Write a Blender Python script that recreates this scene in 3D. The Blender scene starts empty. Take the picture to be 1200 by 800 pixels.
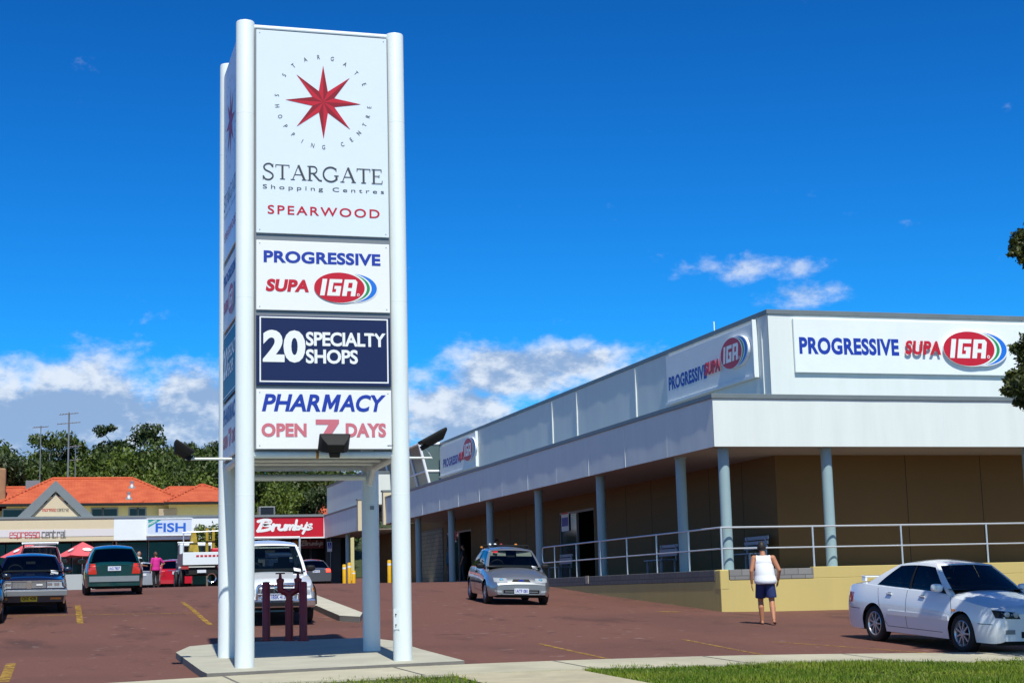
import bpy, bmesh, math, random
import numpy as np
from mathutils import Vector, Matrix
from mathutils.bvhtree import BVHTree

R = math.radians
scene = bpy.context.scene
C = scene.collection
rng = np.random.default_rng(7)
random.seed(7)

# ------------------------------------------------------------------ camera
FPX, PITCH, ROLL, YAW = 1846.08, .157073, -.0254958, .2869055
CAM = np.array([0, 0, 1.6])
_fw = np.array([math.sin(YAW)*math.cos(PITCH), math.cos(YAW)*math.cos(PITCH), math.sin(PITCH)])
_r0 = np.array([math.cos(YAW), -math.sin(YAW), 0.]); _u0 = np.cross(_r0, _fw)
_c, _s = math.cos(ROLL), math.sin(ROLL)
_rt = _c*_r0 + _s*_u0; _up = -_s*_r0 + _c*_u0
cam_data = bpy.data.cameras.new('camera'); cam = bpy.data.objects.new('camera', cam_data); C.objects.link(cam)
cam_data.sensor_width = 36; cam_data.sensor_fit = 'HORIZONTAL'
cam_data.lens = FPX/1200*36
cam_data.clip_start = .1; cam_data.clip_end = 8000
M = Matrix(((_rt[0], _up[0], -_fw[0], CAM[0]), (_rt[1], _up[1], -_fw[1], CAM[1]), (_rt[2], _up[2], -_fw[2], CAM[2]), (0, 0, 0, 1)))
cam.matrix_world = M
scene.camera = cam

# ------------------------------------------------------------------ exposure
scene.view_settings.view_transform = 'Standard'
scene.view_settings.look = 'None'
scene.view_settings.exposure = 0.16
scene.view_settings.gamma = 1.0
scene.view_settings.use_curve_mapping = False
scene.cycles.max_bounces = 8
scene.cycles.transparent_max_bounces = 12

# ------------------------------------------------------------------ sun and sky
SUN_EL, SUN_AZ = 56.0, 4.0          # light travels along +y, a little towards +x
sd = bpy.data.lights.new('sun', 'SUN'); sd.energy = 4.3; sd.angle = R(.53); sd.color = (1, .985, .89)
sun = bpy.data.objects.new('sun', sd); C.objects.link(sun)
_d = Vector((math.sin(R(SUN_AZ))*math.cos(R(SUN_EL)), math.cos(R(SUN_AZ))*math.cos(R(SUN_EL)), -math.sin(R(SUN_EL))))
sun.rotation_euler = _d.to_track_quat('-Z', 'Y').to_euler(); sun.location = (0, -20, 40)

# px helpers: turn places measured in the photograph (1200 x 800) into points of the scene
def ray(x, y): return _fw + _rt*(x-600)/FPX - _up*(y-400)/FPX
def atd(x, y, d): return CAM + ray(x, y)*d
def aty(x, y, Y): r = ray(x, y); return CAM + r*Y/r[1]
def atx(x, y, X): r = ray(x, y); return CAM + r*X/r[0]

W = bpy.data.worlds.new('World'); scene.world = W; W.use_nodes = True
def build_world():
    nt = W.node_tree; nt.nodes.clear(); N = nt.nodes.new; L = nt.links.new
    out = N('ShaderNodeOutputWorld'); bg = N('ShaderNodeBackground'); L(bg.outputs[0], out.inputs[0])
    bg.inputs[1].default_value = .075
    sky = N('ShaderNodeTexSky'); sky.sky_type = 'NISHITA'; sky.sun_disc = False
    sky.sun_elevation = R(SUN_EL); sky.sun_rotation = R(180+SUN_AZ)
    sky.altitude = 0; sky.air_density = 1.0; sky.dust_density = .25; sky.ozone_density = 2.5
    hs = N('ShaderNodeHueSaturation'); hs.inputs['Saturation'].default_value = 1.30; hs.inputs['Value'].default_value = 1.0
    hs.inputs['Hue'].default_value = .505
    L(sky.outputs[0], hs.inputs['Color'])
    gm = N('ShaderNodeMix'); gm.data_type = 'RGBA'; gm.blend_type = 'MULTIPLY'; gm.inputs[0].default_value = 1; L(hs.outputs[0], gm.inputs[6]); gm.inputs[7].default_value = (.13, 1.02, 1.70, 1)
    tc = N('ShaderNodeTexCoord'); sp = N('ShaderNodeSeparateXYZ'); L(tc.outputs['Generated'], sp.inputs[0])
    def m(op, a, b=None, c=None, clamp=False):
        n = N('ShaderNodeMath'); n.operation = op; n.use_clamp = clamp
        for i, v in enumerate((a, b, c)):
            if v is None: continue
            if isinstance(v, (int, float)): n.inputs[i].default_value = v
            else: L(v, n.inputs[i])
        return n.outputs[0]
    az = m('ARCTAN2', sp.outputs[0], sp.outputs[1]); el = m('ARCSINE', sp.outputs[2])
    # the blue deepens quickly away from the horizon
    dk = N('ShaderNodeMapRange'); L(el, dk.inputs[0]); dk.inputs[1].default_value = R(6); dk.inputs[2].default_value = R(36); dk.inputs[3].default_value = 1.16; dk.inputs[4].default_value = .50
    gd = N('ShaderNodeVectorMath'); gd.operation = 'SCALE'; L(gm.outputs[2], gd.inputs[0]); L(dk.outputs[0], gd.inputs['Scale'])
    # cloud banks: (photo x, photo y, half width, half height, weight)
    banks = [(60, 498, 200, 64, 1.4), (215, 498, 95, 62, 1.3), (-60, 480, 140, 60, 1.2), (600, 438, 95, 32, 1.1), (650, 425, 80, 24, 1.1), (720, 440, 60, 26, .7),
             (530, 492, 90, 42, 1.2), (430, 510, 90, 50, 1.0), (330, 505, 120, 44, .95), (890, 315, 90, 22, .60), (945, 346, 75, 22, .58), (1120, 480, 200, 60, .5)]
    tot = None
    for (x, y, w, h, wt) in banks:
        r = ray(x, y); r = r/np.linalg.norm(r)
        a0, e0 = math.atan2(r[0], r[1]), math.asin(r[2])
        dx = m('DIVIDE', m('SUBTRACT', az, a0), w/FPX); dy = m('DIVIDE', m('SUBTRACT', el, e0), h/FPX)
        q = m('ADD', m('MULTIPLY', dx, dx), m('MULTIPLY', dy, dy))
        g = m('MULTIPLY', m('EXPONENT', m('MULTIPLY', q, -.8)), wt)
        tot = g if tot is None else m('MAXIMUM', tot, g)
    # unseen broken cloud added behind the camera to whiten fill light and reflections
    tot = m('MAXIMUM', tot, m('MULTIPLY', m('LESS_THAN', sp.outputs[1], -.25), m('MULTIPLY', m('GREATER_THAN', sp.outputs[2], .04), .46)))
    def noise(dz, scale, detail, rough):
        mp = N('ShaderNodeMapping'); mp.inputs['Location'].default_value = (0, 0, dz); mp.inputs['Scale'].default_value = (1, 1, 1.7)
        L(tc.outputs['Generated'], mp.inputs[0])
        n = N('ShaderNodeTexNoise'); n.inputs['Scale'].default_value = scale; n.inputs['Detail'].default_value = detail; n.inputs['Roughness'].default_value = rough
        L(mp.outputs[0], n.inputs['Vector']); return n.outputs['Fac']
    n1 = noise(0, 26, 9, .62); n2 = noise(-.016, 26, 5, .6)
    dens = m('ADD', tot, m('MULTIPLY', m('SUBTRACT', n1, .5), 1.75))
    mr = N('ShaderNodeMapRange'); mr.interpolation_type = 'SMOOTHSTEP'; L(dens, mr.inputs[0]); mr.inputs[1].default_value = .28; mr.inputs[2].default_value = .92
    mask = mr.outputs[0]
    lit = N('ShaderNodeMapRange'); lit.interpolation_type = 'SMOOTHSTEP'
    L(m('ADD', m('SUBTRACT', n1, n2), m('MULTIPLY', m('SUBTRACT', .62, dens), .22)), lit.inputs[0]); lit.inputs[1].default_value = -.16; lit.inputs[2].default_value = .08
    cc = N('ShaderNodeMix'); cc.data_type = 'RGBA'; L(lit.outputs[0], cc.inputs[0])
    cc.inputs[6].default_value = (3.6, 5.2, 8.0, 1); cc.inputs[7].default_value = (9.6, 10.4, 11.4, 1)
    mx = N('ShaderNodeMix'); mx.data_type = 'RGBA'; L(m('MULTIPLY', mask, .93), mx.inputs[0]); L(gd.outputs[0], mx.inputs[6]); L(cc.outputs[2], mx.inputs[7])
    L(mx.outputs[2], bg.inputs[0])
build_world()

# ------------------------------------------------------------------ materials
MATS = {}
def mat(name, col, rough=.6, metal=0., var=.0, vscale=3., spec=None, bump=0., bscale=60., alpha_glass=None, coat=0., emit=None, col2=None, streak=False):
    if name in MATS: return MATS[name]
    mt = bpy.data.materials.new(name); mt.use_nodes = True; nt = mt.node_tree; N = nt.nodes.new; L = nt.links.new
    b = nt.nodes['Principled BSDF']
    b.inputs['Base Color'].default_value = (*col, 1); b.inputs['Roughness'].default_value = rough; b.inputs['Metallic'].default_value = metal
    if spec is not None: b.inputs['Specular IOR Level'].default_value = spec
    if coat: b.inputs['Coat Weight'].default_value = coat; b.inputs['Coat Roughness'].default_value = .04
    if emit: b.inputs['Emission Color'].default_value = (*emit[:3], 1); b.inputs['Emission Strength'].default_value = emit[3]
    if var or bump:
        tc = N('ShaderNodeTexCoord'); mp = N('ShaderNodeMapping'); L(tc.outputs['Object'], mp.inputs[0])
        if streak: mp.inputs['Scale'].default_value = (1, 1, .12)
    if var:
        n = N('ShaderNodeTexNoise'); n.inputs['Scale'].default_value = vscale; n.inputs['Detail'].default_value = 6; n.inputs['Roughness'].default_value = .65
        L(mp.outputs[0], n.inputs['Vector'])
        mr = N('ShaderNodeMapRange'); L(n.outputs['Fac'], mr.inputs[0]); mr.inputs[1].default_value = .3; mr.inputs[2].default_value = .7
        mx = N('ShaderNodeMix'); mx.data_type = 'RGBA'; L(mr.outputs[0], mx.inputs[0])
        c2 = col2 or tuple(c*(1+var) for c in col); c1 = tuple(c*(1-var) for c in col) if not col2 else col
        mx.inputs[6].default_value = (*c1, 1); mx.inputs[7].default_value = (*c2, 1)
        L(mx.outputs[2], b.inputs['Base Color'])
    if bump:
        n = N('ShaderNodeTexNoise'); n.inputs['Scale'].default_value = bscale; n.inputs['Detail'].default_value = 5
        L(tc.outputs['Object'], n.inputs['Vector'])
        bp = N('ShaderNodeBump'); bp.inputs['Strength'].default_value = bump; bp.inputs['Distance'].default_value = .02
        L(n.outputs['Fac'], bp.inputs['Height']); L(bp.outputs[0], b.inputs['Normal'])
    MATS[name] = mt
    return mt
def glass_mat(name, tint, refl=.9, dark=.25):
    if name in MATS: return MATS[name]
    mt = bpy.data.materials.new(name); mt.use_nodes = True; nt = mt.node_tree; N = nt.nodes.new; L = nt.links.new
    nt.nodes.clear(); out = N('ShaderNodeOutputMaterial')
    tr = N('ShaderNodeBsdfTransparent'); tr.inputs[0].default_value = (*tint, 1)
    gl = N('ShaderNodeBsdfGlossy'); gl.inputs['Roughness'].default_value = .02; gl.inputs[0].default_value = (refl, refl, refl, 1)
    fr = N('ShaderNodeFresnel'); fr.inputs[0].default_value = 1.5
    mx = N('ShaderNodeMixShader'); L(fr.outputs[0], mx.inputs[0]); L(tr.outputs[0], mx.inputs[1]); L(gl.outputs[0], mx.inputs[2]); L(mx.outputs[0], out.inputs[0])
    MATS[name] = mt; return mt
def brick_mat(name, c1, c2, mortar, w, h, axis='xz', msize=.012, rough=.85, offset=.5, rot=0.):
    if name in MATS: return MATS[name]
    mt = bpy.data.materials.new(name); mt.use_nodes = True; nt = mt.node_tree; N = nt.nodes.new; L = nt.links.new
    b = nt.nodes['Principled BSDF']; b.inputs['Roughness'].default_value = rough
    tc = N('ShaderNodeTexCoord'); sp = N('ShaderNodeSeparateXYZ'); cb = N('ShaderNodeCombineXYZ'); L(tc.outputs['Object'], sp.inputs[0])
    ix = 'xyz'.index(axis[0]); iy = 'xyz'.index(axis[1]); L(sp.outputs[ix], cb.inputs[0]); L(sp.outputs[iy], cb.inputs[1])
    br = N('ShaderNodeTexBrick'); L(cb.outputs[0], br.inputs['Vector']); br.offset = offset
    br.inputs['Color1'].default_value = (*c1, 1); br.inputs['Color2'].default_value = (*c2, 1); br.inputs['Mortar'].default_value = (*mortar, 1)
    br.inputs['Scale'].default_value = 1; br.inputs['Mortar Size'].default_value = msize; br.inputs['Brick Width'].default_value = w; br.inputs['Row Height'].default_value = h
    L(br.outputs['Color'], b.inputs['Base Color'])
    bp = N('ShaderNodeBump'); bp.inputs['Strength'].default_value = .4; bp.inputs['Distance'].default_value = .01; bp.invert = True
    L(br.outputs['Fac'], bp.inputs['Height']); L(bp.outputs[0], b.inputs['Normal'])
    MATS[name] = mt; return mt

m_white = mat('white_panel_paint', (.80, .85, .86), .55, var=.03, vscale=1.2)
m_whitecol = mat('white_pole_paint', (.71, .765, .75), .42, var=.035, vscale=3.5, streak=True, col2=(.79, .845, .845))
m_signface = mat('sign_face_acrylic', (.75, .83, .90), .28, var=.015, vscale=.8)
m_navy = mat('navy_sign_vinyl', (.005, .013, .075), .4, var=.05)
m_blue = mat('blue_lettering', (.01, .04, .36), .45)
m_red = mat('red_lettering', (.54, .008, .024), .42)
m_redd = mat('dark_red_print', (.27, .002, .010), .42)
m_pink = mat('faded_red_lettering', (.60, .16, .20), .5)
m_ink = mat('grey_lettering', (.05, .055, .065), .5)
m_green = mat('green_swoosh', (.01, .30, .08), .45)
m_lblue = mat('bright_blue_swoosh', (.01, .17, .68), .45)
m_lwhite = mat('white_lettering', (.85, .86, .87), .45)
m_black = mat('black_plastic', (.011, .011, .012), .6, spec=.25)
m_dark = mat('dark_void', (.008, .008, .009), .8)
m_cap = mat('grey_flashing', (.16, .19, .20), .45, var=.08, vscale=1.5)
m_fascia = mat('white_fascia_paint', (.73, .785, .745), .6, var=.045, vscale=2.2, bump=.05, bscale=9, streak=True)
m_upper = mat('pale_wall_paint', (.73, .775, .74), .6, var=.035, vscale=2.0, bump=.05, bscale=9, streak=True)
m_fascside = m_fascia
m_upside = m_upper
m_soffit = mat('soffit_lining', (.27, .22, .19), .7, var=.04)
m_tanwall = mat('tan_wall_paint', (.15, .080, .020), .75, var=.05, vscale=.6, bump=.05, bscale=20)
m_yellow = mat('yellow_render', (.56, .44, .155), .8, var=.05, vscale=.9, bump=.08, bscale=30, streak=True)
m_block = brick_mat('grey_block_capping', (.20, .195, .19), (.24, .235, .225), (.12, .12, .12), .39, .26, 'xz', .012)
m_blocky = brick_mat('grey_block_capping_shaded', (.13, .125, .12), (.155, .15, .14), (.08, .08, .08), .39, .26, 'yz', .012)  # same blocks as the front, with the side's shade put into the colours
m_col = mat('column_paint', (.30, .42, .44), .5, var=.05, vscale=1.)
m_alu = mat('galvanised_rail', (.66, .69, .71), .35, metal=.5, var=.05)
m_conc = mat('concrete', (.50, .47, .38), .85, var=.10, vscale=1.6, bump=.12, bscale=50)
m_conc2 = mat('island_concrete', (.44, .42, .33), .85, var=.12, vscale=1.3, bump=.12, bscale=50)
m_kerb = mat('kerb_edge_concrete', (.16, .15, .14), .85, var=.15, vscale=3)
m_line = mat('worn_yellow_line', (.42, .25, .03), .8, var=.35, vscale=6)
m_ylw = mat('yellow_bollard_paint', (.75, .42, .01), .45, var=.05)
m_glassdark = mat('dark_shop_glass', (.012, .014, .015), .08, spec=.4)
m_cream = mat('cream_render', (.66, .56, .38), .75, var=.03)
m_creamy = mat('cream_yellow_render', (.62, .56, .27), .75, var=.04)
m_pipe = mat('maroon_pipe_paint', (.26, .011, .02), .4, var=.12, vscale=5)
m_grey = mat('mid_grey_metal', (.22, .235, .25), .45, metal=.3)
m_tyre = mat('tyre_rubber', (.013, .013, .014), .75)
m_rim = mat('alloy_rim', (.55, .56, .58), .28, metal=.75)
m_cabin = mat('cabin_trim', (.055, .055, .058), .7)
m_chrome = mat('bright_trim', (.75, .77, .8), .12, metal=.95)
m_lens = mat('headlight_lens', (.36, .39, .42), .08, spec=.8, coat=.6)
m_tail = mat('tail_light_lens', (.42, .012, .014), .12, coat=.6)
m_amber = mat('amber_lens', (.75, .26, .02), .15, coat=.4)
m_plate = mat('number_plate_face', (.70, .74, .80), .4)
m_platey = mat('yellow_number_plate_face', (.75, .60, .02), .4)
m_skin = mat('skin', (.44, .185, .095), .55, var=.06, vscale=9)
m_glass = glass_mat('car_glass', (.50, .55, .53))
m_glassd = glass_mat('dark_car_glass', (.05, .06, .065))
m_teal = mat('skylight_glass', (.10, .145, .145), .35, spec=.3)

# ------------------------------------------------------------------ builders
def setp(o, label=None, cat=None, group=None, kind=None):
    if label: o['label'] = label
    if cat: o['category'] = cat
    if group: o['group'] = group
    if kind: o['kind'] = kind
    return o
def thing(name, label, cat, loc=(0, 0, 0), rz=0., group=None):
    o = bpy.data.objects.new(name, None); C.objects.link(o); o.empty_display_size = .3
    o.location = loc; o.rotation_euler = (0, 0, rz)
    return setp(o, label, cat, group)
def dup(root, loc, rz=None, label=None, group=None):
    r = root.copy(); C.objects.link(r); r.location = loc
    if rz is not None: r.rotation_euler = (0, 0, rz)
    if label: r['label'] = label
    if group: r['group'] = group
    for ch in list(root.children):
        c = ch.copy(); C.objects.link(c); c.parent = r
        for g in list(ch.children):
            d = g.copy(); C.objects.link(d); d.parent = c
    return r

class MB:
    """collects polygons, then links them as ONE mesh object"""
    def __init__(s): s.v = []; s.f = []; s.m = []; s.mats = []
    def mi(s, m):
        if m not in s.mats: s.mats.append(m)
        return s.mats.index(m)
    def add(s, vs, fs, m):
        k = len(s.v); s.v += [tuple(float(c) for c in p) for p in vs]
        i = s.mi(m)
        for f in fs: s.f.append([k+a for a in f]); s.m.append(i)
        return s
    def box(s, a, b, m):
        x0, x1 = sorted((a[0], b[0])); y0, y1 = sorted((a[1], b[1])); z0, z1 = sorted((a[2], b[2]))
        vs = [(x0, y0, z0), (x1, y0, z0), (x1, y1, z0), (x0, y1, z0), (x0, y0, z1), (x1, y0, z1), (x1, y1, z1), (x0, y1, z1)]
        return s.add(vs, [(3, 2, 1, 0), (4, 5, 6, 7), (0, 1, 5, 4), (1, 2, 6, 5), (2, 3, 7, 6), (3, 0, 4, 7)], m)
    def cbox(s, c, size, m, rz=0., rx=0., ry=0.):
        h = [q/2 for q in size]
        Mx = Matrix.Rotation(rz, 3, 'Z') @ Matrix.Rotation(ry, 3, 'Y') @ Matrix.Rotation(rx, 3, 'X')
        vs = []
        for z in (-1, 1):
            for (x, y) in ((-1, -1), (1, -1), (1, 1), (-1, 1)):
                p = Mx @ Vector((x*h[0], y*h[1], z*h[2])); vs.append((c[0]+p.x, c[1]+p.y, c[2]+p.z))
        return s.add(vs, [(3, 2, 1, 0), (4, 5, 6, 7), (0, 1, 5, 4), (1, 2, 6, 5), (2, 3, 7, 6), (3, 0, 4, 7)], m)
    def tube(s, p, q, r, m, n=14, r2=None, caps=True):
        p = Vector(p); q = Vector(q); r2 = r if r2 is None else r2
        d = (q-p).normalized(); a = d.orthogonal().normalized(); b = d.cross(a)
        vs = []
        for (c, rr) in ((p, r), (q, r2)):
            for i in range(n):
                t = 2*math.pi*i/n; vs.append(c + a*math.cos(t)*rr + b*math.sin(t)*rr)
        fs = [(i, (i+1) % n, n+(i+1) % n, n+i) for i in range(n)]
        if caps: fs += [tuple(range(n-1, -1, -1)), tuple(range(n, 2*n))]
        return s.add(vs, fs, m)
    def path(s, pts, r, m, n=10):
        pts = [Vector(p) for p in pts]; vs = []; k = len(pts); rr = r if isinstance(r, (list, tuple)) else [r]*k
        a = None
        for i, p in enumerate(pts):
            d = (pts[min(i+1, k-1)]-pts[max(i-1, 0)]).normalized()
            a = d.orthogonal().normalized() if a is None else (a - d*a.dot(d)).normalized()
            b = d.cross(a)
            for j in range(n):
                t = 2*math.pi*j/n; vs.append(p + a*math.cos(t)*rr[i] + b*math.sin(t)*rr[i])
        fs = [(i*n+j, i*n+(j+1) % n, (i+1)*n+(j+1) % n, (i+1)*n+j) for i in range(k-1) for j in range(n)]
        fs += [tuple(range(n-1, -1, -1)), tuple(range((k-1)*n, k*n))]
        return s.add(vs, fs, m)
    def lathe(s, prof, c, axis, m, n=28):
        """prof: (radius, along) pairs about axis through c"""
        d = Vector(axis).normalized(); a = d.orthogonal().normalized(); b = d.cross(a); c = Vector(c); vs = []
        for (r, h) in prof:
            for i in range(n):
                t = 2*math.pi*i/n; vs.append(c + d*h + a*math.cos(t)*r + b*math.sin(t)*r)
        fs = [(i*n+j, i*n+(j+1) % n, (i+1)*n+(j+1) % n, (i+1)*n+j) for i in range(len(prof)-1) for j in range(n)]
        return s.add(vs, fs, m)
    def prism(s, poly, o, u, v, n, t, m):
        """polygon in (u,v) extruded t along n"""
        o, u, v, n = (np.array(q, float) for q in (o, u, v, n)); k = len(poly)
        vs = [o+u*a+v*b for a, b in poly] + [o+u*a+v*b+n*t for a, b in poly]
        fs = [tuple(range(k-1, -1, -1)), tuple(range(k, 2*k))] + [(i, (i+1) % k, k+(i+1) % k, k+i) for i in range(k)]
        return s.add(vs, fs, m)
    def grid(s, G, m, flip=False):
        G = np.asarray(G, float); a, b = G.shape[:2]
        fs = [(i*b+j, (i+1)*b+j, (i+1)*b+j+1, i*b+j+1) for i in range(a-1) for j in range(b-1)]
        if flip: fs = [f[::-1] for f in fs]
        return s.add(G.reshape(-1, 3), fs, m)
    def build(s, name, parent=None, world=False, smooth=None, bevel=0., fix=True):
        me = bpy.data.meshes.new(name); vs = s.v
        if world and parent is not None:
            q = parent
            while q.parent: q = q.parent
            l = q.location; vs = [(x-l[0], y-l[1], z-l[2]) for x, y, z in vs]
        me.from_pydata(vs, [], s.f)
        for m in s.mats: me.materials.append(m)
        me.polygons.foreach_set('material_index', s.m)
        if fix:
            bm = bmesh.new(); bm.from_mesh(me); bmesh.ops.recalc_face_normals(bm, faces=bm.faces); bm.to_mesh(me); bm.free()
        me.update()
        if smooth is not None:
            me.shade_smooth(); me.set_sharp_from_angle(angle=R(smooth))
        o = bpy.data.objects.new(name, me); C.objects.link(o)
        if parent is not None: o.parent = parent
        if bevel:
            b = o.modifiers.new('bevel', 'BEVEL'); b.width = bevel; b.segments = 2; b.limit_method = 'ANGLE'; b.angle_limit = R(40)
        return o
def struct(o): o['kind'] = 'structure'; return o

# ---- lettering
_txt = {}
def text_shape(s, bold=0., shear=0., space=1.):
    key = (s, bold, shear, space)
    if key in _txt: return _txt[key]
    cu = bpy.data.curves.new('lettering', 'FONT'); cu.body = s; cu.offset = bold; cu.shear = shear; cu.space_character = space; cu.resolution_u = 4
    ob = bpy.data.objects.new('lettering', cu); C.objects.link(ob)
    dg = bpy.context.evaluated_depsgraph_get(); me = ob.evaluated_get(dg).to_mesh()
    V = np.array([v.co[:2] for v in me.vertices]); F = [tuple(p.vertices) for p in me.polygons]
    ob.evaluated_get(dg).to_mesh_clear(); bpy.data.objects.remove(ob); bpy.data.curves.remove(cu)
    lo, hi = V.min(0), V.max(0)
    V = (V-lo)/(hi-lo); _txt[key] = (V, F, (hi-lo)[0]/(hi-lo)[1]); return _txt[key]
def put_text(mb, s, frame, box, m, bold=.012, shear=0., space=1., off=.004, rot=None):
    """frame(u, v, h) -> 3-d point; box = (u0, v0, u1, v1)"""
    V, F, _ = text_shape(s, bold, shear, space); u0, v0, u1, v1 = box
    P = V*[u1-u0, v1-v0] + [u0, v0]
    if rot is not None:
        c = np.array([(u0+u1)/2, (v0+v1)/2]); cs, sn = math.cos(rot), math.sin(rot); P = (P-c) @ np.array([[cs, sn], [-sn, cs]]) + c
    mb.add([frame(a, b, off) for a, b in P], F, m)
def put_poly(mb, pts, frame, m, off=.004): mb.add([frame(a, b, off) for a, b in pts], [tuple(range(len(pts)))], m)
def ellipse(cx, cy, rx, ry, n=44, a0=0, a1=2*math.pi, rot=0.):
    return [(cx+rx*math.cos(a0+(a1-a0)*i/n), cy+ry*math.sin(a0+(a1-a0)*i/n)) for i in range(n)]
def put_stroke(mb, pts, w, frame, m, off=.004, round_=True):
    """a flat brush stroke; w = width or list of widths"""
    P = np.array(pts, float); k = len(P); w = np.array([w]*k if np.isscalar(w) else w, float)/2
    T = np.gradient(P, axis=0); T /= (np.linalg.norm(T, axis=1, keepdims=True)+1e-9); Nn = np.stack([-T[:, 1], T[:, 0]], 1)
    Lp, Rp = P+Nn*w[:, None], P-Nn*w[:, None]
    poly = list(Lp)
    if round_: poly += [P[-1]+w[-1]*(math.cos(a)*Nn[-1]+math.sin(a)*T[-1]) for a in np.linspace(.4, math.pi-.4, 4)]
    poly += list(Rp[::-1])
    if round_: poly += [P[0]+w[0]*(-math.cos(a)*Nn[0]-math.sin(a)*T[0]) for a in np.linspace(.4, math.pi-.4, 4)]
    vs = [frame(a, b, off) for a, b in list(Lp)+list(Rp)]
    fs = [(i, i+1, k+i+1, k+i) for i in range(k-1)]
    if round_:
        for (c, n0, t0, w0, a, b) in ((P[-1], Nn[-1], T[-1], w[-1], k-1, 2*k-1), (P[0], Nn[0], -T[0], w[0], 0, k)):
            j = len(vs); vs += [frame(*(c+w0*(math.cos(q)*n0+math.sin(q)*t0)), off) for q in np.linspace(.5, math.pi-.5, 4)]
            fs.append((a, j, j+1, j+2, j+3, b))
    mb.add(vs, fs, m)
def smooth_line(pts, n=6):
    """Catmull-Rom through the points"""
    P = [np.array(p, float) for p in pts]; P = [2*P[0]-P[1]]+P+[2*P[-1]-P[-2]]; out = []
    for i in range(1, len(P)-2):
        for t in np.linspace(0, 1, n, endpoint=False):
            a, b, c, d = P[i-1:i+3]
            out.append(.5*(2*b+(c-a)*t+(2*a-5*b+4*c-d)*t*t+(3*b-a-3*c+d)*t**3))
    out.append(P[-2]); return out
# ------------------------------------------------------------------ terrain
_gp = np.array([(16.2, 37, .95), (16.2, 41.9, 1.21), (16.2, 46.3, 1.44), (16.2, 50.6, 1.70), (16.2, 55, 1.92), (16, 65, 2.0), (16, 80, 2.08), (16, 97, 2.15),
    (19.7, 36.9, .93), (26, 36.9, .86), (36, 36, .6), (13.9, 25.1, .55), (14.2, 22.75, .38), (14.6, 31, .77), (10.6, 38.8, 1.30), (11.6, 38.6, 1.27), (5.4, 36.4, 1.07), (3.7, 40.1, 1.38),
    (1.7, 49, 1.80), (.1, 40.1, 1.42), (4.7, 74.5, 2.1), (-8, 74, 2.1), (13.8, 85.5, 2.12), (0, 95, 2.13), (-15, 95, 2.13), (3.5, 23, .55), (3.5, 26, .62), (6, 23, .55),
    (-.6, 24.5, .50), (-6, 25, .50), (10.1, 21.5, .47), (7.6, 15, .33), (0, 12, .28), (0, 0, 0), (12, 8, .1), (20, 20, .22), (30, 22, .15), (-15, 20, .4), (-25, 45, 1.7), (-12, 49, 1.85),
    (8, 55, 2.02), (0, 60, 2.05), (30, 60, 1.9), (40, 90, 2.1), (-40, 95, 2.1), (-30, 0, 0), (30, 0, -.1)])
def _rbf_fit():
    P = _gp[:, :2]; n = len(P); D = np.linalg.norm(P[:, None]-P[None], axis=2)
    K = D**2*np.log(D+1e-9) + np.eye(n)*6.0; Q = np.c_[np.ones(n), P]
    A = np.block([[K, Q], [Q.T, np.zeros((3, 3))]])
    return np.linalg.solve(A, np.r_[_gp[:, 2], 0, 0, 0])
_rw = _rbf_fit()
def ground(x, y):
    x = np.asarray(x, float); y = np.asarray(y, float); sh = np.broadcast(x, y).shape
    xx = np.clip(np.broadcast_to(x, sh).ravel(), -45, 45); yy = np.clip(np.broadcast_to(y, sh).ravel(), -5, 100)
    D = np.hypot(xx[:, None]-_gp[None, :, 0], yy[:, None]-_gp[None, :, 1])
    z = (D**2*np.log(D+1e-9)) @ _rw[:len(_gp)] + _rw[-3] + _rw[-2]*xx + _rw[-1]*yy
    t = np.clip((np.broadcast_to(y, sh).ravel()-112)/75, 0, 1)
    z = z + 11*t*t*(3-2*t)
    return z.reshape(sh) if sh else float(z[0])
def gpx(x, y):
    """where the sight line through a photo place meets the ground"""
    r = ray(x, y); lo, hi = 8., 140.
    ts = np.linspace(lo, hi, 1400); P = CAM[None]+r[None]*ts[:, None]; d = P[:, 2]-ground(P[:, 0], P[:, 1])
    i = np.argmax(d < 0)
    if i == 0: return None
    a, b = ts[i-1], ts[i]; f = d[i-1]/(d[i-1]-d[i]); return CAM+r*(a+(b-a)*f)

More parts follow.
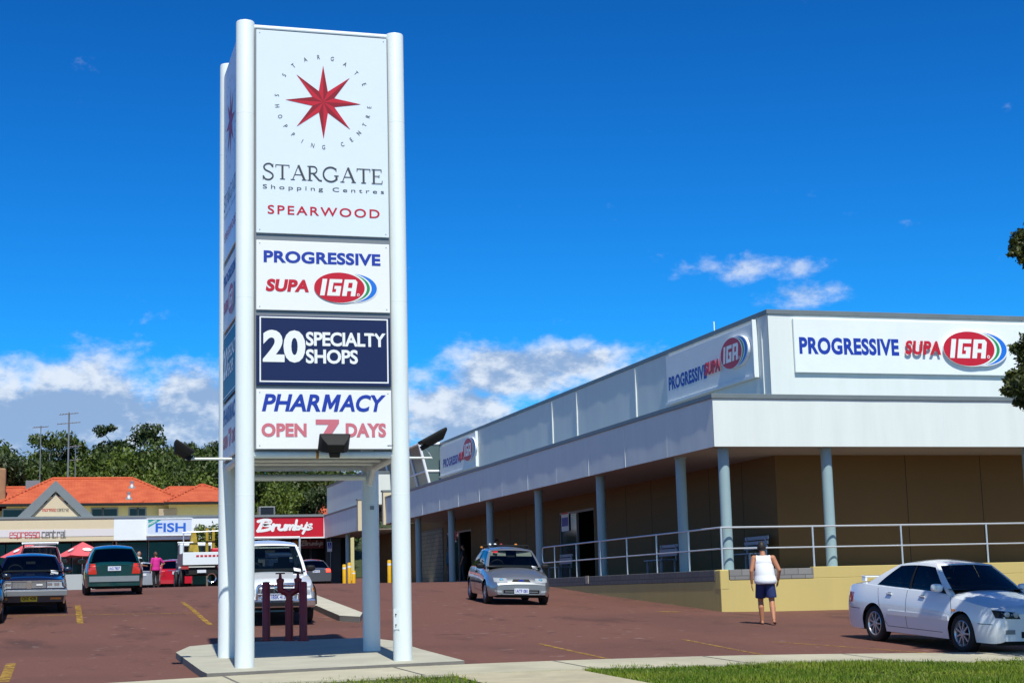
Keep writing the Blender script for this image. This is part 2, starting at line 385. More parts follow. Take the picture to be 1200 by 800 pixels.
def m_bitumen():
    mt = bpy.data.materials.new('red_bitumen'); mt.use_nodes = True; nt = mt.node_tree; N = nt.nodes.new; L = nt.links.new; b = nt.nodes['Principled BSDF']
    tc = N('ShaderNodeTexCoord')
    def noise(s, d, r=.6, sc=None):
        n = N('ShaderNodeTexNoise'); n.inputs['Scale'].default_value = s; n.inputs['Detail'].default_value = d; n.inputs['Roughness'].default_value = r
        if sc: mp = N('ShaderNodeMapping'); mp.inputs['Scale'].default_value = sc; L(tc.outputs['Object'], mp.inputs[0]); L(mp.outputs[0], n.inputs['Vector'])
        else: L(tc.outputs['Object'], n.inputs['Vector'])
        return n.outputs['Fac']
    def ramp(f, a, b_, lo=0., hi=1.):
        q = N('ShaderNodeMapRange'); L(f, q.inputs[0]); q.inputs[1].default_value = a; q.inputs[2].default_value = b_; q.inputs[3].default_value = lo; q.inputs[4].default_value = hi; return q.outputs[0]
    def mix(f, c1, c2):
        q = N('ShaderNodeMix'); q.data_type = 'RGBA'
        if isinstance(f, float): q.inputs[0].default_value = f
        else: L(f, q.inputs[0])
        for i, c in ((6, c1), (7, c2)):
            if isinstance(c, tuple): q.inputs[i].default_value = (*c, 1)
            else: L(c, q.inputs[i])
        return q.outputs[2]
    c = mix(ramp(noise(55, 4, .7), .3, .7), (.112, .045, .034), (.204, .092, .068))
    c = mix(ramp(noise(7, 4), .62, .70, 0, .55), c, (.26, .145, .11))
    c = mix(ramp(noise(.35, 6, .6), .35, .75, 0, .55), c, (.165, .072, .052))
    c = mix(ramp(noise(.9, 5, .6, (1, .35, 1)), .56, .72, 0, .65), c, (.055, .030, .026))
    c = mix(ramp(noise(1.7, 3, .5), .66, .72, 0, .6), c, (.040, .026, .024))
    c = mix(ramp(noise(3.3, 2, .4, (1, 1, 1)), .70, .74, 0, .5), c, (.30, .22, .19))
    c = mix(ramp(noise(.16, 3, .5), .52, .60, 0, .3), c, (.085, .042, .034))
    L(c, b.inputs['Base Color']); b.inputs['Roughness'].default_value = .88; b.inputs['Specular IOR Level'].default_value = .3
    bp = N('ShaderNodeBump'); bp.inputs['Strength'].default_value = .5; bp.inputs['Distance'].default_value = .012; L(noise(90, 3), bp.inputs['Height']); L(bp.outputs[0], b.inputs['Normal'])
    return mt
def m_grass(name, c1, c2, s):
    return mat(name, c1, .9, var=.2, vscale=s, col2=c2)
m_soil = mat('dry_turf_soil', (.055, .075, .018), .95, var=.2, vscale=2., col2=(.10, .10, .035))

def sheet(name, xs, ys, m, lift=0., mask=None):
    X, Y = np.meshgrid(xs, ys, indexing='ij'); Z = ground(X, Y)+lift
    mb = MB(); mb.grid(np.stack([X, Y, Z], -1), m, flip=True)
    o = mb.build(name, fix=False, smooth=180); return struct(o)
def axis(*seg):
    out = []
    for a, b, n in seg: out += list(np.linspace(a, b, n, endpoint=False))
    return np.array(out+[seg[-1][1]])
sheet('ground', axis((-3000, -60, 10), (-60, -20, 20), (-20, 34, 110), (34, 80, 20), (80, 3000, 10)), axis((-400, -10, 8), (-10, 15, 20), (15, 60, 120), (60, 110, 40), (110, 190, 24), (190, 3000, 8)), m_bitumen())
# a green slope behind the shops
sheet('hill', axis((-120, 90, 60)), axis((124, 260, 40)), mat('hill_turf', (.04, .055, .015), .95, var=.3, vscale=.4), .06)

# footpath between the car park and the verge
_a, _b = gpx(260, 796), gpx(1190, 766.3)
_pd = (_b-_a)[:2]; _pd /= np.linalg.norm(_pd); _pn = np.array([_pd[1], -_pd[0]])     # towards the camera
_n1 = gpx(1000, 779.0); PATHW = float((_n1-_a)[:2] @ _pn)
def strip(name, s0, s1, n0, n1, m, lift, ns=60, nn=4, thick=0.):
    """a band along the footpath line: s along it, n towards the camera"""
    S, Nn = np.meshgrid(np.linspace(s0, s1, ns), np.linspace(n0, n1, nn), indexing='ij')
    X = _a[0]+_pd[0]*S+_pn[0]*Nn; Y = _a[1]+_pd[1]*S+_pn[1]*Nn; Z = ground(X, Y)+lift
    mb = MB(); G = np.stack([X, Y, Z], -1); mb.grid(G, m)
    if thick:
        D = G.copy(); D[..., 2] -= thick
        mb.grid(np.stack([G[:, 0], D[:, 0]]), m); mb.grid(np.stack([G[:, -1], D[:, -1]]), m)
    return struct(mb.build(name, smooth=40))
m_path = mat('footpath_concrete', (.45, .415, .30), .88, var=.16, vscale=1.1, bump=.15, bscale=40)
strip('footpath', -30, 45, 0, PATHW, m_path, .05, 120, 4, .2)
for k in range(-6, 12):          # expansion joints in the footpath
    struct(MB().add([tuple(_a[:2]+_pd*(s)+_pn*n)+(float(ground(*(_a[:2]+_pd*s+_pn*n)))+.0545,) for s, n in ((k*2.4, .02), (k*2.4+.03, .02), (k*2.4+.03, PATHW-.02), (k*2.4, PATHW-.02))], [(0, 1, 2, 3)], m_kerb).build('path_joint', fix=False))
# sandy crossing that runs from the footpath to the road, with grass either side
def on_path(p): q = np.asarray(p)[:2]-_a[:2]; return q@_pd, q@_pn
_x0 = on_path(gpx(548, 798))[0]; _x1 = on_path(gpx(722, 795))[0]
strip('sand_crossing', _x0, _x1, PATHW, PATHW+9, mat('sandy_concrete', (.42, .37, .25), .9, var=.15, vscale=2.5, bump=.2, bscale=40), .03, 20, 20)
strip('verge_soil', _x1, 48, PATHW, PATHW+11, m_soil, .02, 60, 14)
strip('verge_soil', -32, _x0, PATHW, PATHW+11, m_soil, .02, 60, 14)
strip('road', -200, 200, PATHW+13.5, PATHW+40, mat('road_asphalt', (.05, .05, .052), .85, var=.15, vscale=5), .03, 60, 10)
def grass_blades():
    n = 210000; mb = MB()
    s = np.where(rng.random(n) < .86, rng.uniform(_x1, 26, n), rng.uniform(-12, _x0, n)); t = PATHW+rng.beta(1., 1.7, n)*7.5-.06+.10*rng.standard_normal(n)*(rng.random(n) < .2)
    edge = .12*np.sin(s*3.1)+.1*np.sin(s*7.7+1)+.08*np.sin(s*15.3)
    t = t+edge*np.exp(-(t-PATHW)*2)
    X = _a[0]+_pd[0]*s+_pn[0]*t; Y = _a[1]+_pd[1]*s+_pn[1]*t; Z = np.concatenate([ground(X[i:i+20000], Y[i:i+20000]) for i in range(0, n, 20000)])+.015
    h = rng.uniform(.03, .078, n)*(1+.5*np.sin(s*1.3)*np.sin(t*2.1)); w = rng.uniform(.006, .012, n); a = rng.uniform(0, 2*math.pi, n); le = rng.uniform(0, .06, n); b = rng.uniform(0, 2*math.pi, n)
    dx, dy = np.cos(a)*w, np.sin(a)*w
    V = np.stack([np.stack([X-dx, Y-dy, Z], -1), np.stack([X+dx, Y+dy, Z], -1), np.stack([X+np.cos(b)*le, Y+np.sin(b)*le, Z+h], -1)], 1).reshape(-1, 3)
    me = bpy.data.meshes.new('grass'); me.vertices.add(3*n); me.vertices.foreach_set('co', V.ravel()); me.loops.add(3*n); me.polygons.add(n)
    me.loops.foreach_set('vertex_index', np.arange(3*n)); me.polygons.foreach_set('loop_start', np.arange(0, 3*n, 3)); me.polygons.foreach_set('loop_total', np.full(n, 3))
    mt = bpy.data.materials.new('grass_blade'); mt.use_nodes = True; nt = mt.node_tree; N = nt.nodes.new; L = nt.links.new; bs = nt.nodes['Principled BSDF']; bs.inputs['Roughness'].default_value = .75; bs.inputs['Specular IOR Level'].default_value = .2
    tc = N('ShaderNodeTexCoord'); n1 = N('ShaderNodeTexNoise'); n1.inputs['Scale'].default_value = 1.2; n1.inputs['Detail'].default_value = 4; L(tc.outputs['Object'], n1.inputs[0])
    n2 = N('ShaderNodeTexNoise'); n2.inputs['Scale'].default_value = 30; L(tc.outputs['Object'], n2.inputs[0])
    r1 = N('ShaderNodeValToRGB'); L(n1.outputs[0], r1.inputs[0]); r1.color_ramp.elements[0].position = .35; r1.color_ramp.elements[0].color = (.075, .15, .006, 1); r1.color_ramp.elements[1].position = .7; r1.color_ramp.elements[1].color = (.18, .235, .018, 1)
    r2 = N('ShaderNodeMapRange'); L(n2.outputs[0], r2.inputs[0]); r2.inputs[1].default_value = .56; r2.inputs[2].default_value = .68
    mx = N('ShaderNodeMix'); mx.data_type = 'RGBA'; L(r2.outputs[0], mx.inputs[0]); L(r1.outputs[0], mx.inputs[6]); mx.inputs[7].default_value = (.30, .27, .10, 1); L(mx.outputs[2], bs.inputs['Base Color'])
    bs.inputs['Subsurface Weight'].default_value = 0
    me.materials.append(mt); me.update(); me.validate()
    o = bpy.data.objects.new('grass', me); C.objects.link(o); o['kind'] = 'stuff'; o['label'] = 'short green verge grass with dry tips along the footpath'
grass_blades()

# concrete island under the pylon sign, kerbed
def slab(name, pts, h, m, mk, base=-.15, inset=.0):
    P = [np.asarray(p)[:2] for p in pts]; mb = MB(); k = len(P)
    top = [(p[0], p[1], float(ground(*p))+h) for p in P]; bot = [(p[0], p[1], float(ground(*p))+base) for p in P]
    c = np.mean(P, axis=0)
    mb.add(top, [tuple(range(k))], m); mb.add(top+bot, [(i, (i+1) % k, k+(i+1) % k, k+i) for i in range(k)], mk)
    return struct(mb.build(name, bevel=.02))
ISL = [gpx(236, 794), gpx(206, 771), gpx(222, 763.5), gpx(262, 759.5), gpx(330, 757), gpx(430, 753), gpx(462, 757), gpx(492, 767), gpx(545, 782)]
_e = [_a[:2]+_pd*on_path(ISL[-1])[0]+_pn*.03, _a[:2]+_pd*on_path(ISL[0])[0]+_pn*.03]
slab('sign_island', [p[:2] for p in ISL]+_e, .10, m_conc2, m_kerb)
KI = [gpx(363, 704), gpx(372, 703), gpx(425, 724), gpx(422, 729), gpx(398, 727.5), gpx(361, 711)]
slab('kerb_island', [p[:2] for p in KI], .13, m_conc, m_kerb)
# painted bay lines
def line(p, q, w=.09):
    p, q = np.asarray(p)[:2], np.asarray(q)[:2]; d = q-p; L_ = np.linalg.norm(d); d /= L_; n = np.array([-d[1], d[0]])*w/2
    k = max(3, int(L_/.5)); G = np.array([[(*(p+d*L_*t+n*sg), float(ground(*(p+d*L_*t+n*sg)))+.006) for sg in (-1, 1)] for t in np.linspace(0, 1, k)])
    mb = MB(); mb.grid(G, m_line); struct(mb.build('parking_line', fix=False))
def m_worn():
    mt = m_line; nt = mt.node_tree; N = nt.nodes.new; L = nt.links.new; out = [n for n in nt.nodes if n.type == 'OUTPUT_MATERIAL'][0]; b = nt.nodes['Principled BSDF']
    tc = N('ShaderNodeTexCoord'); n = N('ShaderNodeTexNoise'); n.inputs['Scale'].default_value = 5; n.inputs['Detail'].default_value = 8; n.inputs['Roughness'].default_value = .75; L(tc.outputs['Object'], n.inputs[0])
    r = N('ShaderNodeMapRange'); L(n.outputs[0], r.inputs[0]); r.inputs[1].default_value = .40; r.inputs[2].default_value = .62; r.inputs[3].default_value = .95; r.inputs[4].default_value = .1
    t = N('ShaderNodeBsdfTransparent'); mx = N('ShaderNodeMixShader'); L(r.outputs[0], mx.inputs[0]); L(t.outputs[0], mx.inputs[1]); L(b.outputs[0], mx.inputs[2]); L(mx.outputs[0], out.inputs[0])
m_worn()
line(gpx(213, 705), gpx(247, 732), .12); line(gpx(91, 709), gpx(94, 730), .14); line(gpx(0, 722), gpx(232, 718), .07); line(gpx(13, 777), gpx(4, 799), .16)
line(gpx(632, 754), gpx(732, 776), .08); line(gpx(800, 749), gpx(862, 761), .07); line(gpx(905, 752), gpx(1100, 766), .08); line(gpx(772, 716.5), gpx(797, 716.5), .3)
line(gpx(862, 761), gpx(905, 769), .06)
# ------------------------------------------------------------------ pylon sign
def iga(mb, frame, cx, cy, s, h=0., sx=1.):
    """supermarket oval: red ellipse, green and blue swooshes, slanted letters; s = half width of the red oval"""
    def E(x, y, rx, ry, m, off): put_poly(mb, [(cx+sx*s*a, cy+s*b) for a, b in ellipse(x, y, rx, ry)], frame, m, off)
    E(.52, 0, 1.02, .60, m_lwhite, .004+h); E(.50, 0, .99, .57, m_lblue, .006+h); E(.28, 0, 1.0, .60, m_lwhite, .008+h); E(.24, 0, .97, .575, m_green, .010+h); E(.06, 0, 1.03, .62, m_lwhite, .012+h)
    E(0, 0, 1.0, .60, m_red, .014+h)
    def q(pts, m=m_lwhite, o=.016): put_poly(mb, [(cx+sx*s*a, cy+s*b) for a, b in pts], frame, m, o+h)
    sh = lambda a, b: (a+.17*b, b)
    I = lambda pts, m=m_lwhite, o=.016: q([sh(*p) for p in pts], m, o)
    I([(-.72, -.33), (-.54, -.33), (-.54, .33), (-.72, .33)])
    I([(-.44, -.33), (.06, -.33), (.06, .06), (-.20, .06), (-.20, -.06), (-.12, -.06), (-.12, -.19), (-.27, -.19), (-.27, .19), (.06, .19), (.06, .33), (-.44, .33)])
    I([(.15, -.33), (.33, -.33), (.33, -.13), (.49, -.13), (.49, -.33), (.67, -.33), (.67, .24), (.58, .33), (.15, .33)]); I([(.33, .0), (.49, .0), (.49, .20), (.33, .20)], m_red, .018)
    q(ellipse(.74, -.27, .055, .055, 14)); q(ellipse(.74, -.27, .03, .03, 12), m_red, .018)

SX0, SX1, SY0, SY1 = 2.70, 5.00, 23.0, 25.33
SB = .66
def serif_stargate(mb, frame, box, m):
    u0, v0, u1, v1 = box; H = v1-v0
    tot = 0; glyphs = []
    def arc(cx, cy, rx, ry, a0, a1, n=16): return [(cx+rx*math.cos(R(a)), cy+ry*math.sin(R(a))) for a in np.linspace(a0, a1, n)]
    tk, tn = .13, .05
    def T(): return .82, [([(.0, .97), (.82, .97)], tn), ([(.41, .0), (.41, .97)], tk), ([(.26, .02), (.56, .02)], tn), ([(.02, .98), (.02, .80)], tn), ([(.80, .98), (.80, .80)], tn)]
    def A(): return .92, [([(.12, .02), (.46, 1.0)], tn), ([(.46, 1.02), (.82, .02)], tk), ([(.23, .36), (.68, .36)], tn), ([(.0, .02), (.25, .02)], tn), ([(.66, .02), (.94, .02)], tn)]
    def S(): return .60, [(smooth_line([(.52, .80), (.40, .97), (.18, .95), (.06, .78), (.14, .60), (.34, .49), (.50, .36), (.52, .18), (.36, .02), (.14, .04), (.02, .22)], 4), .10), ([(.53, .98), (.53, .76)], tn), ([(.02, .26), (.02, .0)], tn)]
    def Rr(): return .84, [([(.14, .0), (.14, 1.0)], tk), ([(.0, .02), (.30, .02)], tn), ([(.0, .98), (.30, .98)], tn), ([(.14, .975), (.34, .975)]+arc(.36, .74, .20, .235, 90, -90)+[(.14, .505)], .075), ([(.34, .50), (.70, .05), (.86, .02)], .10)]
    def G(): return .98, [(arc(.48, .49, .44, .49, 45, 330, 30), .10), ([(.82, .40), (.82, .12)], tk), ([(.68, .41), (.96, .41)], tn), ([(.80, .92), (.80, .70)], tn)]
    def E(): return .70, [([(.14, .0), (.14, 1.0)], tk), ([(.0, .98), (.60, .98)], tn), ([(.0, .02), (.64, .02)], tn), ([(.14, .52), (.46, .52)], tn), ([(.59, .98), (.59, .80)], tn), ([(.63, .02), (.65, .22)], tn), ([(.46, .60), (.46, .44)], tn)]
    seq = [S, T, A, Rr, G, A, T, E]; gap = .07; scl = [1.12]+[1]*7
    W = sum(g()[0]*s for g, s in zip(seq, scl))+gap*7; k = (u1-u0)/W; x = u0; off = .003
    for g, s in zip(seq, scl):
        w, st = g()
        for pts, th in st:
            off += .00015
            put_stroke(mb, [(x+a*s*k, v0+(b*s-(s-1)*.6)*H) for a, b in pts], th*.5*(k+H), frame, m, off, False)
        x += (w*s+gap)*k
def build_pylon():
    px, py = (SX0+SX1)/2, (SY0+SY1)/2
    t = thing('pylon_sign', 'tall white four-post shopping centre pylon sign with stacked lettered panels and red star', 'sign', (px, py, SB))
    for i, (x, y) in enumerate(((SX0, SY0), (SX1, SY0), (SX0, SY1), (SX1, SY1))):
        top = (10.22, 10.19, 10.32, 10.3)[i]
        mb = MB(); mb.lathe([(.139, -.1), (.139, top-SB-.03), (.132, top-SB-.008), (.11, top-SB), (0, top-SB+.004)], (x, y, SB), (0, 0, 1), m_whitecol, 40)
        for z in (2.4, 5.3, 8.1): mb.lathe([(.139, z), (.1402, z+.003), (.1402, z+.010), (.139, z+.013)], (x, y, SB), (0, 0, 1), m_white, 40)     # welded joints
        p = mb.build('pole', t, True, 40)
        if i == 1:
            h = MB(); h.cbox((x-.105, y-.088, SB+.58), (.10, .012, .30), m_whitecol, rz=R(-50)); h.cbox((x-.108, y-.0935, SB+.58), (.085, .006, .285), m_white, rz=R(-50)); h.tube((x-.118, y-.10, SB+.65), (x-.122, y-.104, SB+.65), .012, m_black, 8); h.tube((x-.118, y-.10, SB+.50), (x-.122, y-.104, SB+.50), .012, m_black, 8)
            h.build('access_hatch', p, True)
        if i == 3:
            h = MB(); h.box((x-.03, y-.16, SB+2.30), (x+.03, y-.135, SB+2.36), m_grey); h.build('socket_plate', p, True)
    # rails round the four sides
    def zpx(y): return float(aty(380, y, SY0-.1)[2])
    zt = zpx(36); zs = zpx(280.5); zb = zpx(532)
    for z, r in ((zt, .045), (zs, .04), (zb, .055)):
        for p, q in (((SX0, SY0), (SX1, SY0)), ((SX0, SY1), (SX1, SY1)), ((SX0, SY0), (SX0, SY1)), ((SX1, SY0), (SX1, SY1))):
            d = np.array(q)-p; d = d/np.linalg.norm(d)*.12
            mb = MB(); mb.tube((p[0]+d[0], p[1]+d[1], z), (q[0]-d[0], q[1]-d[1], z), r, m_whitecol, 18); mb.build('rail', t, True, 40)
    for y in (SY0+.55, SY0+1.25, SY1-.45): MB().tube((SX0, y, zb+.03), (SX1, y, zb+.03), .035, m_whitecol, 14).build('cross_beam', t, True, 40)
    MB().tube((SX0+.15, SY1-.12, zb-.17), (SX1-.1, SY1-.12, zb-.17), .05, m_whitecol, 14).build('cross_beam', t, True, 40)
    br = MB(); br.path([(SX1-.02, SY1-.1, zb-.28), (SX1-.02, SY1-.45, zb-.05), (SX1-.02, SY0+.2, zb-.02)], .05, m_whitecol, 12); br.build('knee_brace', t, True, 40)
    # the panels, on all four faces
    faces = {'front': ((SX0, SY0-.10), (1, 0), (0, -1), SX1-SX0), 'side': ((SX0-.06, SY1), (0, -1), (-1, 0), SY1-SY0), 'end': ((SX1+.06, SY0), (0, 1), (1, 0), SY1-SY0), 'rear': ((SX1, SY1+.10), (-1, 0), (0, 1), SX1-SX0)}
    def U(p): return float(aty(p, 300, SY0-.1)[0]-SX0)
    def bx(x0, y0, x1, y1):
        a = aty(x0, y0, SY0-.1); b = aty(x1, y1, SY0-.1); return (a[0]-SX0, b[2], b[0]-SX0, a[2])
    zz = [(zpx(40.5)+.0, zpx(277)), (zpx(283.5), zpx(366)), (zpx(370), zpx(453)), (zpx(456), zpx(527))]
    pm = [m_signface, m_lwhite, m_navy, m_lwhite]
    for fn, (o, u, n, wd) in faces.items():
        def frame(a, b, h, o=o, u=u, n=n): return (o[0]+u[0]*a+n[0]*h, o[1]+u[1]*a+n[1]*h, b)
        backing = MB(); backing.prism([(.13, zz[3][1]), (wd-.13, zz[3][1]), (wd-.13, zz[0][0]), (.13, zz[0][0])], (*o, 0), (*u, 0), (0, 0, 1), (*n, 0), -.02, m_grey)
        backing.build('panel_frame', t, True)
        for i, (z1, z0) in enumerate(zz):
            a0, a1 = .15, wd-.15
            mb = MB(); mb.prism([(a0, z0+.012), (a1, z0+.012), (a1, z1-.012), (a0, z1-.012)], frame(0, 0, .002)[:2]+(0,), (*u, 0), (0, 0, 1), (*n, 0), .028, pm[i])
            p = mb.build('sign_panel', t, True, bevel=.006)
            sc = MB()
            for a in (a0+.05, a1-.05):
                for z in (z0+.06, z1-.06): sc.prism(ellipse(a, z, .008, .008, 8), frame(0, 0, .03)[:2]+(0,), (*u, 0), (0, 0, 1), (*n, 0), .004, m_grey)
            sc.build('panel_screws', p, True)
            if fn in ('end', 'rear'): continue
            F = lambda a, b, h, frame=frame: frame(a, b, h+.031)
            mb = MB()
            if i == 0:
                c = aty(378.5, 120.5, SY0-.1); cu, cv = c[0]-SX0, c[2]; Ro = 46.5*22.9/FPX; Ri = 14.5*22.9/FPX
                for k in range(8):
                    a = R(90+45*k); tip = (cu+Ro*math.cos(a), cv+Ro*math.sin(a))
                    for sg, m in ((1, m_red), (-1, m_redd)):
                        b = a+sg*R(22.5); put_poly(mb, [(cu, cv), tip, (cu+Ri*math.cos(b), cv+Ri*math.sin(b))] if sg < 0 else [(cu, cv), (cu+Ri*math.cos(b), cv+Ri*math.sin(b)), tip], F, m)
                mb.build('star_emblem', p, True, fix=False); mb = MB()
                rr = 57*22.9/FPX; hs = 4.6*22.9/FPX
                for ch, a in list(zip('STARGATE', np.linspace(147, 27, 8)))+list(zip('SHOPPING', np.linspace(175, 270, 8)))+list(zip('CENTRE', (294, 307, 320, 333, 345, 357))):
                    top = ch in 'STARGATE' and a < 150
                    al = text_shape(ch, .0, 0, 1)[2]; w2 = hs*min(al, 1.1)*.9
                    u_, v_ = cu+rr*math.cos(R(a)), cv+rr*math.sin(R(a)); rot = R(a-90) if a < 150 else R(a+90)
                    put_text(mb, ch, F, (u_-w2/2*1.0, v_-hs/2*1.15, u_+w2/2*1.0, v_+hs/2*1.15), m_ink, .0, rot=rot)
                mb.build('ring_lettering', p, True, fix=False); mb = MB(); serif_stargate(mb, F, bx(307.6, 192.5, 448.4, 216.5), m_ink)
                mb.build('lettering', p, True, fix=False); mb = MB(); put_text(mb, 'Shopping Centres', F, bx(307.6, 216.5, 449.5, 229.5), m_ink, 0., space=1.55)
                mb.build('lettering', p, True, fix=False); mb = MB(); put_text(mb, 'SPEARWOOD', F, bx(313.3, 240.6, 444.4, 256.6), m_red, .012, space=1.25)
            elif i == 1:
                put_text(mb, 'PROGRESSIVE', F, bx(308.6, 293.6, 445.4, 312.2), m_blue, .035, space=1.03)
                mb.build('lettering', p, True, fix=False); mb = MB(); put_text(mb, 'SUPA', F, bx(311, 326.8, 361.6, 343.0), m_red, .05, shear=.15, space=1.03)
                mb.build('lettering', p, True, fix=False); mb = MB(); c = aty(397.3, 337.6, SY0-.1); iga(mb, F, c[0]-SX0, c[2], 30.7*22.9/FPX)
            elif i == 2:
                b = bx(303.8, 370.8, 455, 449.5); w = .02
                for k, q in enumerate([(b[0], b[1], b[2], b[1]+w), (b[0], b[3]-w, b[2], b[3]), (b[0], b[1]+w, b[0]+w, b[3]-w), (b[2]-w, b[1]+w, b[2], b[3]-w)]): put_poly(mb, [(q[0], q[1]), (q[2], q[1]), (q[2], q[3]), (q[0], q[3])], F, m_lwhite)
                mb.build('border_line', p, True, fix=False); mb = MB(); put_text(mb, '20', F, bx(307.6, 386.5, 357.6, 425.4), m_lwhite, .045)
                mb.build('lettering', p, True, fix=False); mb = MB(); put_text(mb, 'SPECIALTY', F, bx(358, 389, 451.5, 407.3), m_lwhite, .03, space=.95)
                put_text(mb, 'SHOPS', F, bx(358, 409.3, 419, 427), m_lwhite, .03, space=.95)
            else:
                b = bx(306.5, 461.5, 451.8, 482.8); w = b[2]-b[0]; hh = b[3]-b[1]
                put_text(mb, 'PHAR', F, (b[0], b[1], b[0]+.466*w, b[3]), m_blue, .03, shear=.22); put_text(mb, 'ACY', F, (b[0]+.616*w, b[1], b[2], b[3]), m_blue, .03, shear=.22)
                put_poly(mb, [(b[0]+.476*w+.128*w*a+.22*hh*c, b[1]+hh*c) for a, c in ((0, 0), (.0, 1), (.26, 1), (.5, .5), (.74, 1), (1, 1), (1, 0), (.76, 0), (.76, .58), (.57, .16), (.43, .16), (.24, .58), (.24, 0))], F, m_blue)
                mb.build('lettering', p, True, fix=False); mb = MB(); put_text(mb, 'OPEN', F, bx(306, 495.7, 359, 512), m_pink, .045, space=1.03); put_text(mb, 'DAYS', F, bx(404.5, 495.7, 452, 512.5), m_pink, .045, space=1.03)
                b = bx(369.4, 491.5, 397, 513); q = lambda a, c: (b[0]+(b[2]-b[0])*a, b[1]+(b[3]-b[1])*c)
                put_poly(mb, [q(.0, 1), q(.0, .72), q(.55, .72), q(.22, 0), q(.58, 0), q(1, .8), q(1, 1)], F, m_pink)
                put_poly(mb, [(b[2]+.72, zz[3][1]+.06), (b[2]+.81, zz[3][1]+.06), (b[2]+.81, zz[3][1]+.068), (b[2]+.72, zz[3][1]+.068)], F, m_ink)
            mb.build('lettering', p, True, fix=False)
    # rust run on the bottom rail
    MB().lathe([(.0555, -.02), (.0558, 0), (.0555, .02)], (float(aty(371.5, 532, SY0)[0]), SY0, zb), (1, 0, 0), mat('rust_stain', (.42, .2, .03), .9, var=.3, vscale=20), 18).build('rust_band', t, True, 40)
    # floodlights on brackets
    def flood(c, yaw, pitch, arm0, size=(.42, .26, .28)):
        w, d, h = size
        mb = MB(); Mx = Matrix.Rotation(yaw, 3, 'Z') @ Matrix.Rotation(pitch, 3, 'X')
        def tr(p): q = Mx @ Vector(p); return (c[0]+q.x, c[1]+q.y, c[2]+q.z)
        ring = lambda w_, h_, y: [tr(p) for p in ((-w_/2, y, -h_/2), (w_/2, y, -h_/2), (w_/2, y, h_/2), (-w_/2, y, h_/2))]
        prof = [(w, h, 0), (w*1.03, h*1.04, .02), (w*.98, h*.98, .05), (w*.86, h*.82, d*.55), (w*.55, h*.5, d)]
        vs = sum([ring(*q) for q in prof], []); k = len(prof)
        mb.add(vs, [(4*i+j, 4*i+(j+1) % 4, 4*i+4+(j+1) % 4, 4*i+4+j) for i in range(k-1) for j in range(4)]+[(4*k-4, 4*k-3, 4*k-2, 4*k-1)], m_black)
        ft = mb.build('floodlight', t, True, bevel=.01)
        MB().add(ring(w*.94, h*.92, .004), [(0, 1, 2, 3)], m_glassdark).build('lens', ft, True)
        g = MB(); g.cbox(tr((0, d*.75, -h*.42)), (w*.34, d*.5, h*.3), m_black, rz=yaw, rx=pitch); g.build('gear_box', ft, True, bevel=.01)
        a = MB(); a.path([arm0, ((arm0[0]*2+c[0])/3, (arm0[1]*2+c[1])/3, arm0[2]), (c[0], c[1], arm0[2]), tr((0, d*.3, -h*.45))], .02, m_whitecol, 10); a.build('bracket_arm', ft, True, 40)
    q = aty(391.5, 517, SY0-.42); flood((q[0], q[1]+.02, q[2]), R(180), R(-38), (q[0], SY0, zb), (.44, .20, .27))
    q = aty(217, 522, SY0+.9); flood((q[0], q[1], q[2]), R(90), R(-58), (SX0, SY0+.9, zb+.02), (.30, .17, .32))
    q = aty(506, 509, SY0+1.1); flood((q[0]+.0, q[1], q[2]), R(90+180), R(-62), (SX1, q[1], zb+.05), (.26, .15, .46))
build_pylon()

# ------------------------------------------------------------------ red pipework in the island
def build_pipes():
    def post(px, top, label):
        g = gpx(px, 757); x, y = g[0], g[1]; z = ground(x, y)+.1; h = (757-top)/FPX*np.linalg.norm(ray(px, 757))*25.6
        t = thing('guard_post', label, 'bollard', (x, y, z)); mb = MB(); mb.lathe([(.072, -.1), (.072, h-.03), (.058, h-.006), (0, h)], (x, y, z), (0, 0, 1), m_pipe, 20); mb.build('post', t, True, 50); 
        f = MB(); f.lathe([(.11, 0), (.11, .02), (.065, .022)], (x, y, z), (0, 0, 1), m_pipe, 20); f.build('base_flange', t, True, 40)
    post(312, 683, 'maroon steel guard post left of the forked pipe under the sign'); post(355.5, 683, 'maroon steel guard post right of the forked pipe under the sign')
    g = gpx(339, 757); x, y = g[0], g[1]; z = ground(x, y)+.1; s = 25.6/FPX
    t = thing('hydrant', 'maroon forked fire hydrant standpipe with two valve handles', 'hydrant', (x, y, z))
    MB().lathe([(.11, 0), (.11, .02), (.072, .022), (.072, 52*s)], (x, y, z), (0, 0, 1), m_pipe, 20).build('riser', t, True, 40)
    for sg in (-1, 1):
        w = 11*s*sg; pts = [(x, y, z+50*s)]+[(x+w*(1-math.cos(a)), y, z+(55+9*math.sin(a))*s) for a in np.linspace(.2, math.pi/2, 6)]+[(x+w*1.05, y, z+(72)*s), (x+w*1.05, y, z+76*s)]
        p = MB().path(pts, .058, m_pipe, 14).build('outlet_branch', t, True, 50)
        v = MB(); v.lathe([(.066, 0), (.07, .03), (.07, .06), (.03, .08), (.022, .16)], (x+w*1.05, y, z+75*s), (0, 0, 1), m_pipe, 18); v.tube((x+w*1.05-.085, y, z+75*s+.165), (x+w*1.05+.085, y, z+75*s+.165), .012, m_black, 8); v.build('valve_handle', p, True, 40)
build_pipes()
